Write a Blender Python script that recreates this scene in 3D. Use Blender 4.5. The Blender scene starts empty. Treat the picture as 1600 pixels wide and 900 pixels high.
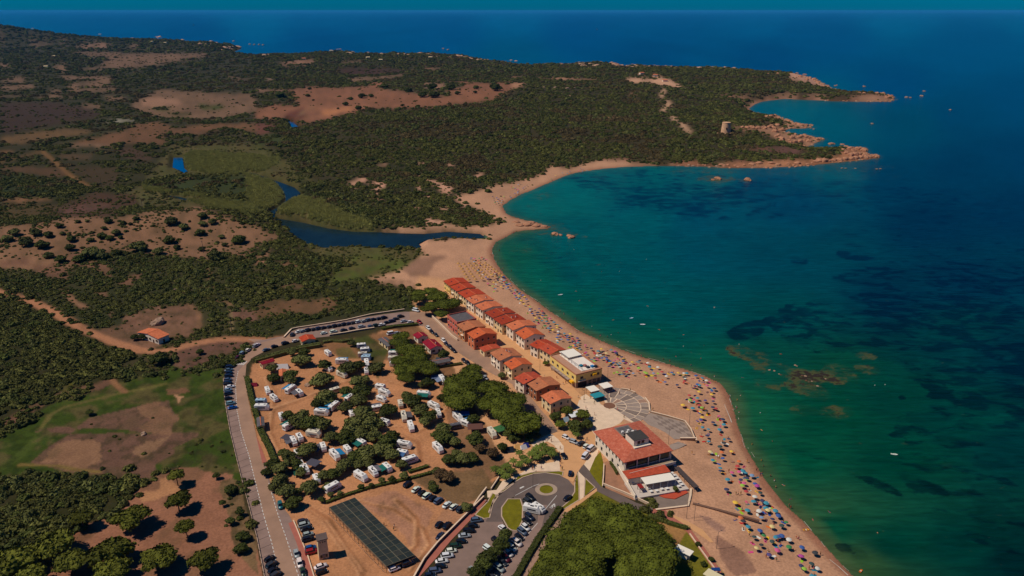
import bpy, bmesh, math, random
import numpy as np
from mathutils import Vector, Matrix
from mathutils.geometry import tessellate_polygon
random.seed(7); RNG = np.random.default_rng(11)
SC = bpy.context.scene
COL = SC.collection
R = math.radians

# ---------------------------------------------------------------- camera
CAM_H = 180.0; FPX = 1170.0; HOR = 16.5
PITCH = math.atan((450 - HOR) / FPX)
cam = bpy.data.cameras.new('camera'); camo = bpy.data.objects.new('camera', cam); COL.objects.link(camo)
cam.sensor_width = 36.0; cam.lens = 36.0 * FPX / 1600.0
cam.clip_start = 1.0; cam.clip_end = 400000.0
camo.location = (0, 0, CAM_H); camo.rotation_euler = (math.pi / 2 - PITCH, 0, 0)
SC.camera = camo
# ---------------------------------------------------------------- world and sun
SUN_DIR = Vector((-3.75, -0.5, 5.3)).normalized()          # towards the sun
el = math.asin(SUN_DIR.z); az = math.atan2(SUN_DIR.x, SUN_DIR.y)
W = bpy.data.worlds.new('World'); SC.world = W; W.use_nodes = True
nt = W.node_tree; nt.nodes.clear()
sky = nt.nodes.new('ShaderNodeTexSky'); sky.sky_type = 'NISHITA'; sky.sun_disc = False
sky.sun_elevation = el; sky.sun_rotation = az; sky.altitude = 150; sky.air_density = 1.0; sky.dust_density = 0.3; sky.ozone_density = 3.0
mul = nt.nodes.new('ShaderNodeMix'); mul.data_type = 'RGBA'; mul.blend_type = 'MULTIPLY'; mul.inputs[0].default_value = 1.0
mul.inputs[7].default_value = (0.0, 0.215, 0.50, 1)
bg = nt.nodes.new('ShaderNodeBackground'); bg.inputs[1].default_value = 0.10
wo = nt.nodes.new('ShaderNodeOutputWorld')
nt.links.new(sky.outputs[0], mul.inputs[6]); nt.links.new(mul.outputs[2], bg.inputs[0]); nt.links.new(bg.outputs[0], wo.inputs[0])
sl = bpy.data.lights.new('sun', 'SUN'); sl.energy = 3.6; sl.angle = R(0.53); sl.color = (1.0, 0.94, 0.82)
so = bpy.data.objects.new('sun', sl); COL.objects.link(so)
so.rotation_euler = SUN_DIR.to_track_quat('Z', 'Y').to_euler()
SC.view_settings.view_transform = 'Standard'; SC.view_settings.look = 'None'
SC.view_settings.exposure = 0.0; SC.view_settings.gamma = 1.0

# ---------------------------------------------------------------- photo <-> place
CP, SP = math.cos(PITCH), math.sin(PITCH)
def ray(px, py):
    x = (px - 800) / FPX; y = -(py - 450) / FPX
    return x, CP + y * SP, -SP + y * CP
def flat(px, py, z=0.0):
    dx, dy, dz = ray(px, py)
    t = (z - CAM_H) / dz
    return dx * t, dy * t
def topx(x, y, z):
    dy = y; dz = z - CAM_H
    dep = dy * CP - dz * SP; up = dy * SP + dz * CP
    return 800 + FPX * x / dep, 450 - FPX * up / dep
def T(c, r, *uv):                      # quarter-scale survey tiles -> photo pixels
    return [(400 * c + u / 4.0, 225 * r + v / 4.0) for u, v in uv]
def Z(ox, oy, s, *uv):
    return [(ox + u / s, oy + v / s) for u, v in uv]

# ---------------------------------------------------------------- noise
def _h(ix, iy, seed):
    n = (ix.astype(np.int64) * 374761393 + iy.astype(np.int64) * 668265263 + seed * 1442695041) & 0xffffffff
    n = ((n ^ (n >> 13)) * 1274126177) & 0xffffffff
    return ((n ^ (n >> 16)) & 0xffff) / 65535.0
def vnoise(x, y, seed=0):
    ix = np.floor(x); iy = np.floor(y); fx = x - ix; fy = y - iy
    fx = fx * fx * (3 - 2 * fx); fy = fy * fy * (3 - 2 * fy)
    a = _h(ix, iy, seed); b = _h(ix + 1, iy, seed); c = _h(ix, iy + 1, seed); d = _h(ix + 1, iy + 1, seed)
    return (a * (1 - fx) + b * fx) * (1 - fy) + (c * (1 - fx) + d * fx) * fy
def fbm(x, y, size, seed=0, octv=4):
    s = 0; a = 0.5; t = 0; f = 1.0 / size
    for o in range(octv):
        s = s + a * vnoise(x * f + o * 17.3, y * f - o * 9.1, seed + o); t += a; a *= 0.5; f *= 2.03
    return s / t
def inpoly(px, py, poly):
    out = np.zeros(px.shape, bool)
    P = np.asarray(poly, float)
    x0, y0 = P.min(0); x1, y1 = P.max(0)
    m = np.nonzero((px >= x0) & (px <= x1) & (py >= y0) & (py <= y1))[0]
    if len(m) == 0: return out
    X = px[m]; Y = py[m]; c = np.zeros(len(m), bool)
    n = len(P)
    for i in range(n):
        ax, ay = P[i]; bx, by = P[(i + 1) % n]
        if ay == by: continue
        k = ((ay > Y) != (by > Y)) & (X < (bx - ax) * (Y - ay) / (by - ay) + ax)
        c ^= k
    out[m] = c
    return out
def segdist(x, y, pts, closed=False):
    P = np.asarray(pts, float); n = len(P); d = np.full(x.shape, 1e18)
    for i in range(n if closed else n - 1):
        a = P[i]; b = P[(i + 1) % n]; v = b - a; L = max(v @ v, 1e-9)
        t = np.clip(((x - a[0]) * v[0] + (y - a[1]) * v[1]) / L, 0, 1)
        d = np.minimum(d, (x - a[0] - t * v[0]) ** 2 + (y - a[1] - t * v[1]) ** 2)
    return np.sqrt(d)
def smooth(t): t = np.clip(t, 0, 1); return t * t * (3 - 2 * t)

# ---------------------------------------------------------------- coast, river
COAST = [(1450,1060),(1392,960),(1345,912),(1325,893),(1290,855),(1255,815),(1225,788),(1200,757),(1180,725),(1165,700),(1152,665),(1146,640),(1140,620),(1127,600),(1102,588),(1070,577),(1040,568),(1010,560),(975,548),(940,533),(905,517),(880,500),(860,487),(835,468),(812,452),(795,437),(782,422),(772,405),(768,390),(775,378),(795,368),(806,362),
 (830,359),(850,358),(862,355),(840,348),(820,344),(800,338),(790,333),(785,322),(795,314),(801,311),(815,303),(830,298),(843,292),(862,284),(878,277),(895,271),(912,268),(940,264),(975,261),(1012,259.5),(1050,259.5),(1095,260),(1125,262),(1150,262),(1200,262),(1232,261),(1262,259),(1300,255),(1340,251),(1372,247),(1370,242.5),(1355,240),(1350,231),(1342,229.5),(1325,231),(1300,230),(1275,232),(1262,229),(1278,222),(1287,217),(1265,212),(1240,210),(1225,205),(1232,201),(1255,201),(1271,199),(1250,195),(1230,187),(1210,180),(1200,180),(1175,175),(1170,170),(1180,163),(1190,159),(1200,157.5),(1225,154.5),(1262,156),(1300,158),(1350,159),(1387,159),(1400,156),(1392,150),(1380,146),(1350,145.5),(1325,144),(1300,139),(1287,132),(1275,125),(1257,119),(1232,116),(1200,115),
 (1182,112),(1150,108),(1110,106),(1075,106),(1050,105),(1035,104),(1015,104),(992,102),(972,104),(960,99),(925,98),(900,100),(870,101),(815,102),(800,99.5),(775,97),(757,94),(725,88),(675,84),(625,84),(570,84),(550,83),(532,80),(510,82),(475,85),(415,86),(400,87),(362,82),(378,76),(372,73),(337,69),(300,69),(285,66),(250,64),(240,62),(200,63),(175,63),(155,60),(100,58),(0,57),(-200,56),(-500,55)]
CW = [flat(*p) for p in COAST] + [(-12000, 5200), (-12000, -600), (350, -600)]
RIVER = T(1,1,(1430,580),(1400,562),(1200,548),(1050,562),(900,558),(780,552),(600,548),(450,528),(300,493),(180,473),(120,463),(113,440),(150,392),(200,357),(258,332),(276,305),(240,272),(160,242),(130,232),(60,208),(0,186),(-60,176),(-80,190),(0,205),(110,238),(150,265),(182,310),(188,352),(130,400),(60,432),(10,448),(30,462),(120,485),(170,525),(250,575),(330,622),(440,652),(520,637),(570,646),(640,637),(750,652),(900,652),(1000,657),(1032,640),(1015,622),(1060,602),(1180,590),(1300,592),(1420,587))
POOL1 = T(0,1,(1085,85),(1140,85),(1150,150),(1172,170),(1160,187),(1120,162),(1078,155))
POOL2 = T(1,0,(200,755),(235,765),(285,812),(272,832),(235,832),(215,800))
CREEK = T(0,1,(1045,322),(1120,330),(1245,362),(1150,352))
RIV_W = [[flat(*p) for p in q] for q in (RIVER, POOL1, POOL2, CREEK)]

def land_sd(x, y):
    d = segdist(x, y, CW, True); ins = inpoly(x, y, CW)
    return np.where(ins, d, -d)
def gpx(px, py): return flat(px, py, 0)
HILLS = []
def hill(px, py, rx, ry, amp, rot=0): HILLS.append((*gpx(px, py), rx, ry, amp, rot))
hill(255, 352, 95, 32, 7); hill(60, 372, 70, 40, 5); hill(370, 352, 50, 28, 5)
hill(880, 150, 420, 300, 17); hill(1140, 203, 90, 70, 8); hill(620, 215, 220, 140, 8)
hill(1100, 118, 500, 160, 7); hill(1300, 235, 60, 60, 5); hill(1240, 125, 130, 120, 7)
hill(560, 95, 700, 260, 10); hill(1010, 122, 160, 150, 8); hill(150, 480, 110, 60, 2)
hill(300, 78, 420, 420, 14); hill(700, 300, 60, 30, 3)
HILLS.append((-3230, 4300, 430, 420, 150, 0)); HILLS.append((-4000, 4300, 420, 500, 150, 0)); HILLS.append((-2350, 4350, 420, 420, 26, 0))
VILLAGE = [flat(*p, 2.5) for p in [(318,640),(330,575),(345,556),(380,532),(440,505),(500,496),(560,488),(640,476),(655,450),(690,425),(760,420),(1000,560),(1100,640),(1200,900),(1250,1100),(380,1100)]]
def height(x, y, sd=None):
    x = np.asarray(x, float); y = np.asarray(y, float)
    if sd is None: sd = land_sd(x, y)
    z = np.where(sd > 0, 0.12 + 2.38 * smooth(sd / 34.0), np.maximum(-4.0, sd * 0.08 - 0.05))
    hz = np.zeros_like(x)
    for hx, hy, rx, ry, a, ro in HILLS:
        c, s = math.cos(ro), math.sin(ro)
        u = ((x - hx) * c + (y - hy) * s) / rx; v = (-(x - hx) * s + (y - hy) * c) / ry
        g = np.exp(-0.5 * (u * u + v * v)); hz += a * np.maximum(0, g - 0.06)
    far = smooth((y - 560) / 200.0)
    hz += far * 3.0 * (fbm(x, y, 90, 5, 3) - 0.35) * smooth(sd / 60)
    xf = np.atleast_1d(x).ravel(); yf = np.atleast_1d(y).ravel()
    vd = np.where(inpoly(xf, yf, VILLAGE), 0.0, segdist(xf, yf, VILLAGE, True)).reshape(x.shape)
    hz = hz * smooth(vd / 55.0)
    z = z + np.where(sd > 0, np.maximum(hz, 0) * smooth((sd - 8) / 45.0), 0)
    for rp in RIV_W:
        xs = [p[0] for p in rp]; ys = [p[1] for p in rp]
        m = (x > min(xs) - 12) & (x < max(xs) + 12) & (y > min(ys) - 12) & (y < max(ys) + 12)
        if m.any():
            xm = np.atleast_1d(x)[np.atleast_1d(m)]; ym = np.atleast_1d(y)[np.atleast_1d(m)]
            d = segdist(xm, ym, rp, True); d = np.where(inpoly(xm, ym, rp), -d, d)
            zz = np.atleast_1d(z); k = smooth((d + 0.5) / 7.0)
            zz[np.atleast_1d(m)] = zz[np.atleast_1d(m)] * k + (-0.8) * (1 - k)
            z = zz if x.ndim else zz[0]
    return z
def onground(px, py, dz=0.0):
    """Points of the terrain (raised by dz) seen at photo pixels; arrays in, arrays out."""
    px = np.atleast_1d(np.asarray(px, float)); py = np.atleast_1d(np.asarray(py, float))
    dx, dy, dd = ray(px, py)
    z = np.full(px.shape, 2.5 + 0.0)
    for i in range(6):
        t = (z + dz - CAM_H) / dd; x = dx * t; y = dy * t
        z2 = height(x, y); z = z2 if i < 3 else 0.5 * (z + z2)
    return x, y, z
_VP = [tuple(p) for p in VILLAGE]
def _inside(x, y, P):
    c = False; n = len(P)
    for i in range(n):
        ax, ay = P[i]; bx, by = P[i - 1]
        if (ay > y) != (by > y) and x < (bx - ax) * (y - ay) / (by - ay) + ax: c = not c
    return c
_IN = [flat(*p, 2.5) for p in [(318,640),(330,575),(345,556),(380,532),(440,505),(500,496),(560,488),(640,476),(655,450),(690,437),(740,460),(850,540),(1000,620),(1080,700),(1120,820),(1150,1000),(380,1100)]]
def P3(px, py, dz=0.0):
    x, y = flat(px, py, 2.5 + dz)
    if _inside(x, y, _IN): return x, y, 2.5
    x, y, z = onground(px, py, dz); return float(x[0]), float(y[0]), float(z[0])

# ---------------------------------------------------------------- materials
K = 0.95
def S(r, g, b, k=None):
    def f(c):
        c /= 255.0
        return c / 12.92 if c <= 0.04045 else ((c + 0.055) / 1.055) ** 2.4
    k = K if k is None else k
    return (f(r) / k, f(g) / k, f(b) / k)
MATS = {}
def mat(name, rgb=None, rough=0.85, spec=0.2, noise=0.0, nscale=1.0, metal=0.0, objcol=False, rnd=0.0, bump=0.0, attr=None, transl=0.0):
    if name in MATS: return MATS[name]
    m = bpy.data.materials.new(name); m.use_nodes = True; t = m.node_tree; L = t.links
    b = t.nodes['Principled BSDF']; b.inputs['Roughness'].default_value = rough
    b.inputs['Specular IOR Level'].default_value = spec; b.inputs['Metallic'].default_value = metal
    src = None
    if objcol:
        oi = t.nodes.new('ShaderNodeObjectInfo'); src = oi.outputs['Color']
    elif attr:
        a = t.nodes.new('ShaderNodeAttribute'); a.attribute_name = attr; src = a.outputs['Color']
    else:
        c = t.nodes.new('ShaderNodeRGB'); c.outputs[0].default_value = (*rgb, 1); src = c.outputs[0]
    if noise > 0:
        tc = t.nodes.new('ShaderNodeTexCoord'); n = t.nodes.new('ShaderNodeTexNoise'); n.inputs['Scale'].default_value = nscale
        n.inputs['Detail'].default_value = 6; n.inputs['Roughness'].default_value = 0.65
        L.new(tc.outputs['Object'], n.inputs['Vector'])
        mr = t.nodes.new('ShaderNodeMapRange'); mr.inputs[1].default_value = 0.25; mr.inputs[2].default_value = 0.75
        mr.inputs[3].default_value = 1 - noise; mr.inputs[4].default_value = 1 + noise
        L.new(n.outputs['Fac'], mr.inputs[0])
        v = t.nodes.new('ShaderNodeVectorMath'); v.operation = 'SCALE'; L.new(src, v.inputs[0]); L.new(mr.outputs[0], v.inputs['Scale']); src = v.outputs[0]
        if bump > 0:
            bp = t.nodes.new('ShaderNodeBump'); bp.inputs['Strength'].default_value = bump; bp.inputs['Distance'].default_value = 0.1
            L.new(n.outputs['Fac'], bp.inputs['Height']); L.new(bp.outputs[0], b.inputs['Normal'])
    if rnd > 0:
        oi = t.nodes.new('ShaderNodeObjectInfo'); mr = t.nodes.new('ShaderNodeMapRange')
        mr.inputs[3].default_value = 1 - rnd; mr.inputs[4].default_value = 1 + rnd; L.new(oi.outputs['Random'], mr.inputs[0])
        v = t.nodes.new('ShaderNodeVectorMath'); v.operation = 'SCALE'; L.new(src, v.inputs[0]); L.new(mr.outputs[0], v.inputs['Scale']); src = v.outputs[0]
    L.new(src, b.inputs['Base Color'])
    MATS[name] = m; return m

# ---------------------------------------------------------------- mesh helpers
class MB:
    def __init__(s): s.v = []; s.f = []
    def add(s, vs, fs):
        o = len(s.v); s.v += [tuple(p) for p in vs]; s.f += [tuple(i + o for i in f) for f in fs]; return s
    def box(s, cx, cy, cz, sx, sy, sz, rz=0.0, taper=1.0):
        c, n = math.cos(rz), math.sin(rz); vs = []
        for k, (z, tp) in enumerate(((-.5, 1), (.5, taper))):
            for x, y in ((-.5, -.5), (.5, -.5), (.5, .5), (-.5, .5)):
                X = x * sx * tp; Y = y * sy * tp; vs.append((cx + X * c - Y * n, cy + X * n + Y * c, cz + z * sz))
        return s.add(vs, [(3, 2, 1, 0), (4, 5, 6, 7), (0, 1, 5, 4), (1, 2, 6, 5), (2, 3, 7, 6), (3, 0, 4, 7)])
    def tube(s, pts, rad, n=6, cap=True):
        rad = [rad] * len(pts) if not hasattr(rad, '__len__') else rad
        pts = [Vector(p) for p in pts]; rings = []
        for i, p in enumerate(pts):
            d = (pts[min(i + 1, len(pts) - 1)] - pts[max(i - 1, 0)]).normalized()
            a = d.cross(Vector((0, 0, 1)));
            if a.length < 1e-3: a = Vector((1, 0, 0))
            a.normalize(); b = d.cross(a)
            rings.append([p + (a * math.cos(2 * math.pi * k / n) + b * math.sin(2 * math.pi * k / n)) * rad[i] for k in range(n)])
        vs = [q for r_ in rings for q in r_]; fs = []
        for i in range(len(pts) - 1):
            for k in range(n): fs.append((i * n + k, i * n + (k + 1) % n, (i + 1) * n + (k + 1) % n, (i + 1) * n + k))
        if cap: fs.append(tuple(range(n))[::-1]); fs.append(tuple((len(pts) - 1) * n + k for k in range(n)))
        return s.add(vs, fs)
    def prism(s, poly, z0, z1):
        n = len(poly); a = sum(poly[i][0] * poly[(i + 1) % n][1] - poly[(i + 1) % n][0] * poly[i][1] for i in range(n))
        if a < 0: poly = poly[::-1]
        vs = [(p[0], p[1], z0) for p in poly] + [(p[0], p[1], z1) for p in poly]
        tr = tessellate_polygon([[Vector((p[0], p[1], 0)) for p in poly]])
        fs = []
        for t in tr:
            (ax, ay), (bx, by), (cx, cy) = [poly[i][:2] for i in t]
            t = t if (bx - ax) * (cy - ay) - (by - ay) * (cx - ax) > 0 else t[::-1]
            fs.append(tuple(i + n for i in t)); fs.append(tuple(t[::-1]))
        fs += [(i, (i + 1) % n, (i + 1) % n + n, i + n) for i in range(n)]
        return s.add(vs, fs)
    def mesh(s, name, m=None, smooth_=False):
        me = bpy.data.meshes.new(name); me.from_pydata(s.v, [], s.f)
        if m: me.materials.append(m)
        if smooth_: me.polygons.foreach_set('use_smooth', [True] * len(me.polygons))
        me.update(); return me
    def build(s, name, m, parent=None, smooth_=False): return link(name, s.mesh(name, m, smooth_), parent)
def link(name, me, parent=None, loc=(0, 0, 0), rz=0.0, sc=None, color=None):
    o = bpy.data.objects.new(name, me); COL.objects.link(o); o.location = loc; o.rotation_euler = (0, 0, rz)
    if sc is not None: o.scale = sc if hasattr(sc, '__len__') else (sc, sc, sc)
    if parent: o.parent = parent
    if color: o.color = (*color, 1)
    return o
def tag(o, label=None, cat=None, group=None, kind=None):
    if label: o['label'] = label
    if cat: o['category'] = cat
    if group: o['group'] = group
    if kind: o['kind'] = kind
    return o
def thing(name, label, cat, loc=(0, 0, 0), rz=0.0, group=None, sc=None):
    return tag(link(name, None, None, loc, rz, sc), label, cat, group)
def npmesh(name, V, F, m=None, smooth_=True):
    me = bpy.data.meshes.new(name); n = F.shape[1]
    me.vertices.add(len(V)); me.vertices.foreach_set('co', V.astype(np.float32).ravel())
    me.loops.add(F.size); me.loops.foreach_set('vertex_index', F.astype(np.int32).ravel())
    me.polygons.add(len(F)); me.polygons.foreach_set('loop_start', np.arange(len(F), dtype=np.int32) * n)
    me.update(calc_edges=True)
    if smooth_: me.polygons.foreach_set('use_smooth', np.ones(len(F), bool))
    if m: me.materials.append(m)
    me.validate(); return me
def setcol(me, C):
    a = me.color_attributes.new('Col', 'FLOAT_COLOR', 'POINT')
    a.data.foreach_set('color', np.concatenate([C, np.ones((len(C), 1))], 1).astype(np.float32).ravel())
ORD = ['nearest', 'second', 'third', 'fourth', 'fifth', 'sixth', 'seventh', 'eighth', 'ninth', 'tenth', 'eleventh', 'twelfth', 'thirteenth', 'fourteenth', 'fifteenth', 'sixteenth', 'seventeenth', 'eighteenth', 'nineteenth', 'twentieth',
       'twenty-first', 'twenty-second', 'twenty-third', 'twenty-fourth', 'twenty-fifth', 'twenty-sixth', 'twenty-seventh', 'twenty-eighth', 'twenty-ninth', 'thirtieth'] + ['number %d' % i for i in range(31, 80)]
ORDL = ['leftmost'] + ORD[1:]
ORDN = ['nearest'] + ORD[1:]
# ---------------------------------------------------------------- what covers the land
# (polygon in photo pixels, colour sRGB, shrub density 0..1)
ZN = []
def zone(poly, rgb, veg=0.0, jit=2.0): ZN.append((poly, S(*rgb), veg, jit))
SCRUB = (56, 49, 28); FIELD = (112, 84, 62); PINK = (136, 100, 76); DUNE = (128, 92, 67); BURN = (58, 42, 32); REED = (84, 82, 42); SAND = (176, 130, 99); TRACK = (160, 108, 76); GRASS = (54, 66, 18); EARTH = (108, 76, 60)
# far left plain
zone([(-300,40),(0,33),(160,60),(420,85),(420,260),(0,330),(-300,330)], (52,48,28), .7)
zone(T(0,0,(430,325),(640,325),(900,335),(1300,330),(1300,350),(1150,375),(1000,400),(800,430),(650,425),(640,390),(700,365),(480,340)), FIELD, .12)
zone(T(0,0,(470,290),(640,265),(700,280),(660,300),(480,312)), PINK, .3)
for q in ([(510,440),(640,440),(640,415),(560,415)],[(0,390),(60,400),(60,420),(0,420)],[(320,405),(430,400),(420,445),(370,445)],[(60,480),(180,480),(130,520),(0,520)],[(370,475),(720,480),(700,500),(600,500),(400,497)],[(440,525),(600,505),(690,490),(680,530),(600,542),(430,542)],[(310,555),(385,565),(370,600),(320,600)],[(0,540),(200,530),(230,545),(100,562),(0,560)],[(420,550),(740,545),(760,560),(600,577),(440,572)],[(220,600),(420,600),(500,612),(250,612)],[(660,600),(800,610),(780,625),(670,625)],[(80,290),(200,280),(420,262),(420,280),(200,295)],[(1400,458),(1500,490),(1580,500),(1480,508)],[(0,225),(90,218),(90,235),(0,243)],[(800,280),(880,270),(880,300),(820,300)],[(0,595),(50,590),(150,600),(140,612),(0,610)],[(500,650),(640,655),(630,675),(520,668)]):
    zone(T(0,0,*q), FIELD, .1)
zone(T(0,0,(0,650),(300,635),(600,685),(640,720),(480,752),(300,790),(60,835),(0,845)), BURN, .12)
zone(T(0,0,(860,620),(900,610),(1000,560),(1250,575),(1600,590),(1600,700),(1480,735),(1250,742),(1080,738),(950,730),(830,680),(820,650)), FIELD, .05)
zone(T(0,0,(880,620),(1000,608),(1120,625),(1130,660),(950,672),(890,660)), PINK, .02)
zone(T(0,0,(960,670),(1060,680),(1050,692),(960,690)), GRASS, .5); zone(T(0,0,(1040,705),(1200,705),(1190,722),(1060,722)), (66,60,28), .5); zone(T(0,0,(1240,655),(1400,655),(1380,685),(1260,680)), GRASS, .4)
zone(T(0,0,(820,770),(1000,760),(1100,810),(1200,790),(1400,770),(1600,770),(1600,830),(1400,800),(1250,840),(1050,870),(1050,905),(400,905),(560,850),(800,800)), (104,72,48), .08)
zone(T(0,0,(0,862),(300,812),(480,800),(600,820),(250,880),(100,905),(0,905)), (100,74,46), .05)
zone(T(0,0,(0,842),(340,790),(680,790),(500,850),(200,905),(420,905),(800,805),(820,770),(640,770)), (52,50,24), .5)
zone(T(0,0,(630,770),(740,742),(850,738),(830,755),(700,767)), (140,130,110), .1, 1)
zone(T(0,0,(1000,838),(1250,838),(1400,805),(1600,830),(1600,905),(1060,905)), SCRUB, .9)
# middle plain
zone(T(1,0,(0,340),(1600,380),(1600,500),(0,560)), (50,46,24), .95)
zone(T(1,0,(200,560),(350,545),(560,545),(700,540),(720,515),(800,520),(1000,545),(1030,505),(1250,510),(1500,520),(1600,510),(1600,560),(1480,625),(1300,650),(1100,675),(900,685),(700,680),(600,710),(450,745),(320,770),(200,742),(0,742),(0,680),(120,650),(270,665),(230,610)), (128,84,60), .03)
zone(T(1,0,(400,690),(640,665),(560,700),(430,725)), (160,104,68), 0)
zone(T(1,0,(240,690),(300,670),(300,740),(200,740),(180,710)), (92,54,40), 0)
zone(T(1,0,(750,545),(1010,505),(1300,520),(1280,560),(1200,600),(1080,600),(950,575),(800,560)), (60,54,34), .8)
zone(T(1,0,(1040,520),(1200,525),(1150,560),(1060,550)), PINK, .1)
zone(T(1,0,(1180,560),(1300,545),(1600,540),(1500,590),(1250,600)), (128,84,60), .1)
zone(T(1,0,(560,485),(780,480),(950,455),(880,490),(600,515),(570,510)), FIELD, .1)
zone(T(1,0,(500,430),(900,430),(950,440),(800,470),(560,470)), (66,44,34), .25)
zone(T(1,0,(0,768),(130,780),(130,800),(60,840),(0,852)), (96,60,46), 0)
zone(T(1,0,(0,560),(180,560),(180,575),(20,580)), PINK, .1)
zone(T(1,0,(150,385),(330,372),(400,388),(330,405),(160,402)), (140,100,76), .2); zone(T(1,0,(510,390),(670,375),(650,390),(520,402)), (130,96,70), .2)
zone(T(1,0,(60,480),(120,500),(60,515)), (140,110,90), .2); zone(T(1,0,(1000,420),(1150,425),(1230,432),(1050,437)), (120,86,62), .2)
# reeds and marsh
zone(T(1,0,(120,830),(300,840),(420,905),(0,905),(0,860)), (56,60,28), .7)
zone([(270,225),(400,225),(420,230),(500,290),(430,330),(180,320),(230,250)], (74,72,34), .35)
zone(T(0,1,(1140,80),(1200,40),(1600,60),(1600,185),(1350,190),(1180,160)), REED, .05)
zone(T(1,1,(0,60),(100,80),(160,60),(150,110),(80,150),(0,180)), REED, .1)
zone(T(0,1,(760,270),(860,222),(900,260),(1300,320),(1600,390),(1600,440),(1300,388),(1100,318),(900,292),(800,290)), REED, .08)
zone(T(0,1,(860,225),(1350,190),(1600,190),(1600,390),(1300,320),(900,260)), (50,56,26), .6)
zone(T(1,1,(-60,160),(130,240),(180,320),(150,370),(0,440),(-60,430)), REED, .05)
zone(T(1,1,(120,430),(180,370),(280,320),(450,330),(560,420),(740,500),(740,552),(580,548),(400,522),(200,472),(120,462)), REED, .02)
zone(T(1,1,(260,230),(400,240),(640,300),(900,480),(860,530),(740,500),(560,420),(400,350),(290,320)), (46,46,22), 1)
zone(T(1,1,(300,600),(450,650),(700,640),(960,660),(1060,690),(960,760),(820,830),(690,840),(600,760),(480,720),(350,680)), (82,80,40), .3)
# scrubby hollows left
zone([(0,225),(270,225),(220,290),(120,330),(0,345)], (50,46,24), .55)
zone(T(0,1,(380,0),(710,0),(700,18),(400,18)), FIELD, .05); zone(T(0,1,(0,40),(100,40),(60,62),(0,62)), (110,78,50), 0)
zone(T(0,1,(0,140),(350,150),(430,200),(350,215),(0,170)), (84,60,40), .1); zone(T(0,1,(350,70),(600,60),(550,100),(400,95)), (76,58,38), .2)
zone(T(0,1,(430,150),(750,150),(730,260),(600,270),(480,190)), (62,48,30), .35)
zone(T(0,1,(700,20),(860,20),(960,90),(900,120),(760,70)), (72,52,38), .25)
zone(T(0,1,(280,440),(420,370),(600,300),(850,320),(880,380),(680,462),(350,465)), (72,50,36), .3)
zone(T(0,1,(0,340),(250,330),(330,350),(150,365),(0,355)), (120,84,56), .1); zone(T(0,1,(380,400),(500,380),(700,370),(560,430),(400,440)), (92,62,50), .1)
zone(T(0,1,(0,370),(400,380),(300,450),(0,460)), (74,58,32), .35)
zone(T(0,1,(0,160),(560,250),(520,320),(200,340),(0,330)), (38,46,20), 1)
# dune slope
zone([(-60,352),(40,352),(75,345),(105,339),(150,340),(175,342),(220,331),(265,326),(310,322),(350,337),(400,352),(440,372),(400,385),(370,397),(335,398),(320,408),(290,400),(225,397),(175,392),(125,402),(110,425),(50,428),(0,418),(-60,410)], DUNE, .3)
zone([(-60,418),(110,425),(125,402),(175,392),(290,400),(320,408),(370,397),(500,470),(520,520),(360,530),(240,470),(0,450),(-60,450)], (56,52,28), .8)
for q in ([(440,650),(560,720),(700,790),(700,840),(560,780),(430,760)],[(560,740),(700,740),(640,800)],[(740,870),(870,800),(880,840),(800,900)],[(0,740),(120,700),(200,720),(180,760),(0,760)],[(1480,680),(1600,660),(1600,720),(1480,730)],[(200,760),(420,760),(420,850),(240,820)]):
    zone(T(0,1,*q), (112,78,58), .3)
zone(T(1,1,(0,520),(60,540),(50,590),(0,620)), DUNE, .2); zone(T(1,1,(0,700),(80,650),(80,740),(0,780)), DUNE, .2); zone(T(1,1,(140,730),(260,740),(250,780),(160,790)), (110,78,54), .3)
# headland scrub and its clearings
zone([(420,200),(540,185),(780,160),(820,130),(800,105),(1180,112),(1230,150),(1180,175),(1280,205),(1350,240),(1230,255),(1000,255),(900,262),(850,285),(760,320),(700,335),(560,300),(470,240)], SCRUB, 1)
zone(T(2,0,(700,495),(780,488),(860,500),(930,480),(980,500),(1070,535),(1070,548),(930,532),(850,517),(740,517)), (186,140,108), 0)
for q in ([(780,460),(830,455),(830,470),(790,475)],[(865,470),(930,465),(925,485),(870,485)],[(0,475),(60,478),(60,488),(0,486)],[(160,488),(330,486),(420,492),(545,495),(540,503),(400,504),(260,500)],[(0,515),(95,520),(40,545),(0,552)],[(575,730),(640,728),(630,745),(590,745)],[(760,745),(800,742),(800,755),(765,755)],[(1280,590),(1350,592),(1425,612),(1400,620),(1330,606)],[(1420,600),(1500,605),(1540,625),(1430,625)],[(730,590),(790,575),(785,595),(740,600)]):
    zone(T(2,0,*q), (160,114,84), .05, 1)
zone(Z(1100,150,5.333,(220,250),(300,255),(420,262),(540,235),(640,260),(690,300),(800,330),(900,330),(1000,355),(940,380),(880,400),(760,405),(690,400),(600,370),(560,330),(430,295),(320,280)), (156,112,84), .05, 1)
zone(Z(1100,150,5.333,(490,170),(600,160),(700,200),(900,240),(890,262),(760,262),(650,240),(690,215),(600,195)), (156,112,84), .15, 1)
zone(Z(1100,150,5.333,(400,430),(600,420),(830,430),(850,450),(740,495),(560,480),(380,450)), (92,62,52), .08, 1)
zone(Z(1100,150,5.333,(130,570),(260,560),(460,545),(560,535),(900,520),(1130,500),(1140,410),(1350,430),(1460,500),(1400,540),(860,590),(180,600)), (160,108,76), .03, 1)
zone(Z(1100,150,5.333,(840,440),(1000,420),(1130,415),(1130,480),(1060,505),(900,490)), (44,50,22), 1)
zone(Z(1100,150,5.333,(220,530),(300,525),(420,550),(400,565),(240,560)), (100,66,50), .1)
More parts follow.
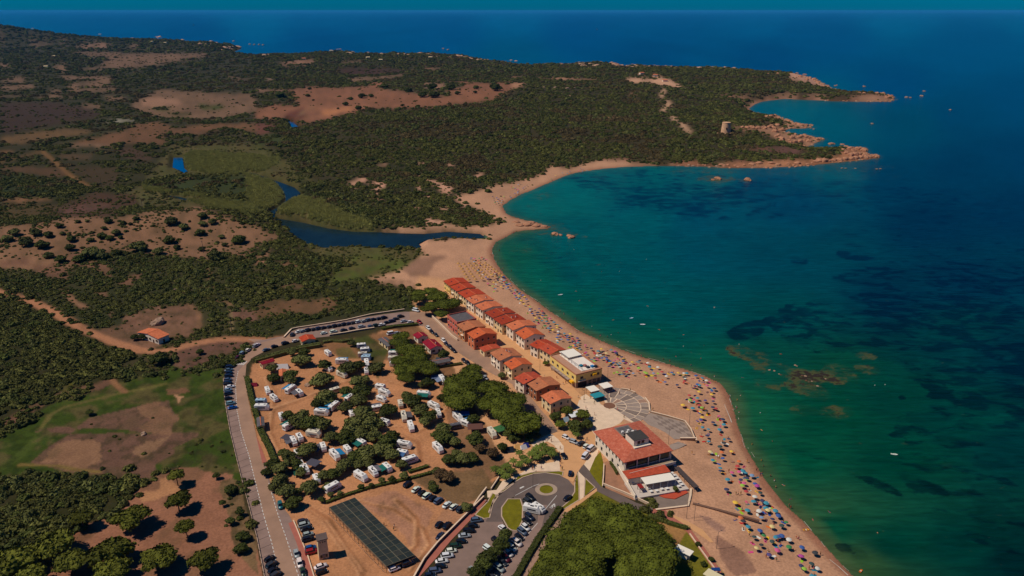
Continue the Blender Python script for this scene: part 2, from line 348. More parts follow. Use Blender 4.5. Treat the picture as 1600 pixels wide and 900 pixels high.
zone([(1230,113),(1260,115),(1290,130),(1290,138),(1260,130),(1235,122)], (176,130,104), .02, 1); zone([(1330,150),(1375,146),(1395,152),(1385,158),(1300,157),(1330,155)], (150,108,82), .2, 1)
zone(T(3,0,(210,590),(330,585),(350,610),(280,612),(220,600)), (150,110,86), .2, 1)
for q in ([(340,40),(420,35),(410,50),(350,52)],[(570,90),(720,75),(740,95),(620,110),(500,125)],[(1480,20),(1600,25),(1600,50),(1490,45)]):
    zone(T(2,1,*q), (110,72,56), .2)
# dunes behind the far beach
zone(T(1,1,(560,180),(900,110),(1200,120),(1600,160),(1600,330),(1480,500),(1100,520),(880,520),(700,420)), (48,45,24), .95)
for q in ([(570,250),(640,210),(715,190),(690,230),(640,240),(620,290),(600,245)],[(690,245),(780,225),(820,260),(770,290),(740,330),(700,340),(740,300),(720,265)],[(900,180),(1050,200),(1120,230),(1210,250),(1230,300),(1180,330),(1130,270),(1020,210)],[(1000,240),(1060,250),(1020,300)],[(1160,390),(1230,400),(1200,425),(1160,415)],[(980,390),(1040,385),(1010,415)],[(1040,470),(1200,480),(1190,505),(1060,505)],[(1050,320),(1120,320),(1080,350)],[(740,345),(790,350),(760,375)],[(1180,125),(1230,120),(1230,145),(1190,145)],[(1280,170),(1310,200),(1280,205)],[(1350,205),(1410,180),(1420,195),(1360,230)],[(720,125),(820,125),(780,142)],[(1230,320),(1350,320),(1360,350),(1300,400),(1260,360)],[(320,55),(380,65),(350,75)],[(1020,110),(1060,125),(1030,140)],[(870,365),(900,370),(880,380)]):
    zone(T(1,1,*q), (186,136,108), .06, 1.5)
zone([(560,398),(650,405),(655,425),(640,445),(652,470),(640,482),(600,488),(540,480),(500,470),(520,430)], (80,86,34), .45, 4)
# beaches
zone([(700,430),(760,415),(790,400),(850,440),(910,480),(1000,525),(1120,565),(1190,640),(1270,780),(1420,960),(1500,1100),(1160,1100),(1080,830),(1000,780),(880,640),(720,500)], SAND, 0, 1)
zone([(738,302),(757,294),(775,289),(795,286),(812,282),(826,276),(836,277),(850,270),(858,262),(868,258),(876,262),(890,262),(905,258),(922,252),(940,249),(985,252),(1020,256),(1060,257),(1130,259),(1130,263),(1000,262),(940,268),(880,280),(840,296),(800,315),(790,325),(800,337),(860,350),(862,358),(800,362),(785,365),(757,366),(735,362),(700,358),(655,362),(620,362),(590,358),(625,354),(660,355),(700,352),(770,352),(775,345),(760,335),(740,325),(718,312),(725,303)], SAND, .01, 1.5)
zone([(1050,257),(1070,251),(1095,253),(1100,257),(1130,262),(1060,262)], (150,100,72), 0, 1)
zone([(1165,170),(1178,160),(1200,154),(1215,152),(1262,154),(1300,156),(1387,157),(1400,158),(1380,161),(1262,160),(1200,162),(1178,172),(1170,174)], (176,128,100), 0, 1)
zone(T(1,1,(1015,620),(1060,600),(1420,585),(1460,560),(1600,530),(1600,700)) + [(830,480),(900,530),(1000,570),(1100,600),(1150,650),(1190,760),(1250,830),(1340,920),(1400,1000),(1150,1000),(1120,880),(1040,800),(1000,700),(960,640),(870,560),(800,500),(740,450),(690,445)] + T(1,1,(1160,850),(1000,880),(940,870),(830,872),(760,860),(700,845),(880,800),(960,750),(1060,690),(1005,655)), SAND, 0, 1.5)
zone(T(1,1,(900,790),(1000,730),(1110,700),(1190,705),(1130,760),(1060,820),(960,825)), (134,98,76), 0, 3)
zone([(575,435),(590,432),(640,440),(660,445),(640,452),(600,448)], (160,118,90), .1)
zone(Z(1050,780,5.714,(240,140),(330,170),(480,290),(380,300),(290,230)), (140,104,86), 0, 3)
zone(Z(1050,780,5.714,(400,330),(520,400),(640,500),(760,690),(560,690),(480,560),(390,420)), (138,100,80), 0, 3)
# settlement ground
zone([(395,570),(420,558),(480,545),(560,535),(600,515),(655,512),(690,540),(740,590),(800,640),(850,690),(800,735),(740,770),(690,830),(640,910),(560,1000),(420,1000),(420,900),(440,830),(400,690),(385,610)], (172,118,80), 0, 1)
zone([(480,540),(560,528),(620,515),(660,505),(700,560),(740,590),(690,600),(650,580),(600,560),(540,560)], (124,86,56), .0, 1)
zone(T(1,2,(540,340),(700,300),(760,330),(820,380),(780,560),(720,470),(600,360)), (64,66,28), .0)
zone(T(1,2,(600,380),(540,380),(500,400),(520,440),(640,450)), (100,84,46), 0)
zone([(690,600),(760,590),(800,640),(850,690),(800,730),(740,765),(690,720),(700,660)], (134,94,66), .0, 1)
zone(T(1,3,(960,290),(1120,250),(1400,250),(1480,330),(1440,360),(1340,480),(1290,500),(1180,430),(1060,350)), (112,84,56), .0)
zone(T(1,3,(1180,480),(1440,400),(1250,590),(1000,860),(920,870)), (162,114,82), .0)
zone(T(1,3,(640,430),(880,370),(1100,540),(1000,760)), (160,112,84), .0, 4)
zone([(655,430),(720,440),(860,560),(960,640),(1010,700),(900,760),(800,740),(700,560),(640,490)], (186,136,96), 0, 1)
# left foreground
zone([(-80,450),(0,458),(60,480),(120,515),(180,545),(240,560),(225,580),(180,620),(100,625),(90,650),(40,665),(0,680),(-80,690)], (46,44,20), 1.0)
zone([(60,470),(120,450),(300,450),(400,460),(560,440),(640,450),(650,485),(560,490),(480,505),(430,525),(330,527),(280,522),(215,545),(150,515)], (50,50,26), .85)
zone(T(1,2,(0,100),(120,60),(300,80),(500,60),(480,140),(320,170),(200,140),(100,180),(0,180)), (104,74,50), .25)
zone(T(1,1,(200,840),(330,900),(150,900)), (100,74,50), .3)
for q in ([(640,260),(760,230),(790,180),(960,105),(1180,120),(1240,160),(1240,250),(1190,300),(1100,320),(960,375),(860,375),(700,330),(560,270)],[(590,20),(680,20),(690,60),(610,55)],[(400,20),(440,20),(450,70),(540,110),(520,130),(420,80)],[(680,150),(720,150),(700,190)],[(1140,10),(1210,15),(1180,45),(1140,35)]):
    zone(T(0,2,*q), (116,82,62), .05)
zone(T(0,2,(1250,160),(1350,150),(1440,230),(1420,290),(1250,280)), (64,58,34), .5)
zone(T(0,2,(1440,130),(1600,140),(1600,210),(1450,180)), (112,78,62), .1)
zone(T(0,2,(1060,390),(1200,340),(1600,330),(1600,345),(1440,400),(1320,470),(1180,520),(1080,480)), (98,68,54), .12)
zone(T(0,2,(850,395),(1060,400),(1060,470),(900,500),(740,490),(860,430)), (64,56,34), .5)
zone([(-60,700),(0,675),(25,670),(50,650),(95,628),(180,600),(215,585),(255,587),(270,570),(300,585),(350,570),(350,590),(362,675),(380,760),(340,745),(300,720),(240,740),(80,745),(-60,740)], GRASS, .0)
zone(T(0,2,(0,850),(60,790),(300,700),(420,640),(600,590),(700,560),(720,600),(560,650),(380,690),(250,760),(100,850),(0,880)), (100,70,52), .05)
zone(T(0,2,(400,560),(460,590),(440,660),(390,660)), (84,78,26), .2)
zone(T(0,2,(500,850),(560,800),(700,770),(850,740),(1050,715),(1090,800),(1070,905),(200,905),(420,870))+T(0,3,(1230,0),(1200,40),(1100,130),(960,210),(1000,270),(820,290),(640,270),(480,260),(190,190),(330,90)), (104,74,58), .03)
zone(T(0,2,(820,770),(900,750),(1000,760),(1060,800),(1080,905),(940,880),(860,800)), (122,88,64), .0, 8)
zone(T(0,3,(390,130),(470,50),(650,70),(690,100),(660,180),(500,225),(350,200)), (130,94,68), .0, 9)
zone(T(0,3,(880,80),(920,50),(1060,0),(1040,60),(960,130),(900,120)), (130,96,70), .0, 8)
zone(T(0,2,(1030,630),(1150,610),(1190,640),(1120,670),(1040,665)), (114,80,56), .0); zone(T(0,2,(1085,680),(1150,685),(1120,725)), (170,124,90), .0)
zone(T(0,3,(-40,270),(200,290),(850,280),(880,300),(800,390),(760,480),(620,530),(520,590),(400,610),(340,660),(200,700),(180,800),(230,905),(-40,905)), (46,44,20), 1.0)
zone(T(0,3,(210,770),(350,660),(500,590),(620,535),(780,470),(790,400),(880,330),(960,270),(1050,255),(1200,200),(1440,270),(1500,420),(1600,680),(1640,1000),(400,1000),(250,900)), (138,92,68), .0)
zone(T(0,3,(1360,300),(1480,300),(1600,680),(1600,905),(1500,800),(1440,620),(1400,420)), (112,86,58), .12)
zone(T(0,3,(875,360),(920,330),(1010,285),(1060,275),(1110,330),(1095,395),(960,420)), (160,112,76), .0, 8)
zone(T(0,3,(420,640),(560,560),(620,580),(500,690)), (124,80,58), 0, 3)
zone(T(0,3,(1060,200),(1100,100),(1300,30),(1440,0),(1500,250),(1480,290),(1250,210),(1100,230)), GRASS, .15, 4)
# lawn under the grove
zone([(888,800),(935,766),(955,775),(1010,800),(1050,820),(1075,825),(1130,895),(1150,1000),(800,1000),(820,900),(850,850)], (104,96,28), 0, 1)
zone(T(2,3,(620,800),(740,790),(750,905),(640,905)), (120,84,56), 0)
zone(T(2,3,(830,540),(1000,560),(1090,620),(1040,710),(1000,700),(990,650),(850,580)), (150,108,64), 0)
LINES = []
def line(pts, w, rgb, veg=0.0): LINES.append(([P3(*p)[:2] for p in pts], w, S(*rgb)))
line(T(0,2,(-160,-30),(0,25),(120,55),(220,95),(330,150),(440,215),(560,275),(700,335),(860,390),(960,400),(1080,385),(1220,345),(1400,318),(1600,320))+T(1,2,(90,322),(160,312)), 2.9, TRACK)
line(T(0,1,(0,115),(130,80),(265,45),(340,110),(430,190),(560,270)), 2.2, (120,84,50))
line(T(0,2,(260,870),(320,790),(400,745),(540,710),(760,655),(900,630),(1030,600)), 1.0, (100,90,44))
line(T(0,2,(690,560),(720,600),(780,650)), 1.3, (130,90,60))
line(T(0,3,(0,225),(120,150),(220,50),(270,0)), 2.2, (66,76,26)); line(T(0,3,(130,205),(350,210),(470,235),(620,250)), 0.8, (120,96,50))
line(T(2,0,(955,558),(930,610)), 3.6, (190,146,112)); line(T(2,0,(968,630),(985,655),(940,690),(935,705)), 3.6, (190,146,112)); line(T(2,0,(1000,725),(1025,755)), 3.6, (190,146,112)); line(T(2,0,(1062,770),(1080,800),(1120,830)), 3.6, (190,146,112))
line(T(1,0,(360,670),(300,690),(265,725)), 2, (130,100,70)); line(T(0,2,(1440,100),(1450,270)), .8, (120,100,66)); line(T(0,0,(100,290),(220,280),(420,270)), 3, (140,104,80))
line(T(0,1,(880,330),(900,420)), 1.0, (110,96,70)); line(T(0,2,(400,10),(470,90),(540,120)), 1.6, (130,92,66)); line(T(0,2,(1180,100),(1245,160),(1245,240)), 1, (130,92,66))
line(T(0,2,(1300,60),(1440,100)), 1.2, (120,86,60)); line(T(0,1,(1300,780),(1310,830),(1320,900)), 1.2, (110,80,54))

for pts_ in (T(1,3,(300,480),(420,540),(520,700),(640,860),(700,1000)), T(1,3,(330,470),(450,540),(550,700),(670,860)), T(1,3,(640,430),(850,480),(1040,600),(1080,700),(960,860)), T(1,3,(870,420),(1000,540),(1000,700),(900,800)), T(1,2,(60,560),(110,640),(100,760),(80,900)), T(1,2,(350,500),(480,570),(620,600),(760,570),(900,600)), T(1,2,(80,760),(260,700),(440,620),(560,580)), T(1,2,(700,900),(880,860),(1000,900),(1130,820),(1190,740),(1140,620),(1000,560)), T(1,3,(880,0),(1000,60),(1020,180),(900,260)), T(1,3,(85,0),(130,90),(170,200),(200,270))):
    line(pts_, .7, (190, 138, 98)); line([(a_[0] + 3, a_[1] + 1.5) for a_ in pts_], .5, (150, 98, 64))
def cover(x, y, z, sd, want='both'):
    """Bare colour of the ground and how thickly shrubs stand on it."""
    px, py = topx(x, y, z)
    dist0 = np.sqrt(x * x + y * y); nf = smooth((dist0 - 500) / 900)
    n1 = fbm(x, y, 14, 21, 4) - 0.5 + nf * 1.6 * (fbm(x, y * .5, 60, 23, 4) - .5); n2 = fbm(x, y, 14, 33, 4) - 0.5 + nf * 1.6 * (fbm(x, y * .5, 60, 35, 4) - .5)
    dist = np.sqrt(x * x + y * y); amp = np.clip(700.0 / dist, .25, 2.2)
    C = np.tile(np.array(S(*SCRUB)), (len(x), 1)); V = np.full(len(x), .9)
    for poly, c, v, j in ZN:
        m = inpoly(px + n1 * 9 * amp * j / 2, py + n2 * 6 * amp * j / 2, poly)
        C[m] = c; V[m] = v
    for pts, w, c in LINES:
        xs = [p[0] for p in pts]; ys = [p[1] for p in pts]
        b = np.nonzero((x > min(xs) - 9) & (x < max(xs) + 9) & (y > min(ys) - 9) & (y < max(ys) + 9))[0]
        if len(b) == 0: continue
        d = segdist(x[b], y[b], pts) + n1[b] * 1.6
        k = smooth((w + .8 - d) / 1.2)[:, None]; C[b] = C[b] * (1 - k) + np.array(c) * k; V[b] = np.where(d < w + 1.6 + 4.0 * (y[b] > 900), 0, V[b])
    return C, V, px, py

# ---------------------------------------------------------------- ground sheet (fan of cells, finer near the camera)
def fan(y_top, y_bot, dy, ulo, uhi, du):
    pys = np.arange(y_bot, y_top, -dy)
    Y = np.array([flat(800, p, 0)[1] for p in pys])
    u = np.arange(ulo, uhi, du)
    X = Y[:, None] * u[None, :]; YY = np.repeat(Y[:, None], len(u), 1)
    return X, YY
def gridfaces(nr, nc, keep):
    i = np.arange(nr - 1)[:, None] * nc + np.arange(nc - 1)[None, :]
    F = np.stack([i, i + 1, i + nc + 1, i + nc], -1).reshape(-1, 4)
    k = keep.ravel()[F].any(1)
    return F[k]
def compact(V, F):
    u = np.unique(F); m = np.full(len(V), -1); m[u] = np.arange(len(u)); return u, m[F]
X, Y = fan(48, 1120, 2.2, -1.02, .90, .0021)
nr, nc = X.shape; x = X.ravel(); y = Y.ravel()
sd = land_sd(x, y); z = height(x, y, sd)
F = gridfaces(nr, nc, (sd > -40)); u, F = compact(x, F); x, y, z, sd = x[u], y[u], z[u], sd[u]
C, V, px, py = cover(x, y, z, sd)
n = fbm(x, y, 5, 3, 4); nb = fbm(x, y, 40, 9, 4)
C = C * (0.58 + 0.44 * n + 0.40 * nb)[:, None]
# thin dry grass and small plants too fine to model, mottling the bare ground
fine = fbm(x, y, 3.5, 55, 3)
lush = (C[:, 1] > C[:, 0] * .93) & (V < .5)
g_ = (smooth((fbm(x, y, 8, 57, 4) - .46) / .16) * .42)[:, None] * lush[:, None]; C = C * (1 - g_) + np.array(S(108, 82, 56)) * g_
g_ = (smooth((fbm(x, y, 3, 58, 3) - .5) / .2) * .5)[:, None] * lush[:, None]; C = C * (1 - g_ * .7)
bare = (~lush) & (V < .5) & (C[:, 0] < .32) & (py > 320) & (sd > 60)
g_ = (smooth((fbm(x, y, 11, 59, 4) - .5) / .18) * .4)[:, None] * bare[:, None]; C = C * (1 - g_) + np.array(S(78, 64, 40)) * g_
fs_ = (V < .2) & (py < 330) & (C[:, 0] < .3); C[fs_] *= (1 + .5 * (fbm(x[fs_] * .16 + y[fs_] * .05, y[fs_] * .5, 14, 62, 3) - .5))[:, None]
mm = (V > 0.02) & (fine > 0.60); C[mm] = C[mm] * .45 + np.array(S(*SCRUB)) * .55
# rocky shore and wet sand
shore = (sd > -3) & (sd < 9 * np.clip(600 / y, .6, 1) + 6 * (n - .5)) & (V > .3) & ((px > 862) | (py < 130))
C[shore] = np.array(S(158, 112, 84)) * (0.6 + .8 * n[shore, None])
wet = smooth((5.0 - sd + 3.0 * (nb - .5)) / 3.6) * (V < .3)
C = C * (1 - .5 * wet[:, None] * np.array([.8, 1.0, 1.0]))
seab = sd < -0.3
C[seab] = C[seab] * .6
for rp in RIV_W:
    xs = [p[0] for p in rp]; ys = [p[1] for p in rp]
    b = np.nonzero((x > min(xs) - 6) & (x < max(xs) + 6) & (y > min(ys) - 6) & (y < max(ys) + 6))[0]
    d = segdist(x[b], y[b], rp, True); k = ((d < 2.5) | inpoly(x[b], y[b], rp)) & (py[b] < 362)
    C[b[k]] = C[b[k]] * .55
for it in range(2):
    acc = np.zeros_like(C); cnt = np.zeros(len(C)); fmn = C[F].mean(1)
    for k_ in range(4): np.add.at(acc, F[:, k_], fmn); np.add.at(cnt, F[:, k_], 1)
    b_ = (.75 * smooth((620 - py) / 260.0) + .25)[:, None]; C = C * (1 - b_) + b_ * acc / np.maximum(cnt, 1)[:, None]
me = npmesh('ground', np.stack([x, y, z], 1), F)
setcol(me, C)
gm = mat('soil', attr='Col', rough=.95, spec=.08, noise=.3, nscale=1.1, bump=.5)
me.materials.append(gm)
tag(link('ground', me), kind='structure')
# land beyond the fan so that the sheet goes on round the camera
mb = MB(); mb.add([(-12000, 212, 2.2), (-230, 212, 2.2), (300, 150, 2.2), (300, -600, 2.2), (-12000, -600, 2.2)], [(0, 4, 3, 2, 1)])
tag(mb.build('land', mat('dry_land', S(96, 76, 52), rough=.95, spec=.1, noise=.4, nscale=.05)), kind='structure')

# ---------------------------------------------------------------- sea
SEA_PTS = [(1340,880,60,78,48),(1280,800,50,84,56),(1210,730,34,84,58),(1180,640,20,86,60),(1120,575,14,84,66),(1000,530,6,82,70),(900,480,4,82,72),(840,430,10,88,72),(800,400,18,84,62),(800,350,30,78,66),(840,320,10,96,92),(900,290,4,98,98),(1000,270,4,94,96),(1100,275,14,88,94),(1000,330,2,86,94),(900,370,2,84,88),(900,420,2,80,82),(1000,420,0,78,86),(1000,480,0,78,80),(1100,480,0,74,80),(1100,400,0,72,88),(1100,340,0,72,92),(1200,290,0,70,92),(1250,320,0,62,88),(1300,280,0,80,92),(1200,400,0,64,80),(1300,400,0,62,76),(1200,500,0,66,68),(1200,550,8,68,56),(1300,580,10,66,46),(1400,620,2,58,46),(1300,650,2,68,48),(1250,720,4,74,52),(1400,720,0,60,46),(1300,820,8,72,52),(1400,850,0,62,50),(1500,850,0,52,46),(1590,880,0,42,42),(1590,700,0,50,50),(1500,650,0,60,52),(1590,550,0,50,58),(1500,520,0,62,62),(1400,450,0,52,70),(1500,430,0,46,66),(1590,430,0,48,66),(1450,350,0,40,64),(1590,330,0,42,68),(1400,280,0,50,74),(1500,260,0,46,72),(1590,240,0,50,80),(1420,190,0,66,86),(1500,180,0,58,88),(1590,150,0,62,98),(1300,185,0,84,98),(1250,170,0,92,104),(1400,130,0,62,104),(1200,90,0,62,108),(1300,60,0,70,116),(1500,80,0,72,112),(1000,80,0,62,108),(900,50,0,70,122),(700,50,0,72,122),(500,60,0,66,116),(500,30,0,84,132),(200,40,0,76,122),(300,55,0,68,116),(800,90,0,76,110),(1000,40,0,76,124),(1200,30,0,86,132),(800,24,0,94,140),(400,20,0,98,142),(1400,24,0,96,136),(1590,30,0,90,126),(0,25,0,84,126),(1550,60,0,72,112),(1250,50,0,72,118)]
DARK = [ # seagrass and rock beds seen through the water: centre, half sizes, tilt, strength
 (950,290,55,12,.12,.5),(1010,310,55,12,.1,.55),(975,318,18,8,.2,.5),(1048,325,28,9,.15,.5),(1000,296,70,14,.1,.45),(1075,330,26,6,.1,.5),(1070,292,45,7,.05,.5),(1150,295,50,8,.0,.5),(1195,308,22,6,0,.45),(980,275,22,5,.15,.4),(1132,341,12,4,0,.5),(1050,368,14,5,.1,.35),(1140,368,26,6,.1,.3),(1020,380,8,3,.1,.4),(1200,335,30,8,-.1,.4),(895,350,30,8,.2,.25),(870,405,30,8,.15,.3),(940,402,20,6,.3,.35),(880,435,34,7,.2,.3),(820,400,22,6,.1,.25),(840,380,30,7,.2,.3),(1330,300,140,16,.08,.45),(1450,330,120,18,.1,.4),(1335,398,26,8,.1,.55),(1250,407,14,6,.1,.5),(1375,375,40,6,.15,.3),(1410,440,110,16,.12,.5),(1540,440,110,26,.1,.5),(1167,517,28,11,-.22,.75),(1180,510,18,8,-.25,.6),(1320,480,60,10,.05,.35),(1460,490,130,28,.05,.55),(1400,520,120,22,.1,.5),(1520,530,120,40,.1,.5),(1240,503,32,9,.15,.5),(1255,528,16,6,.1,.6),(1305,530,30,9,.1,.5),(1350,480,50,14,.0,.3),(1260,500,60,16,.2,.3),(1425,549,18,7,.3,.5),(1480,560,30,9,.2,.5),(1410,621,7,4,0,.7),(1462,620,18,5,.1,.6),(1500,600,18,6,.2,.45),(1472,641,22,5,.35,.45),(1540,640,40,14,.2,.35),(1380,760,34,8,.42,.6),(1400,680,12,5,.1,.5),(1480,690,22,8,.2,.35),(1405,740,8,3,.2,.5),(1450,757,24,6,.4,.55),(1470,768,12,4,.4,.5),(1545,775,34,13,.3,.4),(1500,840,14,5,.3,.55),(1540,845,26,7,.3,.55),(1575,830,18,7,.3,.45),(1560,880,26,8,.3,.4),(1330,862,26,9,.35,.4),(1300,725,60,6,.42,.3),(1245,705,24,4,.35,.3),(1485,500,90,30,.05,.35),(1590,600,60,40,0,.25),(955,478,10,5,0,.3),(905,275,30,4,.2,.25)]
REEF = [(1185,560,36,10,.3,.55),(1230,580,60,14,.25,.75),(1270,590,34,12,.15,.8),(1250,605,40,12,.2,.5),(1200,600,30,14,.2,.35),(1310,582,24,9,.3,.45),(1355,577,16,6,.2,.4),(1352,557,12,4,.1,.5),(1250,640,24,9,.1,.4),(1305,645,24,8,0,.45),(1478,727,9,4,.1,.5),(860,362,40,8,.1,.45),(812,388,18,6,.1,.3),(845,306,20,5,-.1,.35),(830,325,14,5,0,.3),(1122,278,22,8,0,.5),(1168,281,12,4,0,.45),(1100,265,60,6,0,.4),(1200,270,60,5,0,.2),(1330,262,50,5,0,.25),(1060,268,30,4,0,.2),(1320,272,70,10,0,.12)]
def blob(px, py, lst, wx, wy):
    s = np.zeros(px.shape)
    for cx, cy, rx, ry, ro, a in lst:
        m = np.nonzero((abs(px - cx) < rx * 2.2) & (abs(py - cy) < rx * 2.2))[0]
        if len(m) == 0: continue
        c, sn = math.cos(ro), math.sin(ro)
        dx = px[m] - cx; dy = py[m] - cy
        d = ((dx * c + dy * sn) / rx) ** 2 + ((-dx * sn + dy * c) / ry) ** 2
        e = np.sqrt(d) + wx[m]
        s[m] = np.maximum(s[m], min(1, a * 1.4) * smooth((1.25 - e) / .26))
    return s
X, Y = fan(17.2, 1120, 2.6, -1.1, 1.3, .0026)
# add rows out to the horizon
nr, nc = X.shape; x = X.ravel(); y = Y.ravel(); sd = land_sd(x, y)
F = gridfaces(nr, nc, (sd < 18)); u, F = compact(x, F); x, y, sd = x[u], y[u], sd[u]
px, py = topx(x, y, 0 * x)
SP_ = np.array([s[:2] for s in SEA_PTS], float); SCo = np.array([S(*s[2:]) for s in SEA_PTS])
Cs = np.zeros((len(x), 3)); Wt = np.zeros(len(x))
for (sx, sy), c in zip(SP_, SCo):
    w = 1.0 / (((px - sx) ** 2 + ((py - sy) * 1.8) ** 2) + 160) ** 1.7
    Cs += w[:, None] * c; Wt += w
Cs /= Wt[:, None]
big = fbm(x, y, 34, 41, 5) - .5; mid = fbm(x, y * .45, 9, 43, 4) - .5
weed = smooth((fbm(x + y * .3, y, 15, 95, 4) - .45) / .12)
dk = blob(px, py, DARK, big * 2.2 + mid * 1.2, 0) * (.55 + .55 * weed)
for reg_, st_, th_ in (([(1195,498),(1235,482),(1330,462),(1450,468),(1700,480),(1700,640),(1520,650),(1440,600),(1380,560),(1270,545),(1215,525)], .8, .46), ([(1400,650),(1700,600),(1700,1000),(1560,1000),(1480,860),(1420,760)], .62, .54), ([(880,270),(1000,262),(1200,285),(1220,320),(1080,345),(960,335)], .35, .47), ([(1250,280),(1450,300),(1700,300),(1700,470),(1420,440),(1300,380),(1200,330)], .35, .46)):
    m_ = inpoly(px + big * 60, py + mid * 30, reg_); w_ = smooth((fbm(x, y * 1.1, 11, 97, 5) - th_) / .06) * st_
    dk = np.where(m_, np.maximum(dk, w_), dk)
dk = np.minimum(dk, .85)
WEED = np.zeros(len(x))
for reg_, st_ in (([(1195,498),(1235,480),(1330,460),(1450,466),(1700,478),(1700,640),(1520,655),(1440,600),(1380,560),(1270,545),(1215,525)], .86), ([(1400,650),(1700,600),(1700,1000),(1560,1000),(1480,860),(1420,760)], .62), ([(880,270),(1000,262),(1200,285),(1220,320),(1080,350),(960,340)], .8), ([(1060,350),(1260,360),(1280,420),(1100,420),(1040,380)], .5), ([(1250,280),(1450,300),(1700,300),(1700,470),(1420,440),(1300,380),(1200,330)], .6), ([(800,370),(880,380),(960,420),(960,450),(860,440),(810,410)], .55)):
    m_ = inpoly(px + big * 70, py + mid * 40, reg_); WEED[m_] = np.maximum(WEED[m_], (st_ * (.55 + .9 * fbm(x, y, 55, 98, 3)))[m_])
WEED = np.clip(np.maximum(WEED, blob(px, py, DARK, big * 1.2, 0) * 1.25), 0, 1.15)
dk = dk * .5
Cs = Cs * (1 - .8 * dk[:, None] * np.array([1, .85, .62])) 
rf = blob(px, py, REEF, big * 1.8 + mid * 1.4, 0)
fn = fbm(x, y, 3.2, 91, 3)
rf = rf * np.clip(.1 + 1.6 * (fbm(x, y, 11, 93, 4) - .25), .05, 1) * .85
rc = np.array(S(86, 72, 36)) * (.3 + 1.1 * fn[:, None])
REEFA = np.clip(rf * 1.5, 0, 1); rf = rf * .45
Cs = Cs * (1 - rf[:, None]) + rc * rf[:, None]
# broad patches far out (wind and weed) and fine streaks
far = smooth((px * 0 + 400 - py) / 200)
Cs *= (1 + (.16 * far * (fbm(x * .35, y * .06, 60, 47, 4) - .5) * 2 + .10 * (fbm(x, y, 26, 49, 3) - .5) * 2 + .10 * mid)[:, None])
# shallow rim over sand
beach = inpoly(px, py, [(740,340),(740,420),(1000,600),(1120,660),(1300,930),(1480,1100),(1520,1100),(1260,780),(1180,600),(900,470),(830,360)])
rim = smooth((9.5 + sd + 3 * big) / 9.5) * np.where(beach, 1, .38)
Cs = Cs * (1 - .8 * rim[:, None]) + np.array(S(112, 92, 62)) * .8 * rim[:, None]
rim2 = smooth((26 + sd + 7 * big) / 26) * beach
Cs = Cs * (1 - .38 * rim2[:, None]) + np.array(S(44, 84, 50)) * .38 * rim2[:, None]
Cs = Cs * np.array([.5, .86, .73])
me = npmesh('sea', np.stack([x, y, 0 * x], 1), F); setcol(me, Cs)
for nm_, dat_ in (('weed', WEED), ('reef', REEFA)):
    a_ = me.attributes.new(nm_, 'FLOAT', 'POINT'); a_.data.foreach_set('value', dat_.astype(np.float32))
wm = bpy.data.materials.new('sea_water'); wm.use_nodes = True; t = wm.node_tree; L = t.links; b = t.nodes['Principled BSDF']
a = t.nodes.new('ShaderNodeAttribute'); a.attribute_name = 'Col'; L.new(a.outputs['Color'], b.inputs['Base Color'])
b.inputs['Roughness'].default_value = .28; b.inputs['IOR'].default_value = 1.33; b.inputs['Specular IOR Level'].default_value = .12
geo = t.nodes.new('ShaderNodeNewGeometry'); mp = t.nodes.new('ShaderNodeMapping'); mp.inputs['Rotation'].default_value = (0, 0, R(20)); mp.inputs['Scale'].default_value = (.10, .42, 1)
L.new(geo.outputs['Position'], mp.inputs['Vector'])
nz = t.nodes.new('ShaderNodeTexNoise'); nz.inputs['Scale'].default_value = 1.0; nz.inputs['Detail'].default_value = 5; nz.inputs['Roughness'].default_value = .6; nz.inputs['Distortion'].default_value = .6
L.new(mp.outputs[0], nz.inputs['Vector'])
mr = t.nodes.new('ShaderNodeMapRange'); mr.inputs[1].default_value = .3; mr.inputs[2].default_value = .7; mr.inputs[3].default_value = .74; mr.inputs[4].default_value = 1.26; L.new(nz.outputs['Fac'], mr.inputs[0])
mp2 = t.nodes.new('ShaderNodeMapping'); mp2.inputs['Rotation'].default_value = (0, 0, R(14)); mp2.inputs['Scale'].default_value = (.008, .05, 1); L.new(geo.outputs['Position'], mp2.inputs['Vector'])
nz2 = t.nodes.new('ShaderNodeTexNoise'); nz2.inputs['Detail'].default_value = 4; nz2.inputs['Distortion'].default_value = .8; L.new(mp2.outputs[0], nz2.inputs['Vector'])
mr2 = t.nodes.new('ShaderNodeMapRange'); mr2.inputs[1].default_value = .35; mr2.inputs[2].default_value = .65; mr2.inputs[3].default_value = .88; mr2.inputs[4].default_value = 1.12; L.new(nz2.outputs['Fac'], mr2.inputs[0])
mm2 = t.nodes.new('ShaderNodeMath'); mm2.operation = 'MULTIPLY'; L.new(mr.outputs[0], mm2.inputs[0]); L.new(mr2.outputs[0], mm2.inputs[1])
vs = t.nodes.new('ShaderNodeVectorMath'); vs.operation = 'SCALE'; L.new(a.outputs['Color'], vs.inputs[0]); L.new(mm2.outputs[0], vs.inputs['Scale'])
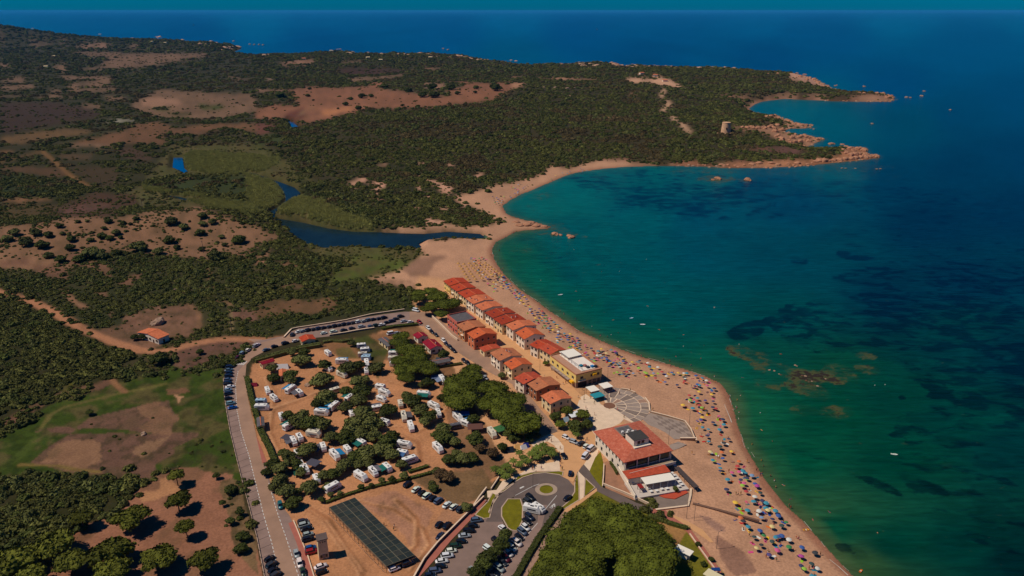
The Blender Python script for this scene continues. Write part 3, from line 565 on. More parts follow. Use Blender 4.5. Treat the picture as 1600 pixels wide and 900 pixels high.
def mask_(attr_, sx_, sy_, hi_, k_, soft_):
    at_ = t.nodes.new('ShaderNodeAttribute'); at_.attribute_name = attr_
    m1 = t.nodes.new('ShaderNodeMapping'); m1.inputs['Rotation'].default_value = (0, 0, R(-16)); m1.inputs['Scale'].default_value = (sx_, sy_, 1); L.new(geo.outputs['Position'], m1.inputs['Vector'])
    n1_ = t.nodes.new('ShaderNodeTexNoise'); n1_.inputs['Scale'].default_value = 1; n1_.inputs['Detail'].default_value = 7; n1_.inputs['Roughness'].default_value = .62; n1_.inputs['Distortion'].default_value = .4; L.new(m1.outputs[0], n1_.inputs['Vector'])
    th_ = t.nodes.new('ShaderNodeMath'); th_.operation = 'MULTIPLY_ADD'; th_.inputs[1].default_value = -k_; th_.inputs[2].default_value = hi_; L.new(at_.outputs['Fac'], th_.inputs[0])
    su_ = t.nodes.new('ShaderNodeMath'); su_.operation = 'SUBTRACT'; L.new(n1_.outputs['Fac'], su_.inputs[0]); L.new(th_.outputs[0], su_.inputs[1])
    r_ = t.nodes.new('ShaderNodeMapRange'); r_.inputs[1].default_value = 0; r_.inputs[2].default_value = soft_; L.new(su_.outputs[0], r_.inputs[0]); return r_.outputs[0]
def mixc_(fac_, c0_, mode_, rgb_):
    x_ = t.nodes.new('ShaderNodeMix'); x_.data_type = 'RGBA'; x_.blend_type = mode_; L.new(fac_, x_.inputs[0]); L.new(c0_, x_.inputs[6]); x_.inputs[7].default_value = (*rgb_, 1); return x_.outputs[2]
c_ = mixc_(mask_('weed', .06, .10, .79, .36, .085), vs.outputs[0], 'MULTIPLY', (.36, .42, .58))
c_ = mixc_(mask_('reef', .16, .2, .66, .42, .2), c_, 'MIX', S(70, 72, 38)); c_ = mixc_(mask_('reef', .3, .35, .80, .36, .05), c_, 'MIX', S(50, 40, 26))
L.new(c_, b.inputs['Base Color'])
bp = t.nodes.new('ShaderNodeBump'); bp.inputs['Strength'].default_value = .5; bp.inputs['Distance'].default_value = .6; L.new(nz.outputs['Fac'], bp.inputs['Height']); L.new(bp.outputs[0], b.inputs['Normal'])
me.materials.append(wm)
tag(link('sea', me), kind='structure')
# the sea goes on past the fan to the right, left and behind
far_sea = MB(); D = 120000.0
far_sea.add([(-D, -D, -.6), (D, -D, -.6), (D, D, -.6), (-D, D, -.6)], [(0, 1, 2, 3)])
dm = mat('deep_water', S(0, 80, 122), rough=.3, spec=.12)
o = tag(far_sea.build('open_sea', dm), kind='structure')
# river and pools
rm = mat('river_water', S(20, 38, 44), rough=.2, spec=.04, noise=.35, nscale=.04)
for i, rp in enumerate((RIVER, POOL1, POOL2, CREEK)):
    pts = [flat(*p, .3) for p in rp]; mb = MB(); mb.prism(pts, .2, .3)
    tag(mb.build('river' if i == 0 else 'pool', rm if i != 1 and i != 2 else mat('pool_water', S(0, 70, 116), rough=.15, spec=.3)), kind='structure')
rl = random.Random(4)
# foam lines along the beach
fm = mat('foam', S(180, 166, 150), rough=.9)
fo = MB()
for pts in ([(1132,632),(1136,642),(1141,654),(1143,660)],[(1296,874),(1310,885),(1325,899)]):
    w = [flat(*p, .16) for p in pts]
    for i in range(len(w) - 1):
        a_, b_ = Vector(w[i]), Vector(w[i + 1]); nn = (b_ - a_).normalized(); nn = Vector((-nn.y, nn.x)) * (.1 + .1 * ((i * 7) % 3) / 2)
        fo.add([(*(a_ - nn), .2), (*(b_ - nn), .2), (*(b_ + nn), .2), (*(a_ + nn), .2)], [(0, 1, 2, 3)])
cw = [Vector(p) for p in CW[3:31]]; k_ = 0
for a_, b_ in zip(cw, cw[1:]):
    L_ = (b_ - a_).length; dd = (b_ - a_) / L_; nn = Vector((dd.y, -dd.x)); s_ = 0.0
    while s_ < L_:
        l_ = rl.uniform(1.5, 7); 
        if rl.random() < .38:
            o_ = rl.uniform(-.5, 1.4); h_ = rl.uniform(.04, .12); p_ = a_ + dd * s_ + nn * o_; q_ = a_ + dd * min(L_, s_ + l_) + nn * (o_ + rl.uniform(-.4, .4))
            z_ = .17 if o_ > 0 else .2
            fo.add([(*(p_ - nn * h_), z_), (*(q_ - nn * h_), z_), (*(q_ + nn * h_), z_), (*(p_ + nn * h_), z_)], [(0, 1, 2, 3)])
        s_ += l_
tag(fo.build('foam', fm), kind='stuff')
# ---------------------------------------------------------------- roads, squares, paths (sheets on the ground)
GZ = 2.5
def sheet(name, px_poly, lvl, m, kind='structure', thick=.3, z=GZ):
    pts = [flat(*p, z) for p in px_poly]
    mb = MB(); mb.prism(pts, z - thick, z + lvl)
    return tag(mb.build(name, m), kind=kind)
def wpath(px_pts, z=GZ): return [Vector(flat(*p, z)) for p in px_pts]
def ribbon_poly(w, half):
    L_, R_ = [], []
    for i, p in enumerate(w):
        d = (w[min(i + 1, len(w) - 1)] - w[max(i - 1, 0)]).normalized(); n = Vector((-d.y, d.x))
        L_.append(p + n * half); R_.append(p - n * half)
    return L_, R_
def ribbon(mb, w, half, z0, z1):
    L_, R_ = ribbon_poly(w, half)
    for i in range(len(w) - 1):
        q = [L_[i], L_[i + 1], R_[i + 1], R_[i]]
        mb.add([(p.x, p.y, z0) for p in q] + [(p.x, p.y, z1) for p in q], [(0, 1, 2, 3), (7, 6, 5, 4), (0, 4, 5, 1), (1, 5, 6, 2), (2, 6, 7, 3), (3, 7, 4, 0)])
def resample(w, step):
    out = [w[0]]; acc = 0
    for a, b in zip(w, w[1:]):
        L_ = (b - a).length; n = max(1, int(round(L_ / step)))
        out += [a.lerp(b, (k + 1) / n) for k in range(n)]
    return out
def dashes(mb, px_pts, half, on, off, z):
    w = resample(wpath(px_pts), .5); d = 0; run = []
    for a, b in zip(w, w[1:]):
        if d % (on + off) < on: ribbon(mb, [a, b], half, z - .02, z)
        d += (b - a).length
M_ROAD = mat('road_asphalt', S(150, 116, 94), rough=.95, noise=.2, nscale=.12)
M_DARKROAD = mat('dark_asphalt', S(100, 84, 76), rough=.95, noise=.22, nscale=.15)
M_BAY = mat('parking_paving', S(134, 108, 96), rough=.95, noise=.24, nscale=.15)
M_PINKWALK = mat('red_paving', S(158, 92, 76), rough=.95, noise=.12, nscale=.5)
M_ORANGE = mat('ochre_paving', S(196, 144, 98), rough=.95, noise=.10, nscale=.3)
M_PALE = mat('pale_paving', S(212, 182, 152), rough=.95, noise=.14, nscale=.35)
M_LINE = mat('road_paint', S(196, 188, 178), rough=.9, noise=.15, nscale=2)
M_KERB = mat('kerb_stone', S(178, 150, 128), rough=.95, noise=.12, nscale=1)
M_LAWN = mat('lawn', S(104, 96, 22), rough=.98, spec=.05, noise=.35, nscale=.35)
M_GREY = mat('grey_paving', S(122, 104, 92), rough=.95, noise=.14, nscale=.5)
M_GREYP = mat('grey_paving_pale', S(146, 126, 112), rough=.95, noise=.14, nscale=.5)
M_WALK = mat('walk_paving', S(150, 116, 96), rough=.95, noise=.12, nscale=.5)
# western road corridor
roadL = [(372,560),(356,575),(349,592),(350,612),(354,642),(360,676),(375,738),(390,795),(402,842),(414,905),(430,985)]
dashL = [(385,566),(372,580),(368,600),(370,640),(377,675),(389,712),(400,757),(412,805),(425,850),(437.5,905),(455,985)]
roadR = [(420,540),(396,557),(385,570),(383,592),(388,625),(397,665),(406,705),(420,755),(433,800),(447,840),(468,905),(494,985)]
sheet('parking_bay', roadL + dashL[::-1], .05, M_BAY)
sheet('road', dashL + roadR[::-1], .06, M_ROAD)
sheet('layby', [(405,700),(412,715),(425,765),(432,785),(440,790),(452,805),(478,860),(489,905),(512,985),(494,985),(468,905),(447,840),(433,800),(420,755)], .055, M_BAY)
sheet('sidewalk', [(400,680),(404,690),(417,722),(410,724)], .12, M_PINKWALK)
sheet('sidewalk', Z(380,780,7.5,(530,285),(590,260),(640,380),(700,530),(760,680),(830,900),(880,1100),(800,1100),(770,900),(700,720),(620,500)), .16, M_PINKWALK)
sheet('road', [(372,560),(420,540),(450,527.5),(490,528),(520,525),(560,517),(600,509),(640,505),(660,510),(668,498),(660,488),(632,487),(600,491),(560,497),(500,505),(470,512),(455,518),(445,525),(400,533),(385,545)], .045, M_BAY)
sheet('road', [(372,560),(385,545),(410,535),(440,527),(452,520),(462,526),(492,527),(470,531),(445,538),(420,546),(396,558),(385,570)], .064, M_ROAD)
sheet('road', Z(340,500,6.43,(440,195),(500,225),(560,205),(660,178),(700,200),(560,250),(500,262),(430,300),(420,250),(300,190)), .04, M_ROAD)
sheet('road', [(640,487),(672,488),(680,494),(697,508),(722,530),(748,548),(775,566),(810,593),(800,600),(765,582),(730,560),(700,540),(680,522),(668,515),(657,505),(640,505)], .058, M_ROAD)
sheet('road', [(800,600),(810,593),(835,628),(862,660),(872,672),(862,676),(845,682),(838,668),(822,640)], .057, M_ROAD)
sheet('road_repair', Z(740,660,6.43,(735,75),(790,40),(845,90),(780,115)), .066, M_DARKROAD)
# street between the two rows of houses and the square
sheet('street', [(720,487),(735,480),(760,500),(800,530),(850,568),(880,590),(905,615),(945,645),(965,655),(1000,700),(960,705),(930,700),(900,705),(890,665),(862,640),(830,600),(790,555),(750,520)], .07, M_ORANGE)
sheet('square', Z(740,660,6.43,(690,130),(780,115),(900,90),(1000,160),(1100,150),(1250,50),(1300,-60),(1420,120),(1260,260),(1160,500),(1090,430),(1000,600),(900,550),(900,490),(640,490),(430,550),(300,600),(260,580),(420,460),(600,390),(830,310),(850,250)), .075, M_ORANGE)
sheet('square', [(905,625),(930,620),(945,640),(975,655),(968,662),(930,680),(915,660),(900,640)], .08, M_PALE)
sheet('square', Z(860,580,6.667,(310,270),(370,240),(500,330),(640,410),(770,490),(670,520),(450,490),(380,420)), .085, M_PALE)
sheet('path', Z(740,660,6.43,(580,215),(690,150),(780,115),(850,170),(905,240),(905,320),(850,290),(810,230),(740,190),(600,245)), .09, M_PALE)
sheet('path', Z(740,660,6.43,(860,370),(870,490),(640,490),(430,550),(330,640),(210,760),(140,755),(135,690),(230,680),(290,590),(420,540),(480,510),(600,430),(800,400)), .10, M_PALE)
sheet('path', Z(740,660,6.43,(1105,430),(1230,230),(1280,200),(1220,400),(1165,505)), .095, M_PALE)
sheet('path', Z(740,660,6.43,(1050,490),(1120,560),(1110,700),(1105,770),(1065,785),(1060,700)), .10, M_PALE)
sheet('path', T(2,3,(525,355),(530,368),(440,440),(350,500),(320,560),(290,610),(170,780),(90,905),(20,1040),(-60,1040),(50,905),(130,760),(250,580),(320,500),(345,465),(420,430)), .105, M_WALK)
sheet('path', T(2,3,(528,352),(532,370),(440,440),(350,500),(322,498),(345,465),(420,430)), .112, M_ORANGE)
# grey ramp from the square to the beach walk
sheet('ramp', T(2,3,(415,245),(448,203),(480,240),(520,300),(560,345),(640,375),(700,405),(780,445),(885,475),(880,500),(760,480),(680,445),(600,405),(540,375),(500,345),(460,290)), .11, M_DARKROAD)
sheet('beach_walk', T(2,3,(885,478),(960,490),(1000,530),(1110,600),(1170,680),(1250,790),(1330,905),(1420,1040),(1370,1040),(1290,905),(1210,790),(1140,690),(1090,620),(990,560),(900,515),(870,500)), .11, M_PINKWALK)
sheet('beach_walk', T(2,3,(960,500),(1100,560),(1190,610),(1260,690),(1240,690),(1170,640),(1110,600),(1000,540)), .10, M_ORANGE)
# roundabout and its arms
sheet('road', Z(740,660,6.43,(120,1000),(175,880),(200,790),(290,690),(400,620),(490,560),(600,525),(720,510),(860,530),(950,575),(1005,640),(1010,710),(980,770),(900,830),(830,880),(760,960),(690,1060),(560,1060),(600,1000),(480,900),(455,820),(400,750),(330,790),(290,850),(280,900),(290,1000)), .06, M_DARKROAD)
sheet('parking_bay', Z(600,780,6.667,(1215,190),(1270,300),(1380,330),(1440,240),(1440,90),(1480,20),(1620,80),(1600,230),(1560,290),(1430,450),(1230,800),(1130,950),(300,1000),(420,790),(560,690),(760,460),(880,290),(950,190),(1110,200)), .055, mat('car_park_paving', S(126, 102, 90), rough=.95, noise=.15, nscale=.25))
sheet('road', Z(600,780,6.667,(1620,60),(1700,60),(1640,300),(1600,440),(1400,800),(1300,960),(1100,960),(1230,800),(1440,440),(1600,230)), .062, M_BAY)
def arc_island(name, c, rx, ry, lvl, m, n=28):
    return sheet(name, [(c[0] + rx * math.cos(2 * math.pi * k / n), c[1] + ry * math.sin(2 * math.pi * k / n)) for k in range(n)], lvl, m)
ic = Z(740,660,6.43,(730,675))[0]
arc_island('roundabout_ring', ic, 17.5, 9.6, .12, mat('apron_paving', S(160, 136, 116), rough=.95, noise=.1, nscale=.6))
arc_island('roundabout_island', ic, 10.5, 6.3, .22, M_LAWN)
def lawn(poly, lvl=.16, kerb=True):
    sheet('lawn', poly, lvl, M_LAWN)
    if kerb:
        mb = MB(); w = wpath(poly + [poly[0]]); ribbon(mb, w, .22, GZ, GZ + lvl + .04); tag(mb.build('kerb', M_KERB), kind='structure')
lawn(Z(740,660,6.43,(150,905),(230,730),(310,690),(400,620),(440,545),(580,505),(860,492),(900,500),(890,540),(860,528),(720,508),(600,520),(490,555),(400,612),(285,685),(195,785),(170,880),(165,920)), .15)
lawn(Z(600,780,6.667,(1225,90),(1290,0),(1420,0),(1445,80),(1440,230),(1390,330),(1330,325),(1290,300),(1225,180)), .15)
lawn(Z(600,780,6.667,(950,165),(1010,100),(1080,30),(1130,-60),(1190,-30),(1130,60),(1100,195),(1040,205)), .15)
lawn(Z(740,660,6.43,(1015,620),(1045,500),(1060,650),(1060,780),(900,880),(880,860),(960,790),(1015,700)), .14)
lawn(Z(740,660,6.43,(1120,560),(1160,600),(1220,655),(1110,750)), .14)
lawn(Z(900,640,5.625,(110,560),(170,420),(215,370),(245,490),(230,560),(230,690),(190,650),(160,600)), .10, False)
# painted markings; dark bay lines
mb = MB()
dashes(mb, dashL[1:], .13, 1.3, 1.0, GZ + .085); dashes(mb, roadR[7:], .12, 1.3, 1.0, GZ + .085)
bl = MB(); w = resample(wpath(dashL[3:-1]), 1.0)
a = resample(wpath(roadL[3:]), .5)
k = 0
for i in range(0, len(w) - 3, 5):                                 # thin dark bay lines, slanting from the kerb to the dashed line
    p = w[i]; q = min(a, key=lambda s: (s - (p + Vector((-5.5, -3.8)))).length)
    ribbon(bl, [p, q.lerp(p, .03)], .09, GZ + .03, GZ + .075)
tag(bl.build('bay_line', mat('dark_line', S(84, 66, 60), rough=.9)), kind='structure')
for u in range(6):                                                 # zebra crossing
    p = Vector(flat(*Z(340,500,6.43,(196 + 16 * u, 430 + 1 * u))[0], GZ)); ribbon(mb, [p + Vector((.3, 2.2)), p - Vector((.3, 2.2))], .26, GZ + .03, GZ + .09)
for pts in (Z(600,780,6.667,(1600,250),(1440,430),(1220,800)), Z(740,660,6.43,(835,735),(700,900)), Z(740,660,6.43,(420,735),(600,640),(660,620))):
    w = wpath(pts); ribbon(mb, w, .1, GZ + .03, GZ + .095)
for pts in (Z(740,660,6.43,(465,665),(505,645)), Z(740,660,6.43,(770,860),(815,820)), Z(740,660,6.43,(775,850),(790,862)), Z(740,660,6.43,(800,835),(820,845))):
    ribbon(mb, wpath(pts), .35, GZ + .03, GZ + .1)
tag(mb.build('road_marking', M_LINE), kind='structure')
# fan-shaped plaza: rings of slabs, each its own piece of paving
plaza = sheet('plaza', Z(860,580,6.667,(560,310),(560,250),(640,190),(740,185),(880,230),(980,280),(1030,340),(1035,430),(960,500),(900,560),(770,500),(640,420)) , .09, M_PALE)
pc = Vector(flat(*Z(860,580,6.667,(615,360))[0], GZ)); pe = Vector(flat(*Z(860,580,6.667,(1035,400))[0], GZ)); Rm = (pe - pc).length
a0, a1 = R(-48), R(112); ax = math.atan2((pe - pc).y, (pe - pc).x)
for ri, (r0, r1, ns) in enumerate(((.17, .42, 7), (.43, .78, 9), (.79, 1.0, 14))):
    for s in range(ns):
        t0 = a0 + (a1 - a0) * s / ns + ax + .008 / r0; t1 = a0 + (a1 - a0) * (s + 1) / ns + ax - .008 / r0
        P_ = [pc + Vector((math.cos(t), math.sin(t))) * r_ * Rm for t, r_ in [(t0 + (t1 - t0) * k / 4, r0) for k in range(5)] + [(t1 + (t0 - t1) * k / 4, r1 - .008) for k in range(5)]]
        sl_ = MB().prism([tuple(p) for p in P_], GZ + .05, GZ + .13).build('slab', (M_GREY, M_GREYP, M_WALK)[(s * 2 + ri) % 3 if (s + ri) % 4 == 0 else (s + ri) % 2], plaza)
disc = MB().prism([tuple(pc + Vector((math.cos(t), math.sin(t))) * Rm * .15) for t in [2 * math.pi * k / 20 for k in range(20)]], GZ, GZ + .2)
disc.build('brick_circle', mat('brown_brick_paving', S(118, 80, 60), rough=.95, noise=.2, nscale=2), plaza)
# terrace of long slabs south of the plaza
PT = Z(860,580,6.667,(1040,435),(1400,530),(1500,705),(1290,710),(1200,640),(1100,590),(1020,560),(960,500))
terr = sheet('terrace', PT, .10, M_GREYP)
def lerp(a, b, t): return (a[0] + (b[0] - a[0]) * t, a[1] + (b[1] - a[1]) * t)
A_, B_, C_, D_ = Z(860,580,6.667,(1045,445),(1395,540),(1488,695),(1150,590))
A_, B_, C_, D_ = [flat(*p, GZ) for p in (A_, B_, C_, D_)]
for i in range(6):
    for j in range(5):
        q = [lerp(lerp(A_, B_, (i + e) / 6), lerp(D_, C_, (i + e) / 6), (j + f) / 5) for e, f in ((.03, .04), (.97, .04), (.97, .96), (.03, .96))]
        MB().prism(q, GZ + .05, GZ + .14).build('slab', M_GREY if (i + j) % 2 else M_GREYP, terr)
sheet('ramp', Z(860,580,6.667,(1240,770),(1330,735),(1420,765),(1330,810),(1250,830)), .09, M_GREYP)
sheet('terrace', Z(860,580,6.667,(440,250),(560,200),(640,190),(560,250),(560,310),(500,290)), .085, M_GREY)
sheet('paving', Z(900,640,5.625,(640,780),(700,750),(990,730),(1000,800),(960,860),(700,870),(640,830)), .06, M_GREY)
sheet('paving', Z(900,640,5.625,(240,470),(300,440),(520,800),(420,760),(260,690),(240,600)), .05, mat('earth_bank', S(150, 106, 80), rough=.95, noise=.25, nscale=.3))

# walls
M_WALL = mat('rendered_wall', S(196, 168, 140), rough=.95, noise=.12, nscale=.5)
M_STONE = mat('stone_wall', S(150, 118, 92), rough=.95, noise=.3, nscale=1.2, bump=.4)
def wall(label, px_pts, half, h, m, cat='wall', name='low_wall', cap=None, z=GZ):
    w = wpath(px_pts, z); c = w[0].copy(); mb = MB(); ribbon(mb, [p - c for p in w], half, -.3, h)
    t = thing(name, label, cat, (c.x, c.y, z))
    mb.build('wall', m, t)
    mb = MB(); ribbon(mb, [p - c for p in w], half + .07, h + .002, h + .1); mb.build('coping', cap or M_PALE, t)
    return t
wall('long straight low wall with pale coping between the dirt lot and the car park', Z(600,780,6.667,(1040,-10),(860,170),(700,330),(560,470),(420,640),(330,800),(240,960)), .22, 1.1, M_STONE)
sheet('sidewalk', Z(600,780,6.667,(1040,0),(1075,10),(900,220),(700,430),(540,620),(380,800),(250,960),(240,960),(330,800),(560,480),(860,180)), .14, M_PINKWALK)
wall('curved sea wall round the fan shaped plaza', Z(860,580,6.667,(740,190),(810,200),(885,232)), .2, .7, M_STONE)
wall('curved parapet on the beach side of the round plaza', Z(860,580,6.667,(985,285),(1025,340),(1035,425)), .25, .7, M_STONE)
wall('long straight sea wall along the slabbed terrace', Z(860,580,6.667,(1040,432),(1230,480),(1400,530),(1460,610),(1500,708)), .2, .8, M_STONE)
wall('short thick retaining wall at the beach corner of the terrace', Z(860,580,6.667,(1350,712),(1520,712),(1518,735)), .35, .9, M_STONE)
wall('pale wall curving along the grey ramp under the restaurant', T(2,3,(565,330),(600,345),(700,385),(800,430),(885,470)), .15, .9, M_WALL)
wall('low wall beside the straight part of the earth bank', Z(900,640,5.625,(245,490),(240,600),(232,685)), .15, .8, M_WALL)
wall('white wall on the seaward edge of the beach walk path', T(2,3,(1110,640),(1180,740),(1260,850),(1310,930)), .12, .5, M_WALL)
wall('long stone wall along the marsh side of the northern road', Z(340,500,6.43,(740,98),(800,85),(1100,40),(1290,8)) + [(580,492),(632,484.5)], .25, .8, M_STONE)
wall('red brown ramp wall where the dirt track meets the road', Z(340,500,6.43,(668,178),(740,100)), .35, .7, mat('red_wall', S(140, 70, 48), rough=.9, noise=.2, nscale=2))
wall('pale garden wall below the pine clump at the corner', Z(660,420,8,(120,605),(200,680),(290,770),(370,850),(440,900)), .2, 1.3, M_WALL)
wall('stone wall beside the pale path at the lot corner', Z(740,660,6.43,(130,670),(60,760),(0,850)), .2, 1.0, M_WALL)
wall('thin pale wall behind the lot beside the pale path', Z(740,660,6.43,(255,560),(175,680)), .15, .8, M_WALL)
wall('low wall along the red pavement beside the lay-by', Z(380,780,7.5,(590,258),(640,380),(700,530),(760,680),(825,895),(880,1080)), .12, .45, M_PALE)
wall('dry stone wall behind the northern road cars', T(1,2,(460,300),(560,285),(640,270),(740,255)), .3, 1.0, M_STONE)
wall('weathered wooden groyne running down the beach to the water', T(2,3,(1130,450),(1290,490),(1400,520),(1545,558)), .45, .35, mat('weathered_wood', S(110, 80, 64), rough=.95, noise=.3, nscale=2), 'groyne', 'beach_groyne', mat('weathered_wood'))
wall('red boardwalk kerb wall round the restaurant terrace end', Z(900,640,5.625,(1010,700),(1005,760),(985,850),(700,885)), .35, .4, M_PINKWALK)
# guard rail with posts along the western bays
w = resample(wpath(roadL[2:]), 1.0); c = w[0].copy()
gr = thing('guard_rail', 'long pale kerb rail with dark posts along the western parking bays', 'railing', (c.x, c.y, GZ))
mb = MB(); ribbon(mb, [p - c for p in w], .14, -.2, .25); mb.build('kerb', M_KERB, gr)
mb = MB(); ribbon(mb, [p - c + Vector((-.2, 0)) for p in w], .04, .72, .86); mb.build('rail', mat('weathered_wood'), gr)
pm = MB().box(0, 0, .45, .18, .18, .9).mesh('post', mat('dark_post', S(46, 36, 32)))
for p in w[::4]: link('post', pm, gr, (p.x - c.x - .2, p.y - c.y, 0))
# ---------------------------------------------------------------- houses
def M_roof(name, rgb): return mat('roof_' + name, S(*rgb), rough=.9, spec=.12, noise=.34, nscale=.8, bump=.3)
ROOF = {'red': M_roof('red', (166, 62, 36)), 'dark': M_roof('dark', (146, 54, 32)), 'light': M_roof('light', (190, 104, 68)), 'orange': M_roof('orange', (186, 88, 50)), 'brown': M_roof('brown', (170, 102, 68)), 'maroon': M_roof('maroon', (130, 24, 40)), 'grey': M_roof('grey', (90, 84, 84)), 'scarlet': M_roof('scarlet', (170, 72, 48))}
def M_w(name, rgb): return mat('wall_' + name, S(*rgb), rough=.92, spec=.1, noise=.08, nscale=.7)
WALLM = {'white': M_w('white', (220, 200, 176)), 'cream': M_w('cream', (216, 188, 142)), 'yellow': M_w('yellow', (222, 188, 108)), 'pink': M_w('pink', (190, 100, 82)), 'salmon': M_w('salmon', (196, 112, 76)), 'tan': M_w('tan', (186, 126, 82)), 'brick': M_w('brick', (158, 100, 70))}
M_GLASS = mat('window_glass', S(34, 38, 42), rough=.15, spec=.5)
M_SHUT = mat('shutter_brown', S(84, 54, 40), rough=.8); M_FRAME = mat('trim_white', S(210, 202, 192), rough=.8)
M_DOOR = mat('door_wood', S(78, 50, 38), rough=.8)
def win_mesh():
    return (MB().box(0, 0, 0, .95, .1, 1.25).mesh('window', M_GLASS), MB().box(-.68, -.04, 0, .38, .1, 1.3).mesh('shutter', M_SHUT), MB().box(.68, -.04, 0, .38, .1, 1.3).mesh('shutter', M_SHUT), MB().box(0, -.05, -.72, 1.3, .2, .1).mesh('sill', M_FRAME))
WM = win_mesh()
DM = MB().box(0, 0, 0, 1.1, .12, 2.15).mesh('door', M_DOOR)
CHM = (MB().box(0, 0, .6, .55, .55, 1.4).mesh('chimney', WALLM['white']), MB().box(0, 0, 1.36, .75, .75, .14).mesh('chimney_cap', ROOF['red']))
def put_window(par, x, y, z, rz, shut=True):
    o = link('window', WM[0], par, (x, y, z), rz)
    if shut: link('shutter', WM[1], o); link('shutter', WM[2], o)
    link('sill', WM[3], o); return o
def rect(px_quad, z):
    q = [Vector(flat(*p, z)) for p in px_quad]             # order: far-left, far-right, near-right, near-left
    c = sum(q, Vector((0, 0))) / 4
    u = ((q[1] - q[0]) + (q[2] - q[3])); v = ((q[0] - q[3]) + (q[1] - q[2]))
    w = u.length / 2; d = v.length / 2
    a1 = math.atan2(u.y, u.x); a2 = math.atan2(v.y, v.x) - math.pi / 2
    while a2 - a1 > math.pi: a2 -= 2 * math.pi
    while a2 - a1 < -math.pi: a2 += 2 * math.pi
    return c, w, d, (a1 * w + a2 * d) / (w + d)
def house(name, label, quad, ze, roof, wallc, rise=1.2, ridge='y', storeys=2, over=.45, chim=(), base=GZ, doors=1, sides='wse', flatroof=False, rz=None, group=None):
    """ze: eaves above ground. local +x runs from the street side to the seaward side, +y away from the camera."""
    c, w, d, a = rect(quad, base + ze)
    if rz is not None: a = rz
    w -= 2 * over; d -= 2 * over; hw, hd = w / 2, d / 2
    t = thing(name, label, 'house', (c.x, c.y, base), a, group)
    mb = MB(); mb.box(0, 0, ze / 2 - .25, w, d, ze + .5)
    if not flatroof:
        r_ = rise * (1 - .02)
        if ridge == 'y': mb.add([(-hw, -hd, ze), (hw, -hd, ze), (0, -hd, ze + r_), (-hw, hd, ze), (hw, hd, ze), (0, hd, ze + r_)], [(0, 1, 2), (4, 3, 5), (0, 2, 5, 3), (2, 1, 4, 5)])
        else: mb.add([(-hw, -hd, ze), (-hw, hd, ze), (-hw, 0, ze + r_), (hw, -hd, ze), (hw, hd, ze), (hw, 0, ze + r_)], [(1, 0, 2), (3, 4, 5), (0, 3, 5, 2), (2, 5, 4, 1)])
    mb.build('wall', WALLM[wallc], t)
    ow, od = hw + over, hd + over
    if flatroof:
        mb = MB(); mb.box(0, 0, ze + .06, w - .5, d - .5, .12); rf = mb.build('roof', ROOF[roof], t)
        mb = MB(); 
        for (x, y, sx, sy) in ((0, -hd + .1, w + .1, .3), (0, hd - .1, w + .1, .3), (-hw + .1, 0, .3, d - .22), (hw - .1, 0, .3, d - .22)): mb.box(x, y, ze + .35, sx, sy, .8)
        mb.build('parapet', WALLM[wallc], t)
    else:
        mb = MB(); th = .16; dz = rise * over / (hw if ridge == 'y' else hd)
        if ridge == 'y': P_ = [(-ow, -dz), (0, rise + .05), (ow, -dz)]; f = lambda p, y: (p[0], y, ze + p[1])
        else: P_ = [(-od, -dz), (0, rise + .05), (od, -dz)]; f = lambda p, y: (y, p[0], ze + p[1])
        e = od if ridge == 'y' else ow
        vs = [f(p, -e) for p in P_] + [f(p, e) for p in P_] + [f((p[0], p[1] + th), -e) for p in P_] + [f((p[0], p[1] + th), e) for p in P_]
        mb.add(vs, [(0, 1, 4, 3), (1, 2, 5, 4), (6, 9, 10, 7), (7, 10, 11, 8), (0, 6, 7, 1), (1, 7, 8, 2), (3, 4, 10, 9), (4, 5, 11, 10), (0, 3, 9, 6), (2, 8, 11, 5)])
        rf = mb.build('roof', ROOF[roof], t)
        rb = MB(); L_ = e
        if ridge == 'y': rb.box(0, 0, ze + rise + th + .08, .3, 2 * e, .12)
        else: rb.box(0, 0, ze + rise + th + .08, 2 * e, .3, .12)
        rb.build('ridge', ROOF['light'], rf)
        for ux, uy in chim:
            x, y = ux * hw, uy * hd; k = abs(x) / hw if ridge == 'y' else abs(y) / hd
            ch = link('chimney', CHM[0], t, (x, y, ze + rise * (1 - k))); link('chimney_cap', CHM[1], ch)
    rr = random.Random(len(label) * 7 + int(w * 10))
    if not flatroof and storeys > 1:
        MB().box(-hw * .5, hd * rr.uniform(-.6, .6), ze + rise * .5 + .22, .8, 1.1, .14).build('skylight', M_GLASS, t)
        am = MB(); ax_, ay_ = hw * rr.uniform(.1, .6), hd * rr.uniform(-.7, .7); am.box(ax_, ay_, ze + rise + 1.0, .05, .05, 2.2); am.box(ax_, ay_, ze + rise + 2.0, .9, .05, .05); am.box(ax_, ay_, ze + rise + 1.7, .6, .05, .05); am.build('aerial', mat('aerial_metal', S(130, 124, 120), rough=.5), t)
        if rr.random() < .6: MB().box(-hw - .5, hd * rr.uniform(-.5, .5), fl_ := ze / storeys, 1.0, 2.4, .14).build('balcony', WALLM['white'], t)
        gm = MB(); gm.box(-hw - over, 0, ze - .12, .14, 2 * hd, .12); gm.build('gutter', mat('gutter_brown', S(96, 66, 50)), t)
    fl = ze / storeys
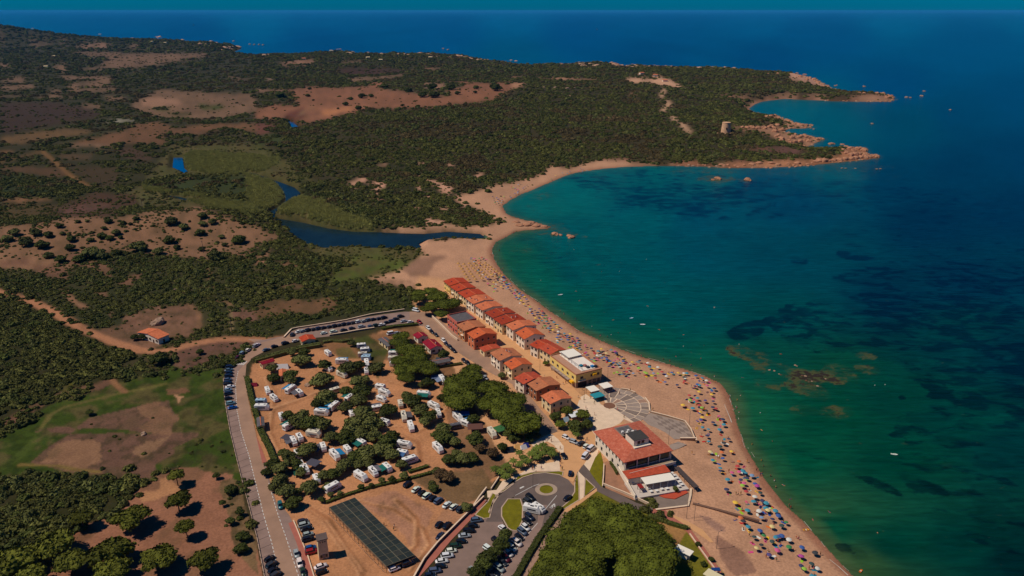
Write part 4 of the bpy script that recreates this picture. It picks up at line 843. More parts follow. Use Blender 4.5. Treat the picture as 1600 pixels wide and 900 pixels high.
    for s in range(storeys):
        zz = fl * s + fl * .52
        if 'w' in sides:
            n = max(1, int(d / 2.9))
            for k in range(n):
                y = -hd + (k + .5) * d / n
                if s == 0 and k % 3 == 1: link('door', DM, t, (-hw - .03, y, 1.05), -math.pi / 2)
                else: put_window(t, -hw - .02, y, zz, -math.pi / 2)
        if 's' in sides:
            n = max(1, int(w / 3.4))
            for k in range(n):
                x = -hw + (k + .5) * w / n
                if s == 0 and k == n // 2: link('door', DM, t, (x, -hd - .03, 1.05), 0)
                else: put_window(t, x, -hd - .02, zz, 0, shut=(n < 3))
        if 'e' in sides:
            for y in (-hd * .5, hd * .5): put_window(t, hw + .02, y, zz, math.pi / 2)
    return t
Z1 = lambda *p: Z(660, 420, 8, *p); Z2 = lambda *p: Z(760, 520, 8, *p); Z4 = lambda *p: Z(900, 640, 5.625, *p)
g1 = 'houses in the row along the beach'; g2 = 'houses in the row along the inner street'
AX = math.atan2(*(lambda a, b: (b[1] - a[1], b[0] - a[0]))(flat(*Z1((800, 600))[0], 8), flat(*Z1((350, 222))[0], 8))) - math.pi / 2
def row(label, q, ze, roof, wallc, **k): return house('terraced_house' if 'row' in k.get('group', '') else 'house', label, q, ze, roof, wallc, **k)
row('red roofed house with yellow walls at the river end of the beach row', Z1((250,150),(520,112),(572,172),(350,218)), 6.2, 'red', 'yellow', group=g1, rise=1.1)
row('red roofed cream house, second in the beach row beside the yellow walled one', Z1((350,222),(578,178),(678,232),(430,288)), 6.2, 'red', 'cream', group=g1, rise=1.0)
row('red roofed cream house, third in the beach row, before the lighter roofs', Z1((445,298),(695,248),(795,315),(535,368)), 6.0, 'red', 'cream', group=g1, rise=1.0)
row('white house with pale orange roof and three white chimneys on the beach', Z1((545,372),(792,318),(905,388),(630,442)), 6.6, 'light', 'white', group=g1, chim=((-.75, .5), (-.5, -.5), (.5, -.3)), rise=1.0)
row('white house with pale orange roof without chimneys in the beach row', Z1((662,458),(912,400),(1015,468),(745,522)), 6.6, 'light', 'white', group=g1, rise=1.0)
row('white house with dark red roof and one white chimney on the beach', Z1((775,548),(1060,482),(1168,548),(885,618)), 6.6, 'dark', 'white', group=g1, chim=((.3, 0),), rise=1.0)
row('cream house with dark red roof and two white chimneys on the beach', Z1((885,625),(1182,562),(1305,635),(990,700)), 6.6, 'dark', 'cream', group=g1, chim=((.1, -.2), (.5, -.1)), rise=1.0)
row('white house with light orange roof between dark red roof and gabled roof', Z1((1055,695),(1335,640),(1432,700),(1120,782)), 6.8, 'light', 'white', group=g1, rise=1.3)
row('white house with orange roof and wide gable, next past the light orange roof', Z2((365,0),(620,-60),(722,28),(470,85)), 6.6, 'orange', 'white', group=g1, rise=1.9)
row('white house with red roof just before the yellow building with the roof terrace', Z2((550,150),(745,72),(830,128),(640,205)), 6.2, 'red', 'white', group=g1, rise=1.1)
row('house with broad red roof joined to the yellow building with the roof terrace', Z2((688,195),(860,115),(952,212),(800,288)), 6.4, 'scarlet', 'cream', group=g1, rise=1.1)
row('pink house with partly grey flat roof at the top of the street', Z1((300,580),(545,540),(700,628),(425,690)), 7.2, 'grey', 'pink', group=g2, flatroof=True)
row('tan walled house with brown orange roof behind the pink house', Z1((440,700),(690,640),(805,722),(510,782)), 7.0, 'brown', 'tan', group=g2, rise=1.0)
row('salmon house with gabled orange roof on the street corner', Z1((560,805),(860,740),(925,812),(645,885)), 7.0, 'orange', 'salmon', group=g2, rise=1.8)
row('low red roofed annex on the garden side of the salmon house', T(1,2,(1400,375),(1495,347),(1535,375),(1420,400)), 3.2, 'scarlet', 'cream', group=g2, rise=.5, storeys=1)
row('white house with brown orange roof and two chimneys on the inner street', Z2((50,250),(335,185),(440,282),(165,362)), 6.4, 'brown', 'white', group=g2, rise=1.3, chim=((.1, .2), (.25, -.1)))
row('cream house with bright orange gabled roof beside a round shrub', Z2((215,375),(480,318),(580,390),(315,468)), 6.2, 'orange', 'cream', group=g2, rise=1.6)
row('white house with plain red roof between bright orange and brown roofs', Z2((355,560),(590,485),(712,558),(460,655)), 6.0, 'scarlet', 'white', group=g2, rise=1.1)
row('brick walled house with the widest brown orange roof on the inner street', Z2((500,622),(800,548),(935,640),(620,738)), 5.8, 'brown', 'brick', group=g2, rise=1.1)
row('cream house with orange red roof at the end beside the palm garden', Z2((690,790),(940,712),(1082,818),(790,895)), 5.6, 'light', 'cream', group=g2, rise=1.1)
g3 = 'small houses round the campsite'
house('small_house', 'white garden house with maroon roof, larger of the two beside the pines', T(1,2,(1045,338),(1120,318),(1162,365),(1085,388)), 3.4, 'maroon', 'white', rise=1.1, storeys=1, group=g3, chim=((.4, -.3),))
house('small_house', 'white garden house with maroon roof, smaller and farther of the two', T(1,2,(982,292),(1050,275),(1072,300),(1010,320)), 3.2, 'maroon', 'white', rise=1.0, storeys=1, group=g3)
house('small_house', 'small cream house with red roof beside the northern road bend', T(1,2,(268,308),(355,290),(375,320),(285,338)), 3.4, 'red', 'cream', rise=.9, storeys=1, group=g3)
house('small_house', 'open sided maroon roofed shelter at the campsite entrance', T(1,2,(22,462),(95,436),(120,455),(30,482)), 3.0, 'maroon', 'cream', rise=.6, storeys=1, ridge='x', group=g3)
house('small_house', 'low dark grey roofed reception hut beside the street hedge', T(1,2,(1080,452),(1200,434),(1222,456),(1110,478)), 2.9, 'grey', 'cream', rise=.5, storeys=1, ridge='x', group=g3)
house('small_house', 'grey corrugated shed below the parked cars in the campsite', T(1,2,(765,318),(815,308),(872,350),(820,372)), 2.6, 'grey', 'cream', rise=.4, storeys=1, group=g3)
house('small_house', 'small orange roofed washroom among the campsite trees', Z(340,500,6.43,(620,500),(685,492),(690,560),(610,575)), 2.8, 'light', 'white', rise=.4, storeys=1, group=g3)
house('small_house', 'low kiosk with cream roof at the campsite gate by the hedge', T(1,2,(0,810),(45,808),(60,860),(10,868)), 2.8, 'grey', 'yellow', rise=.3, storeys=1, group=g3)
gz_ = P3(243, 532)[2]
house('farm_house', 'lone white house with long orange roof beside the dirt track', T(0,2,(862,275),(930,250),(1055,288),(985,325)), 3.6, 'light', 'white', rise=1.2, storeys=1, base=max(2.5, gz_ - .2), sides='ws', ridge='x', rz=None)
def slabroof(name, label, cat, quad, h, top, post, th=.18, base=GZ, nx=2, ny=2, wallm=None):
    c, w, d, a = rect(quad, base + h); t = thing(name, label, cat, (c.x, c.y, base), a)
    MB().box(0, 0, h, w, d, th).build('roof', top, t)
    pm = MB().box(0, 0, h / 2 - .06, .16, .16, h - th).mesh('post', post)
    for i in range(nx):
        for j in range(ny): link('post', pm, t, (-w / 2 + .3 + (w - .6) * i / (nx - 1), -d / 2 + .3 + (d - .6) * j / (ny - 1), 0))
    if wallm: MB().box(0, 0, h / 2 - .12, w * .55, d * .55, h - .3).build('counter', wallm, t)
    return t
M_WHITE = mat('white_canvas', S(226, 214, 196), rough=.85); M_METAL = mat('metal_post', S(120, 112, 108), rough=.5, metal=.3)
slabroof('parasol', 'square cream parasol beside the yellow building, nearer the street', 'parasol', Z2((1240,680),(1345,655),(1418,715),(1310,742)), 3.0, M_WHITE, M_METAL)
slabroof('parasol', 'square cream parasol beside the yellow building, nearer the beach', 'parasol', Z2((1405,640),(1510,615),(1585,670),(1470,700)), 3.0, M_WHITE, M_METAL)
slabroof('kiosk', 'white flat roofed kiosk standing on the lawn by the pine grove', 'kiosk', T(2,3,(1012,728),(1040,703),(1138,745),(1112,778)), 2.9, M_WHITE, M_METAL, wallm=WALLM['white'])
slabroof('kiosk', 'pale flat roofed hut cut by the bottom edge of the photo', 'kiosk', T(2,3,(1185,870),(1240,868),(1310,885),(1300,960)), 2.8, mat('cream_roof', S(206, 190, 150)), M_METAL, wallm=WALLM['cream'])
slabroof('awning', 'bright blue awning behind the pale hut at the bottom edge', 'awning', T(2,3,(1250,848),(1290,848),(1312,868),(1245,868)), 2.4, mat('blue_canvas', S(24, 56, 110)), M_METAL)
# white transformer tower
c, w, d, a = rect(Z(380,780,7.5,(835,420),(975,395),(990,465),(870,500)), GZ + 8)
tt = thing('transformer_tower', 'tall square whitewashed tower with dark flat roof on the dirt lot', 'tower', (c.x, c.y, GZ), a)
MB().box(0, 0, 3.9, w * .92, d * .92, 8.2, taper=.9).build('wall', mat('old_plaster', S(206, 176, 134), rough=.95, noise=.18, nscale=.8), tt)
MB().box(0, 0, 8.1, w, d, .3).build('roof', mat('tower_roof', S(92, 76, 70), noise=.2, nscale=.6), tt)
for x in (-.8, 0, .8): MB().box(x, -d * .46 + .02, 7.1, .35, .12, .35).build('vent', M_GLASS, tt)
for x in (-.9, .9): MB().box(x, -d * .46 - .03, 1.3, .7, .12, 1.1).build('window', M_GLASS, tt)
MB().box(0, -d * .46 - .03, 1.0, .9, .12, 2.1).build('door', M_METAL, tt)

# yellow building with a roof terrace
c, w, d, a = rect(Z2((800,300),(1100,218),(1462,465),(1112,528)), GZ + 7.0)
yb = thing('yellow_building', 'long yellow two storey building with white roof terrace facing the plaza', 'building', (c.x, c.y, GZ), a)
hw, hd = w / 2, d / 2
MB().box(0, 0, 5.1, w, d, 4.2).build('upper_wall', WALLM['yellow'], yb)
MB().box(0, 0, 1.4, w - .3, d - .3, 3.3).build('ground_wall', mat('ground_floor_stone', S(150, 124, 104), noise=.2, nscale=1), yb)
MB().box(0, 0, 7.26, w - .6, d - .6, .12).build('roof_terrace', mat('terrace_tiles', S(176, 130, 104), noise=.12, nscale=.6), yb)
par = MB()
for (x, y, sx, sy) in ((0, -hd + .1, w + .2, .35), (0, hd - .1, w + .2, .35), (-hw + .1, 0, .35, d - .5), (hw - .1, 0, .35, d - .5)): par.box(x, y, 7.5, sx, sy, .6)
par.build('parapet', mat('brown_coping', S(170, 112, 80)), yb)
MB().box(w * .12, d * .02, 7.42, w * .62, d * .86, .14).build('white_deck', mat('white_deck', S(224, 208, 190), noise=.06, nscale=.5), yb)
pg = MB()
for k in range(7): pg.box(w * -.17, d * (-.4 + k * .13), 8.3, .12, .12, 1.8)
pg.box(w * -.17, 0, 9.2, .14, d * .84, .12); pg.build('terrace_frame', M_METAL, yb)
MB().box(w * .12, d * .32, 8.6, w * .56, d * .34, .12).build('terrace_canopy', M_WHITE, yb)
for k, (x, y, col) in enumerate(((-.02, -.22, (30, 110, 130)), (.1, -.25, (170, 110, 100)), (.28, -.35, (40, 110, 160)), (.12, -.34, (60, 60, 66)), (.38, -.38, (30, 40, 50)))):
    MB().box(w * x, d * y, 7.95, 1.6, 1.6, .7).build('sofa', mat('sofa%d' % k, S(*col)), yb)
for k in range(5): put_window(yb, -hw - .02, -hd + d * (k + .6) / 5.2, 5.0, -math.pi / 2)
for x in (-.28, .12, .34): put_window(yb, w * x, -hd - .02, 5.2, 0)
MB().box(-w * .28, -hd - .3, 3.7, w * .3, 1.0, .2).build('balcony', WALLM['white'], yb)
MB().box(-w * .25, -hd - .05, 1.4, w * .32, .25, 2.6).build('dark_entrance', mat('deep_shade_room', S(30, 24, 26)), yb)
for x in (.05, .22, .38): MB().box(w * x, -hd - .03, 1.5, 1.5, .2, 2.0).build('window', M_GLASS, yb)
MB().box(w * .2, -hd - .5, 5.7, 2.6, 1.0, .9, taper=.8).build('awning', mat('yellow_awning', S(226, 164, 26)), yb)
MB().box(-hw - .9, -hd + 2.5, 3.0, 1.6, 2.8, .9, taper=.8).build('awning', mat('yellow_awning'), yb)
for k in range(5): MB().box(-hw - .9, -hd + 6.5 + k * 3.4, 2.9, 1.6, 3.1, .25).build('shop_awning', mat('grey_awning', S(150, 130, 118)), yb)

# restaurant with big tiled roof
q = Z4((200,215),(560,65),(828,368),(400,468))
c, w, d, a = rect(q, GZ + 7.2); hw, hd = w / 2, d / 2
rs = thing('restaurant', 'large beach restaurant with mottled red tile roof and white box on top', 'restaurant', (c.x, c.y, GZ), a)
M_MOTT = bpy.data.materials.new('mottled_tiles'); M_MOTT.use_nodes = True; t = M_MOTT.node_tree
nz = t.nodes.new('ShaderNodeTexNoise'); nz.inputs['Scale'].default_value = .8; nz.inputs['Detail'].default_value = 8; nz.inputs['Roughness'].default_value = .8
tc = t.nodes.new('ShaderNodeTexCoord'); t.links.new(tc.outputs['Object'], nz.inputs['Vector']); cr = t.nodes.new('ShaderNodeValToRGB')
cr.color_ramp.elements[0].position = .34; cr.color_ramp.elements[0].color = (*S(150, 66, 42), 1); cr.color_ramp.elements[1].position = .7; cr.color_ramp.elements[1].color = (*S(196, 128, 100), 1)
e_ = cr.color_ramp.elements.new(.52); e_.color = (*S(178, 88, 60), 1)
t.links.new(nz.outputs['Fac'], cr.inputs[0]); t.links.new(cr.outputs[0], t.nodes['Principled BSDF'].inputs['Base Color']); t.nodes['Principled BSDF'].inputs['Roughness'].default_value = .9
MB().box(0, 0, 3.3, w - 1.6, d - 1.6, 7.6).build('wall', WALLM['white'], rs)
# roof: hipped ring round a recessed terrace and a raised white box
rin = .34
def ring(mb, z0, z1, ax0, ax1, ay0, ay1):
    o = [(-hw, -hd, z0), (hw, -hd, z0), (hw, hd, z0), (-hw, hd, z0)]; i = [(ax0, ay0, z1), (ax1, ay0, z1), (ax1, ay1, z1), (ax0, ay1, z1)]
    mb.add(o + i, [(0, 1, 5, 4), (1, 2, 6, 5), (2, 3, 7, 6), (3, 0, 4, 7)])
mb = MB(); ring(mb, 7.2, 9.0, -w * .16, w * .14, -d * .26, d * .36)
mb.add([(-hw, -hd, 7.2), (hw, -hd, 7.2), (hw, hd, 7.2), (-hw, hd, 7.2), (-hw, -hd, 6.98), (hw, -hd, 6.98), (hw, hd, 6.98), (-hw, hd, 6.98)], [(0, 4, 5, 1), (1, 5, 6, 2), (2, 6, 7, 3), (3, 7, 4, 0), (4, 7, 6, 5)])
rf = mb.build('roof', M_MOTT, rs)
MB().box(-w * .01, d * .22, 8.9, w * .3, d * .28, .2).build('recessed_terrace', M_GREY, rs)
MB().box(-w * .01, d * .24, 9.06, w * .24, d * .18, .1).build('terrace_floor', ROOF['grey'], rs)
for k in range(9): MB().box(-w * .1 + (k % 5) * 1.4, d * (.12 + .05 * (k // 5)), 9.5, .9, .9, .8).build('roof_equipment', M_FRAME if k % 2 else M_METAL, rs)
tb = MB().box(0, -d * .13, 9.9, w * .3, d * .26, 3.4).build('roof_box', WALLM['white'], rs)
MB().box(0, -d * .13, 11.66, w * .305, d * .265, .14).build('box_roof', mat('bitumen_roof', S(62, 58, 54), noise=.2, nscale=.6), tb)
for x in (-.05, .03): MB().box(w * x, -d * .26 - .02, 10.4, 1.4, .16, 1.5).build('window', M_GLASS, rs)
MB().box(0, -d * .285, 8.9, w * .34, 1.3, .5).build('box_balcony', WALLM['white'], rs)
for k in range(9): put_window(rs, -hw + .78, -hd + d * (k + .7) / 9.4, 5.3, -math.pi / 2, shut=False)
for k in range(5): MB().box(-hw + .78, -hd + d * (k + 1.2) / 5.6, 2.1, .15, 1.3, 1.6).build('window', M_GLASS, rs)
# verandah on the near side
MB().box(0, -hd - 1.3, 3.0, w - 1.4, 4.4, .25).build('balcony_floor', mat('balcony_tiles', S(150, 128, 104)), rs)
MB().box(0, -hd + .74, 5.1, w - 3, .15, 2.6).build('verandah_glass', M_GLASS, rs)
pm = MB().box(0, 0, 0, .35, .35, 4.0).mesh('post', WALLM['white'])
for k in range(5): link('post', pm, rs, (-hw + 1 + (w - 2) * k / 4, -hd + .25, 5.0))
MB().box(0, -hd - 3.4, 3.7, w - 1.5, .15, 1.1).build('balustrade', WALLM['white'], rs)
q2 = Z4((415,545),(780,475),(822,545),(455,615)); c2, w2, d2, a2 = rect(q2, GZ + 4.0)
rot = Matrix.Rotation(-a, 2); l2 = rot @ (c2 - c)
mb = MB(); mb.box(l2.x, l2.y, 4.0, w2, d2, .22, a2 - a); mb.build('lower_roof', ROOF['scarlet'], rs)
MB().box(l2.x, l2.y, 1.9, w2 - .8, d2 - .8, 3.9, a2 - a).build('lower_wall', WALLM['white'], rs)
q3 = Z4((440,640),(880,560),(985,690),(520,790)); c3, w3, d3, a3 = rect(q3, GZ + .9); l3 = rot @ (c3 - c)
MB().box(l3.x, l3.y, .35, w3, d3, 1.1, a3 - a).build('terrace_base', mat('terrace_white', S(188, 172, 158), noise=.1, nscale=.5), rs)
q5 = Z4((215,240),(235,235),(530,760),(520,792)); wv = [Vector(flat(*p, GZ)) for p in Z4((235,300),(520,795))]
wv = [rot @ (p - c) for p in wv]; mb = MB(); ribbon(mb, wv, .2, -.2, 2.2); mb.build('side_wall', WALLM['white'], rs)
q4 = Z4((570,600),(832,555),(872,612),(612,665)); pgq = rect(q4, GZ + 3.6)
pt = thing('pergola', 'long white canvas pergola on the restaurant terrace', 'pergola', (pgq[0].x, pgq[0].y, GZ + .9), pgq[3])
for i in (-1, 1): MB().box(i * pgq[1] * .25, 0, 2.75, pgq[1] * .495, pgq[2], .15).build('canopy', M_WHITE, pt)
pm = MB().box(0, 0, 1.3, .18, .18, 2.7).mesh('post', M_FRAME)
for i in range(5):
    for j in (-1, 1): link('post', pm, pt, ((i / 4 - .5) * (pgq[1] - .3), j * (pgq[2] / 2 - .15), 0))
tm = MB().box(0, 0, .72, 1.2, 1.2, .08).mesh('tabletop', M_FRAME); lg = MB().box(0, 0, .34, .12, .12, .7).mesh('leg', M_METAL)
cm = MB().box(0, 0, .42, .5, .5, .08).mesh('seat', M_FRAME); cb = MB().box(0, .24, .7, .5, .06, .5).mesh('backrest', M_FRAME); cl = MB().box(0, 0, .2, .4, .4, .4).mesh('leg', M_METAL)
TBL = []
def table(px, py, z):
    x, y = flat(px, py, z + .7); TBL.append((px, py)); t = thing('cafe_table', '', 'table', (x, y, z), .3, 'white cafe tables round the restaurant'); link('tabletop', tm, t); link('leg', lg, t); t['_p'] = 0; return t
tabs = []
for u, v in ((640,690),(660,715),(710,710),(755,695),(800,690),(500,640),(845,555),(862,575),(885,600),(910,630),(930,655),(905,670)): tabs.append((table(*Z4((u, v))[0], GZ + .9), u, v))
for u, v in ((800,405),(815,425),(830,445),(850,465),(868,490),(790,395)): tabs.append((table(*Z4((u, v))[0], GZ + .9), u, v))
for k, (t, u, v) in enumerate(tabs):
    if '_p' in t: del t['_p']
    if v > 635 and u < 830: g, key = 'in front of the white pergola', 'a'
    elif v < 520: g, key = 'on the seaward side of the big red roof', 'b'
    elif u < 600: g, key = 'by the lower glass door', 'c'
    else: g, key = 'at the seaward end of the white pergola', 'd'
    t['k'] = key; t['g'] = g
for key in 'abcd':
    L_ = sorted([t for t, u, v in tabs if t['k'] == key], key=lambda t: t.location.x)
    for i, t in enumerate(L_): t['label'] = 'white cafe table ' + t['g'] + (', %s from the left' % ['first', 'second', 'third', 'fourth', 'fifth', 'sixth', 'seventh', 'eighth'][i] if len(L_) > 1 else '')
for t, u, v in tabs: del t['k']; del t['g']
MB_ = slabroof('awning', 'dark red folded awning left of the white pergola', 'awning', Z4((540,658),(575,648),(592,685),(560,697)), 2.2, mat('red_canvas', S(134, 30, 28)), M_METAL, base=GZ + .9)
sheet('paving', Z4((690,745),(960,712),(985,735),(870,790),(780,780)), .35, mat('red_floor', S(176, 72, 48), noise=.1, nscale=.5))
dk = slabroof('pergola', 'narrow dark slatted pergola between the restaurant terrace and the beach', 'pergola', Z4((870,505),(912,500),(1058,668),(1045,700)), 2.2, mat('dark_slats', S(74, 62, 58), noise=.5, nscale=3), M_METAL, nx=2, ny=5)

# shade structure over the parking: a frame carrying separate panels
A_, B_, C_, D_ = [Vector(flat(*p, GZ + 2.9)) for p in Z(500,760,6.43,(92,210),(350,112),(950,690),(665,800))]
cc = (A_ + B_ + C_ + D_) / 4
sh = thing('shade_canopy', 'long dark green shade canopy over parking spaces on the dirt lot', 'canopy', (cc.x, cc.y, GZ))
M_PAN = [mat('shade_net%d' % i, S(*c_), rough=.8, noise=.12, nscale=.8) for i, c_ in enumerate(((38, 44, 40), (44, 50, 46), (34, 40, 38), (50, 50, 44)))]
NXp, NYp = 4, 15
def bil(u, v): return A_.lerp(B_, u).lerp(D_.lerp(C_, u), v) - cc
rr = random.Random(3)
for i in range(NXp):
    for j in range(NYp):
        e = .012; f = .006 * 1.6
        q = [bil((i + a_) / NXp, (j + b_) / NYp) for a_, b_ in ((.035, .05), (.965, .05), (.965, .95), (.035, .95))]
        zj = 2.9 + rr.uniform(-.03, .03)
        MB().prism([tuple(p) for p in q], zj - .04, zj).build('panel', M_PAN[rr.randrange(4)], sh)
M_FRM = mat('canopy_frame', S(104, 96, 76), rough=.6)
fr = MB()
for j in range(NYp + 1): ribbon(fr, [bil(0, j / NYp), bil(1, j / NYp)], .06, 2.78, 2.93)
for i in range(NXp + 1): ribbon(fr, [bil(i / NXp, 0), bil(i / NXp, 1)], .06 if i != 2 else .12, 2.75, 2.945)
fr.build('frame', M_FRM, sh)
pm = MB().box(0, 0, 1.37, .14, .14, 2.8).mesh('post', M_FRM)
for j in range(0, NYp + 1):
    for u in ((0, 1) if j % 2 else (0, .5, 1)): p = bil(u, j / NYp); link('post', pm, sh, (p.x, p.y, 0))
# wheels stops / stones along the canopy edge
st = MB(); 
for j in range(60):
    p = bil(-.04, j / 60) + cc; st.box(p.x, p.y, GZ + .1, .5 + rr.random() * .3, .4, .3, rr.random() * 3, taper=.7)
tag(st.build('loose_stones', mat('pale_stone', S(176, 130, 96), noise=.2, nscale=2)), kind='stuff')
tag(sheet('shade_floor', [tuple(p) for p in Z(500,760,6.43,(92,235),(350,140),(945,720),(665,830))], .03, mat('lot_soil', S(120, 84, 62), noise=.2, nscale=.4)), kind='structure')

# round stone watchtower on the headland
bx, by, bz = P3(*Z(1100,150,5.333,(180,305))[0])
wt = thing('watchtower', 'old pink stone watchtower standing on the scrubby headland', 'tower', (bx, by, bz - .5))
def cone(r0, r1, z0, z1, n=20): 
    mb = MB(); mb.tube([(0, 0, z0), (0, 0, z1)], [r0, r1], n); return mb
M_TW = mat('tower_stone', S(206, 158, 120), rough=.95, noise=.3, nscale=.5, bump=.5)
cone(7.4, 6.0, -1, 15).build('wall', M_TW, wt); cone(6.2, 6.2, 15.0, 15.9).build('parapet', M_TW, wt)
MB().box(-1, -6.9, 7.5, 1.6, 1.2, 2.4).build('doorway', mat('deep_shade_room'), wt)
mb = MB()
for k in range(26):
    t_ = rr.random() * 6.3; r_ = 7.5 + rr.random() * 4; mb.box(r_ * math.cos(t_) * 1.4, r_ * math.sin(t_) - 2, .6, 2.2 * rr.random() + 1, 2, 1.6, t_, .6)
mb.build('rubble', M_TW, wt)['kind'] = 'stuff'
slabroof('awning', 'turquoise awning over cafe seats below the cream parasols', 'awning', Z(860,580,6.667,(425,245),(515,208),(560,255),(455,288)), 2.3, mat('turquoise_canvas', S(40, 128, 136)), M_METAL)
# small far-off houses
far_h = [(T(0,0,(200,265)), 'white farm building on the far left slope beside pale fields'), (T(0,0,(395,262)), 'white house by the far track right of the left slope'), (T(0,0,(340,315)), 'small white cottage above the other two cottages at far left'), (T(0,0,(340,357)), 'small white cottage in the far left scrub, middle one'), (T(0,0,(290,422)), 'white cottage nearest the dark green belt at far left'), (T(0,0,(205,182)), 'house high on the far left hill'), (T(0,0,(625,219)), 'white house on the skyline where the left hill meets the sea'), (T(0,0,(1035,272)), 'pale house right of the granite lump on the far coast'), (T(0,0,(950,265)), 'pale house below the granite lump on the far coast'), (T(1,0,(470,322)), 'pale villa on the far shore left of the white rock'), (T(1,0,(300,372)), 'reddish villa in a clearing of the far scrub'), (T(1,0,(780,380)), 'bright white villa alone in the far scrub'), (T(1,0,(1090,364)), 'white villa near the far shore rocks'), (T(2,0,(810,464)), 'villa on the headland clearing, left one of three'), (T(2,0,(895,477)), 'villa on the headland clearing, middle one of three'), (T(2,0,(955,510)), 'villa on the headland clearing, nearest one of three'), (T(1,0,(700,365)), 'long low pale villa above the white one in the far scrub')]
for (p,), lab in far_h:
    x, y, z = P3(*p); s = 1 + y / 6000
    L_, D_, H_ = 9 * s, 7 * s, 3.2 * s
    s = 1
    t = thing('far_house', lab, 'house', (x, y, z), rr.uniform(-.4, .4), 'scattered far houses')
    MB().box(0, 0, H_ / 2 - 1, L_, D_, H_ + 2).build('wall', WALLM['white'], t)
    mb = MB(); hw_, hd_ = L_ / 2 + .4, D_ / 2 + .4; mb.add([(-hw_, -hd_, H_), (hw_, -hd_, H_), (hw_, hd_, H_), (-hw_, hd_, H_), (-hw_, 0, H_ + 1.6), (hw_, 0, H_ + 1.6)], [(0, 1, 5, 4), (2, 3, 4, 5), (0, 4, 3), (1, 2, 5), (3, 2, 1, 0)])
    mb.build('roof', ROOF['light'] if 'reddish' in lab or 'headland' in lab else WALLM['cream'], t)
    for x_ in (-.28, .05, .33): MB().box(L_ * x_, -D_ / 2 - .02, H_ * .5, 1.3, .2, 1.3).build('window', M_GLASS, t)
# ---------------------------------------------------------------- leaves, crowns, trees
def leafmat(name, rgb, rnd=.34):
    m = mat(name, rgb, rough=.85, spec=.12, noise=.5, nscale=1.6, rnd=rnd); return m
M_PINE = leafmat('pine_leaves', S(86, 86, 26)); M_OLIVE = leafmat('olive_leaves', S(88, 88, 44)); M_DARKL = leafmat('dark_leaves', S(66, 70, 28))
M_BROWNL = leafmat('dry_leaves', S(86, 66, 42)); M_LIGHTL = leafmat('light_leaves', S(92, 96, 30)); M_SCR = leafmat('scrub_leaves', S(86, 84, 38), .4); M_BARK = mat('bark', S(96, 72, 54), rough=.95, noise=.3, nscale=3)
M_PALM = leafmat('palm_leaves', S(84, 92, 34))
def crown(name, m, seed, kind='round', nb=7, nleaf=900, leaf=.11, core=True, soft=0.0):
    """Unit crown (radius 1): a cluster of lumpy boughs wrapped in many small leaf faces."""
    r = np.random.default_rng(seed); V = []; F = []; nv = 0
    flatf = {'pine': .42, 'round': .78, 'shrub': .62, 'tall': 1.15}[kind]
    cs = [np.array([0, 0, 0.0, .62])]
    for i in range(nb):
        a = 2 * math.pi * i / nb + r.uniform(-.4, .4); d = r.uniform(.38, .66)
        cs.append(np.array([d * math.cos(a), d * math.sin(a), r.uniform(-.22, .22) * flatf * (1 - soft), r.uniform(.30, .46) + .14 * soft]))
    if kind != 'pine':
        for i in range(3):
            a = r.uniform(0, 6.28); cs.append(np.array([.25 * math.cos(a), .25 * math.sin(a), .38 * flatf, r.uniform(.3, .4)]))
    else:
        for i in range(4):
            a = r.uniform(0, 6.28); cs.append(np.array([.35 * math.cos(a), .35 * math.sin(a), (.22 - .12 * soft) * flatf, r.uniform(.26, .36) + .12 * soft]))
    bm = bmesh.new(); bmesh.ops.create_icosphere(bm, subdivisions=2, radius=1); iv = np.array([v.co[:] for v in bm.verts]); iF = np.array([[v.index for v in f.verts] for f in bm.faces]); bm.free()
    if core:
        for c in cs:
            n = 1 + .28 * (vnoise(iv[:, 0] * 2.3 + c[0] * 9 + 31, iv[:, 1] * 2.3 + iv[:, 2] * 1.7 + c[1] * 9 + 17, seed) - .5) * 2
            p = iv * n[:, None] * c[3] * np.array([1, 1, flatf]) * .88 + c[:3]
            V.append(p); F.append(iF + nv); nv += len(p)
    W_ = np.array([c[3] ** 2 for c in cs]); W_ /= W_.sum()
    k = r.choice(len(cs), nleaf, p=W_); C = np.array(cs)[k]
    d = r.normal(size=(nleaf, 3)); d /= np.linalg.norm(d, axis=1)[:, None]; d[:, 2] = np.where(r.random(nleaf) < .75, abs(d[:, 2]), d[:, 2])
    rad = C[:, 3] * r.uniform(.80, 1.24, nleaf)
    p = C[:, :3] + d * rad[:, None] * np.array([1, 1, flatf])
    t1 = np.cross(d + r.normal(size=(nleaf, 3)) * .55, r.normal(size=(nleaf, 3))); t1 /= np.linalg.norm(t1, axis=1)[:, None]
    nn = d + r.normal(size=(nleaf, 3)) * .5; nn /= np.linalg.norm(nn, axis=1)[:, None]; t1 -= nn * (t1 * nn).sum(1)[:, None]; t1 /= np.linalg.norm(t1, axis=1)[:, None]; t2 = np.cross(nn, t1)
    s = (leaf * r.uniform(.6, 1.3, nleaf))[:, None]
    q = np.stack([p - t1 * s, p + t2 * s * .8, p + t1 * s, p - t2 * s * .8], 1).reshape(-1, 3)
    V.append(q); base = nv + np.arange(nleaf)[:, None] * 4
    F.append(np.concatenate([base + np.array([0, 1, 2]), base + np.array([0, 2, 3])]))
    me = npmesh(name, np.concatenate(V), np.concatenate(F), m, smooth_=False); return me
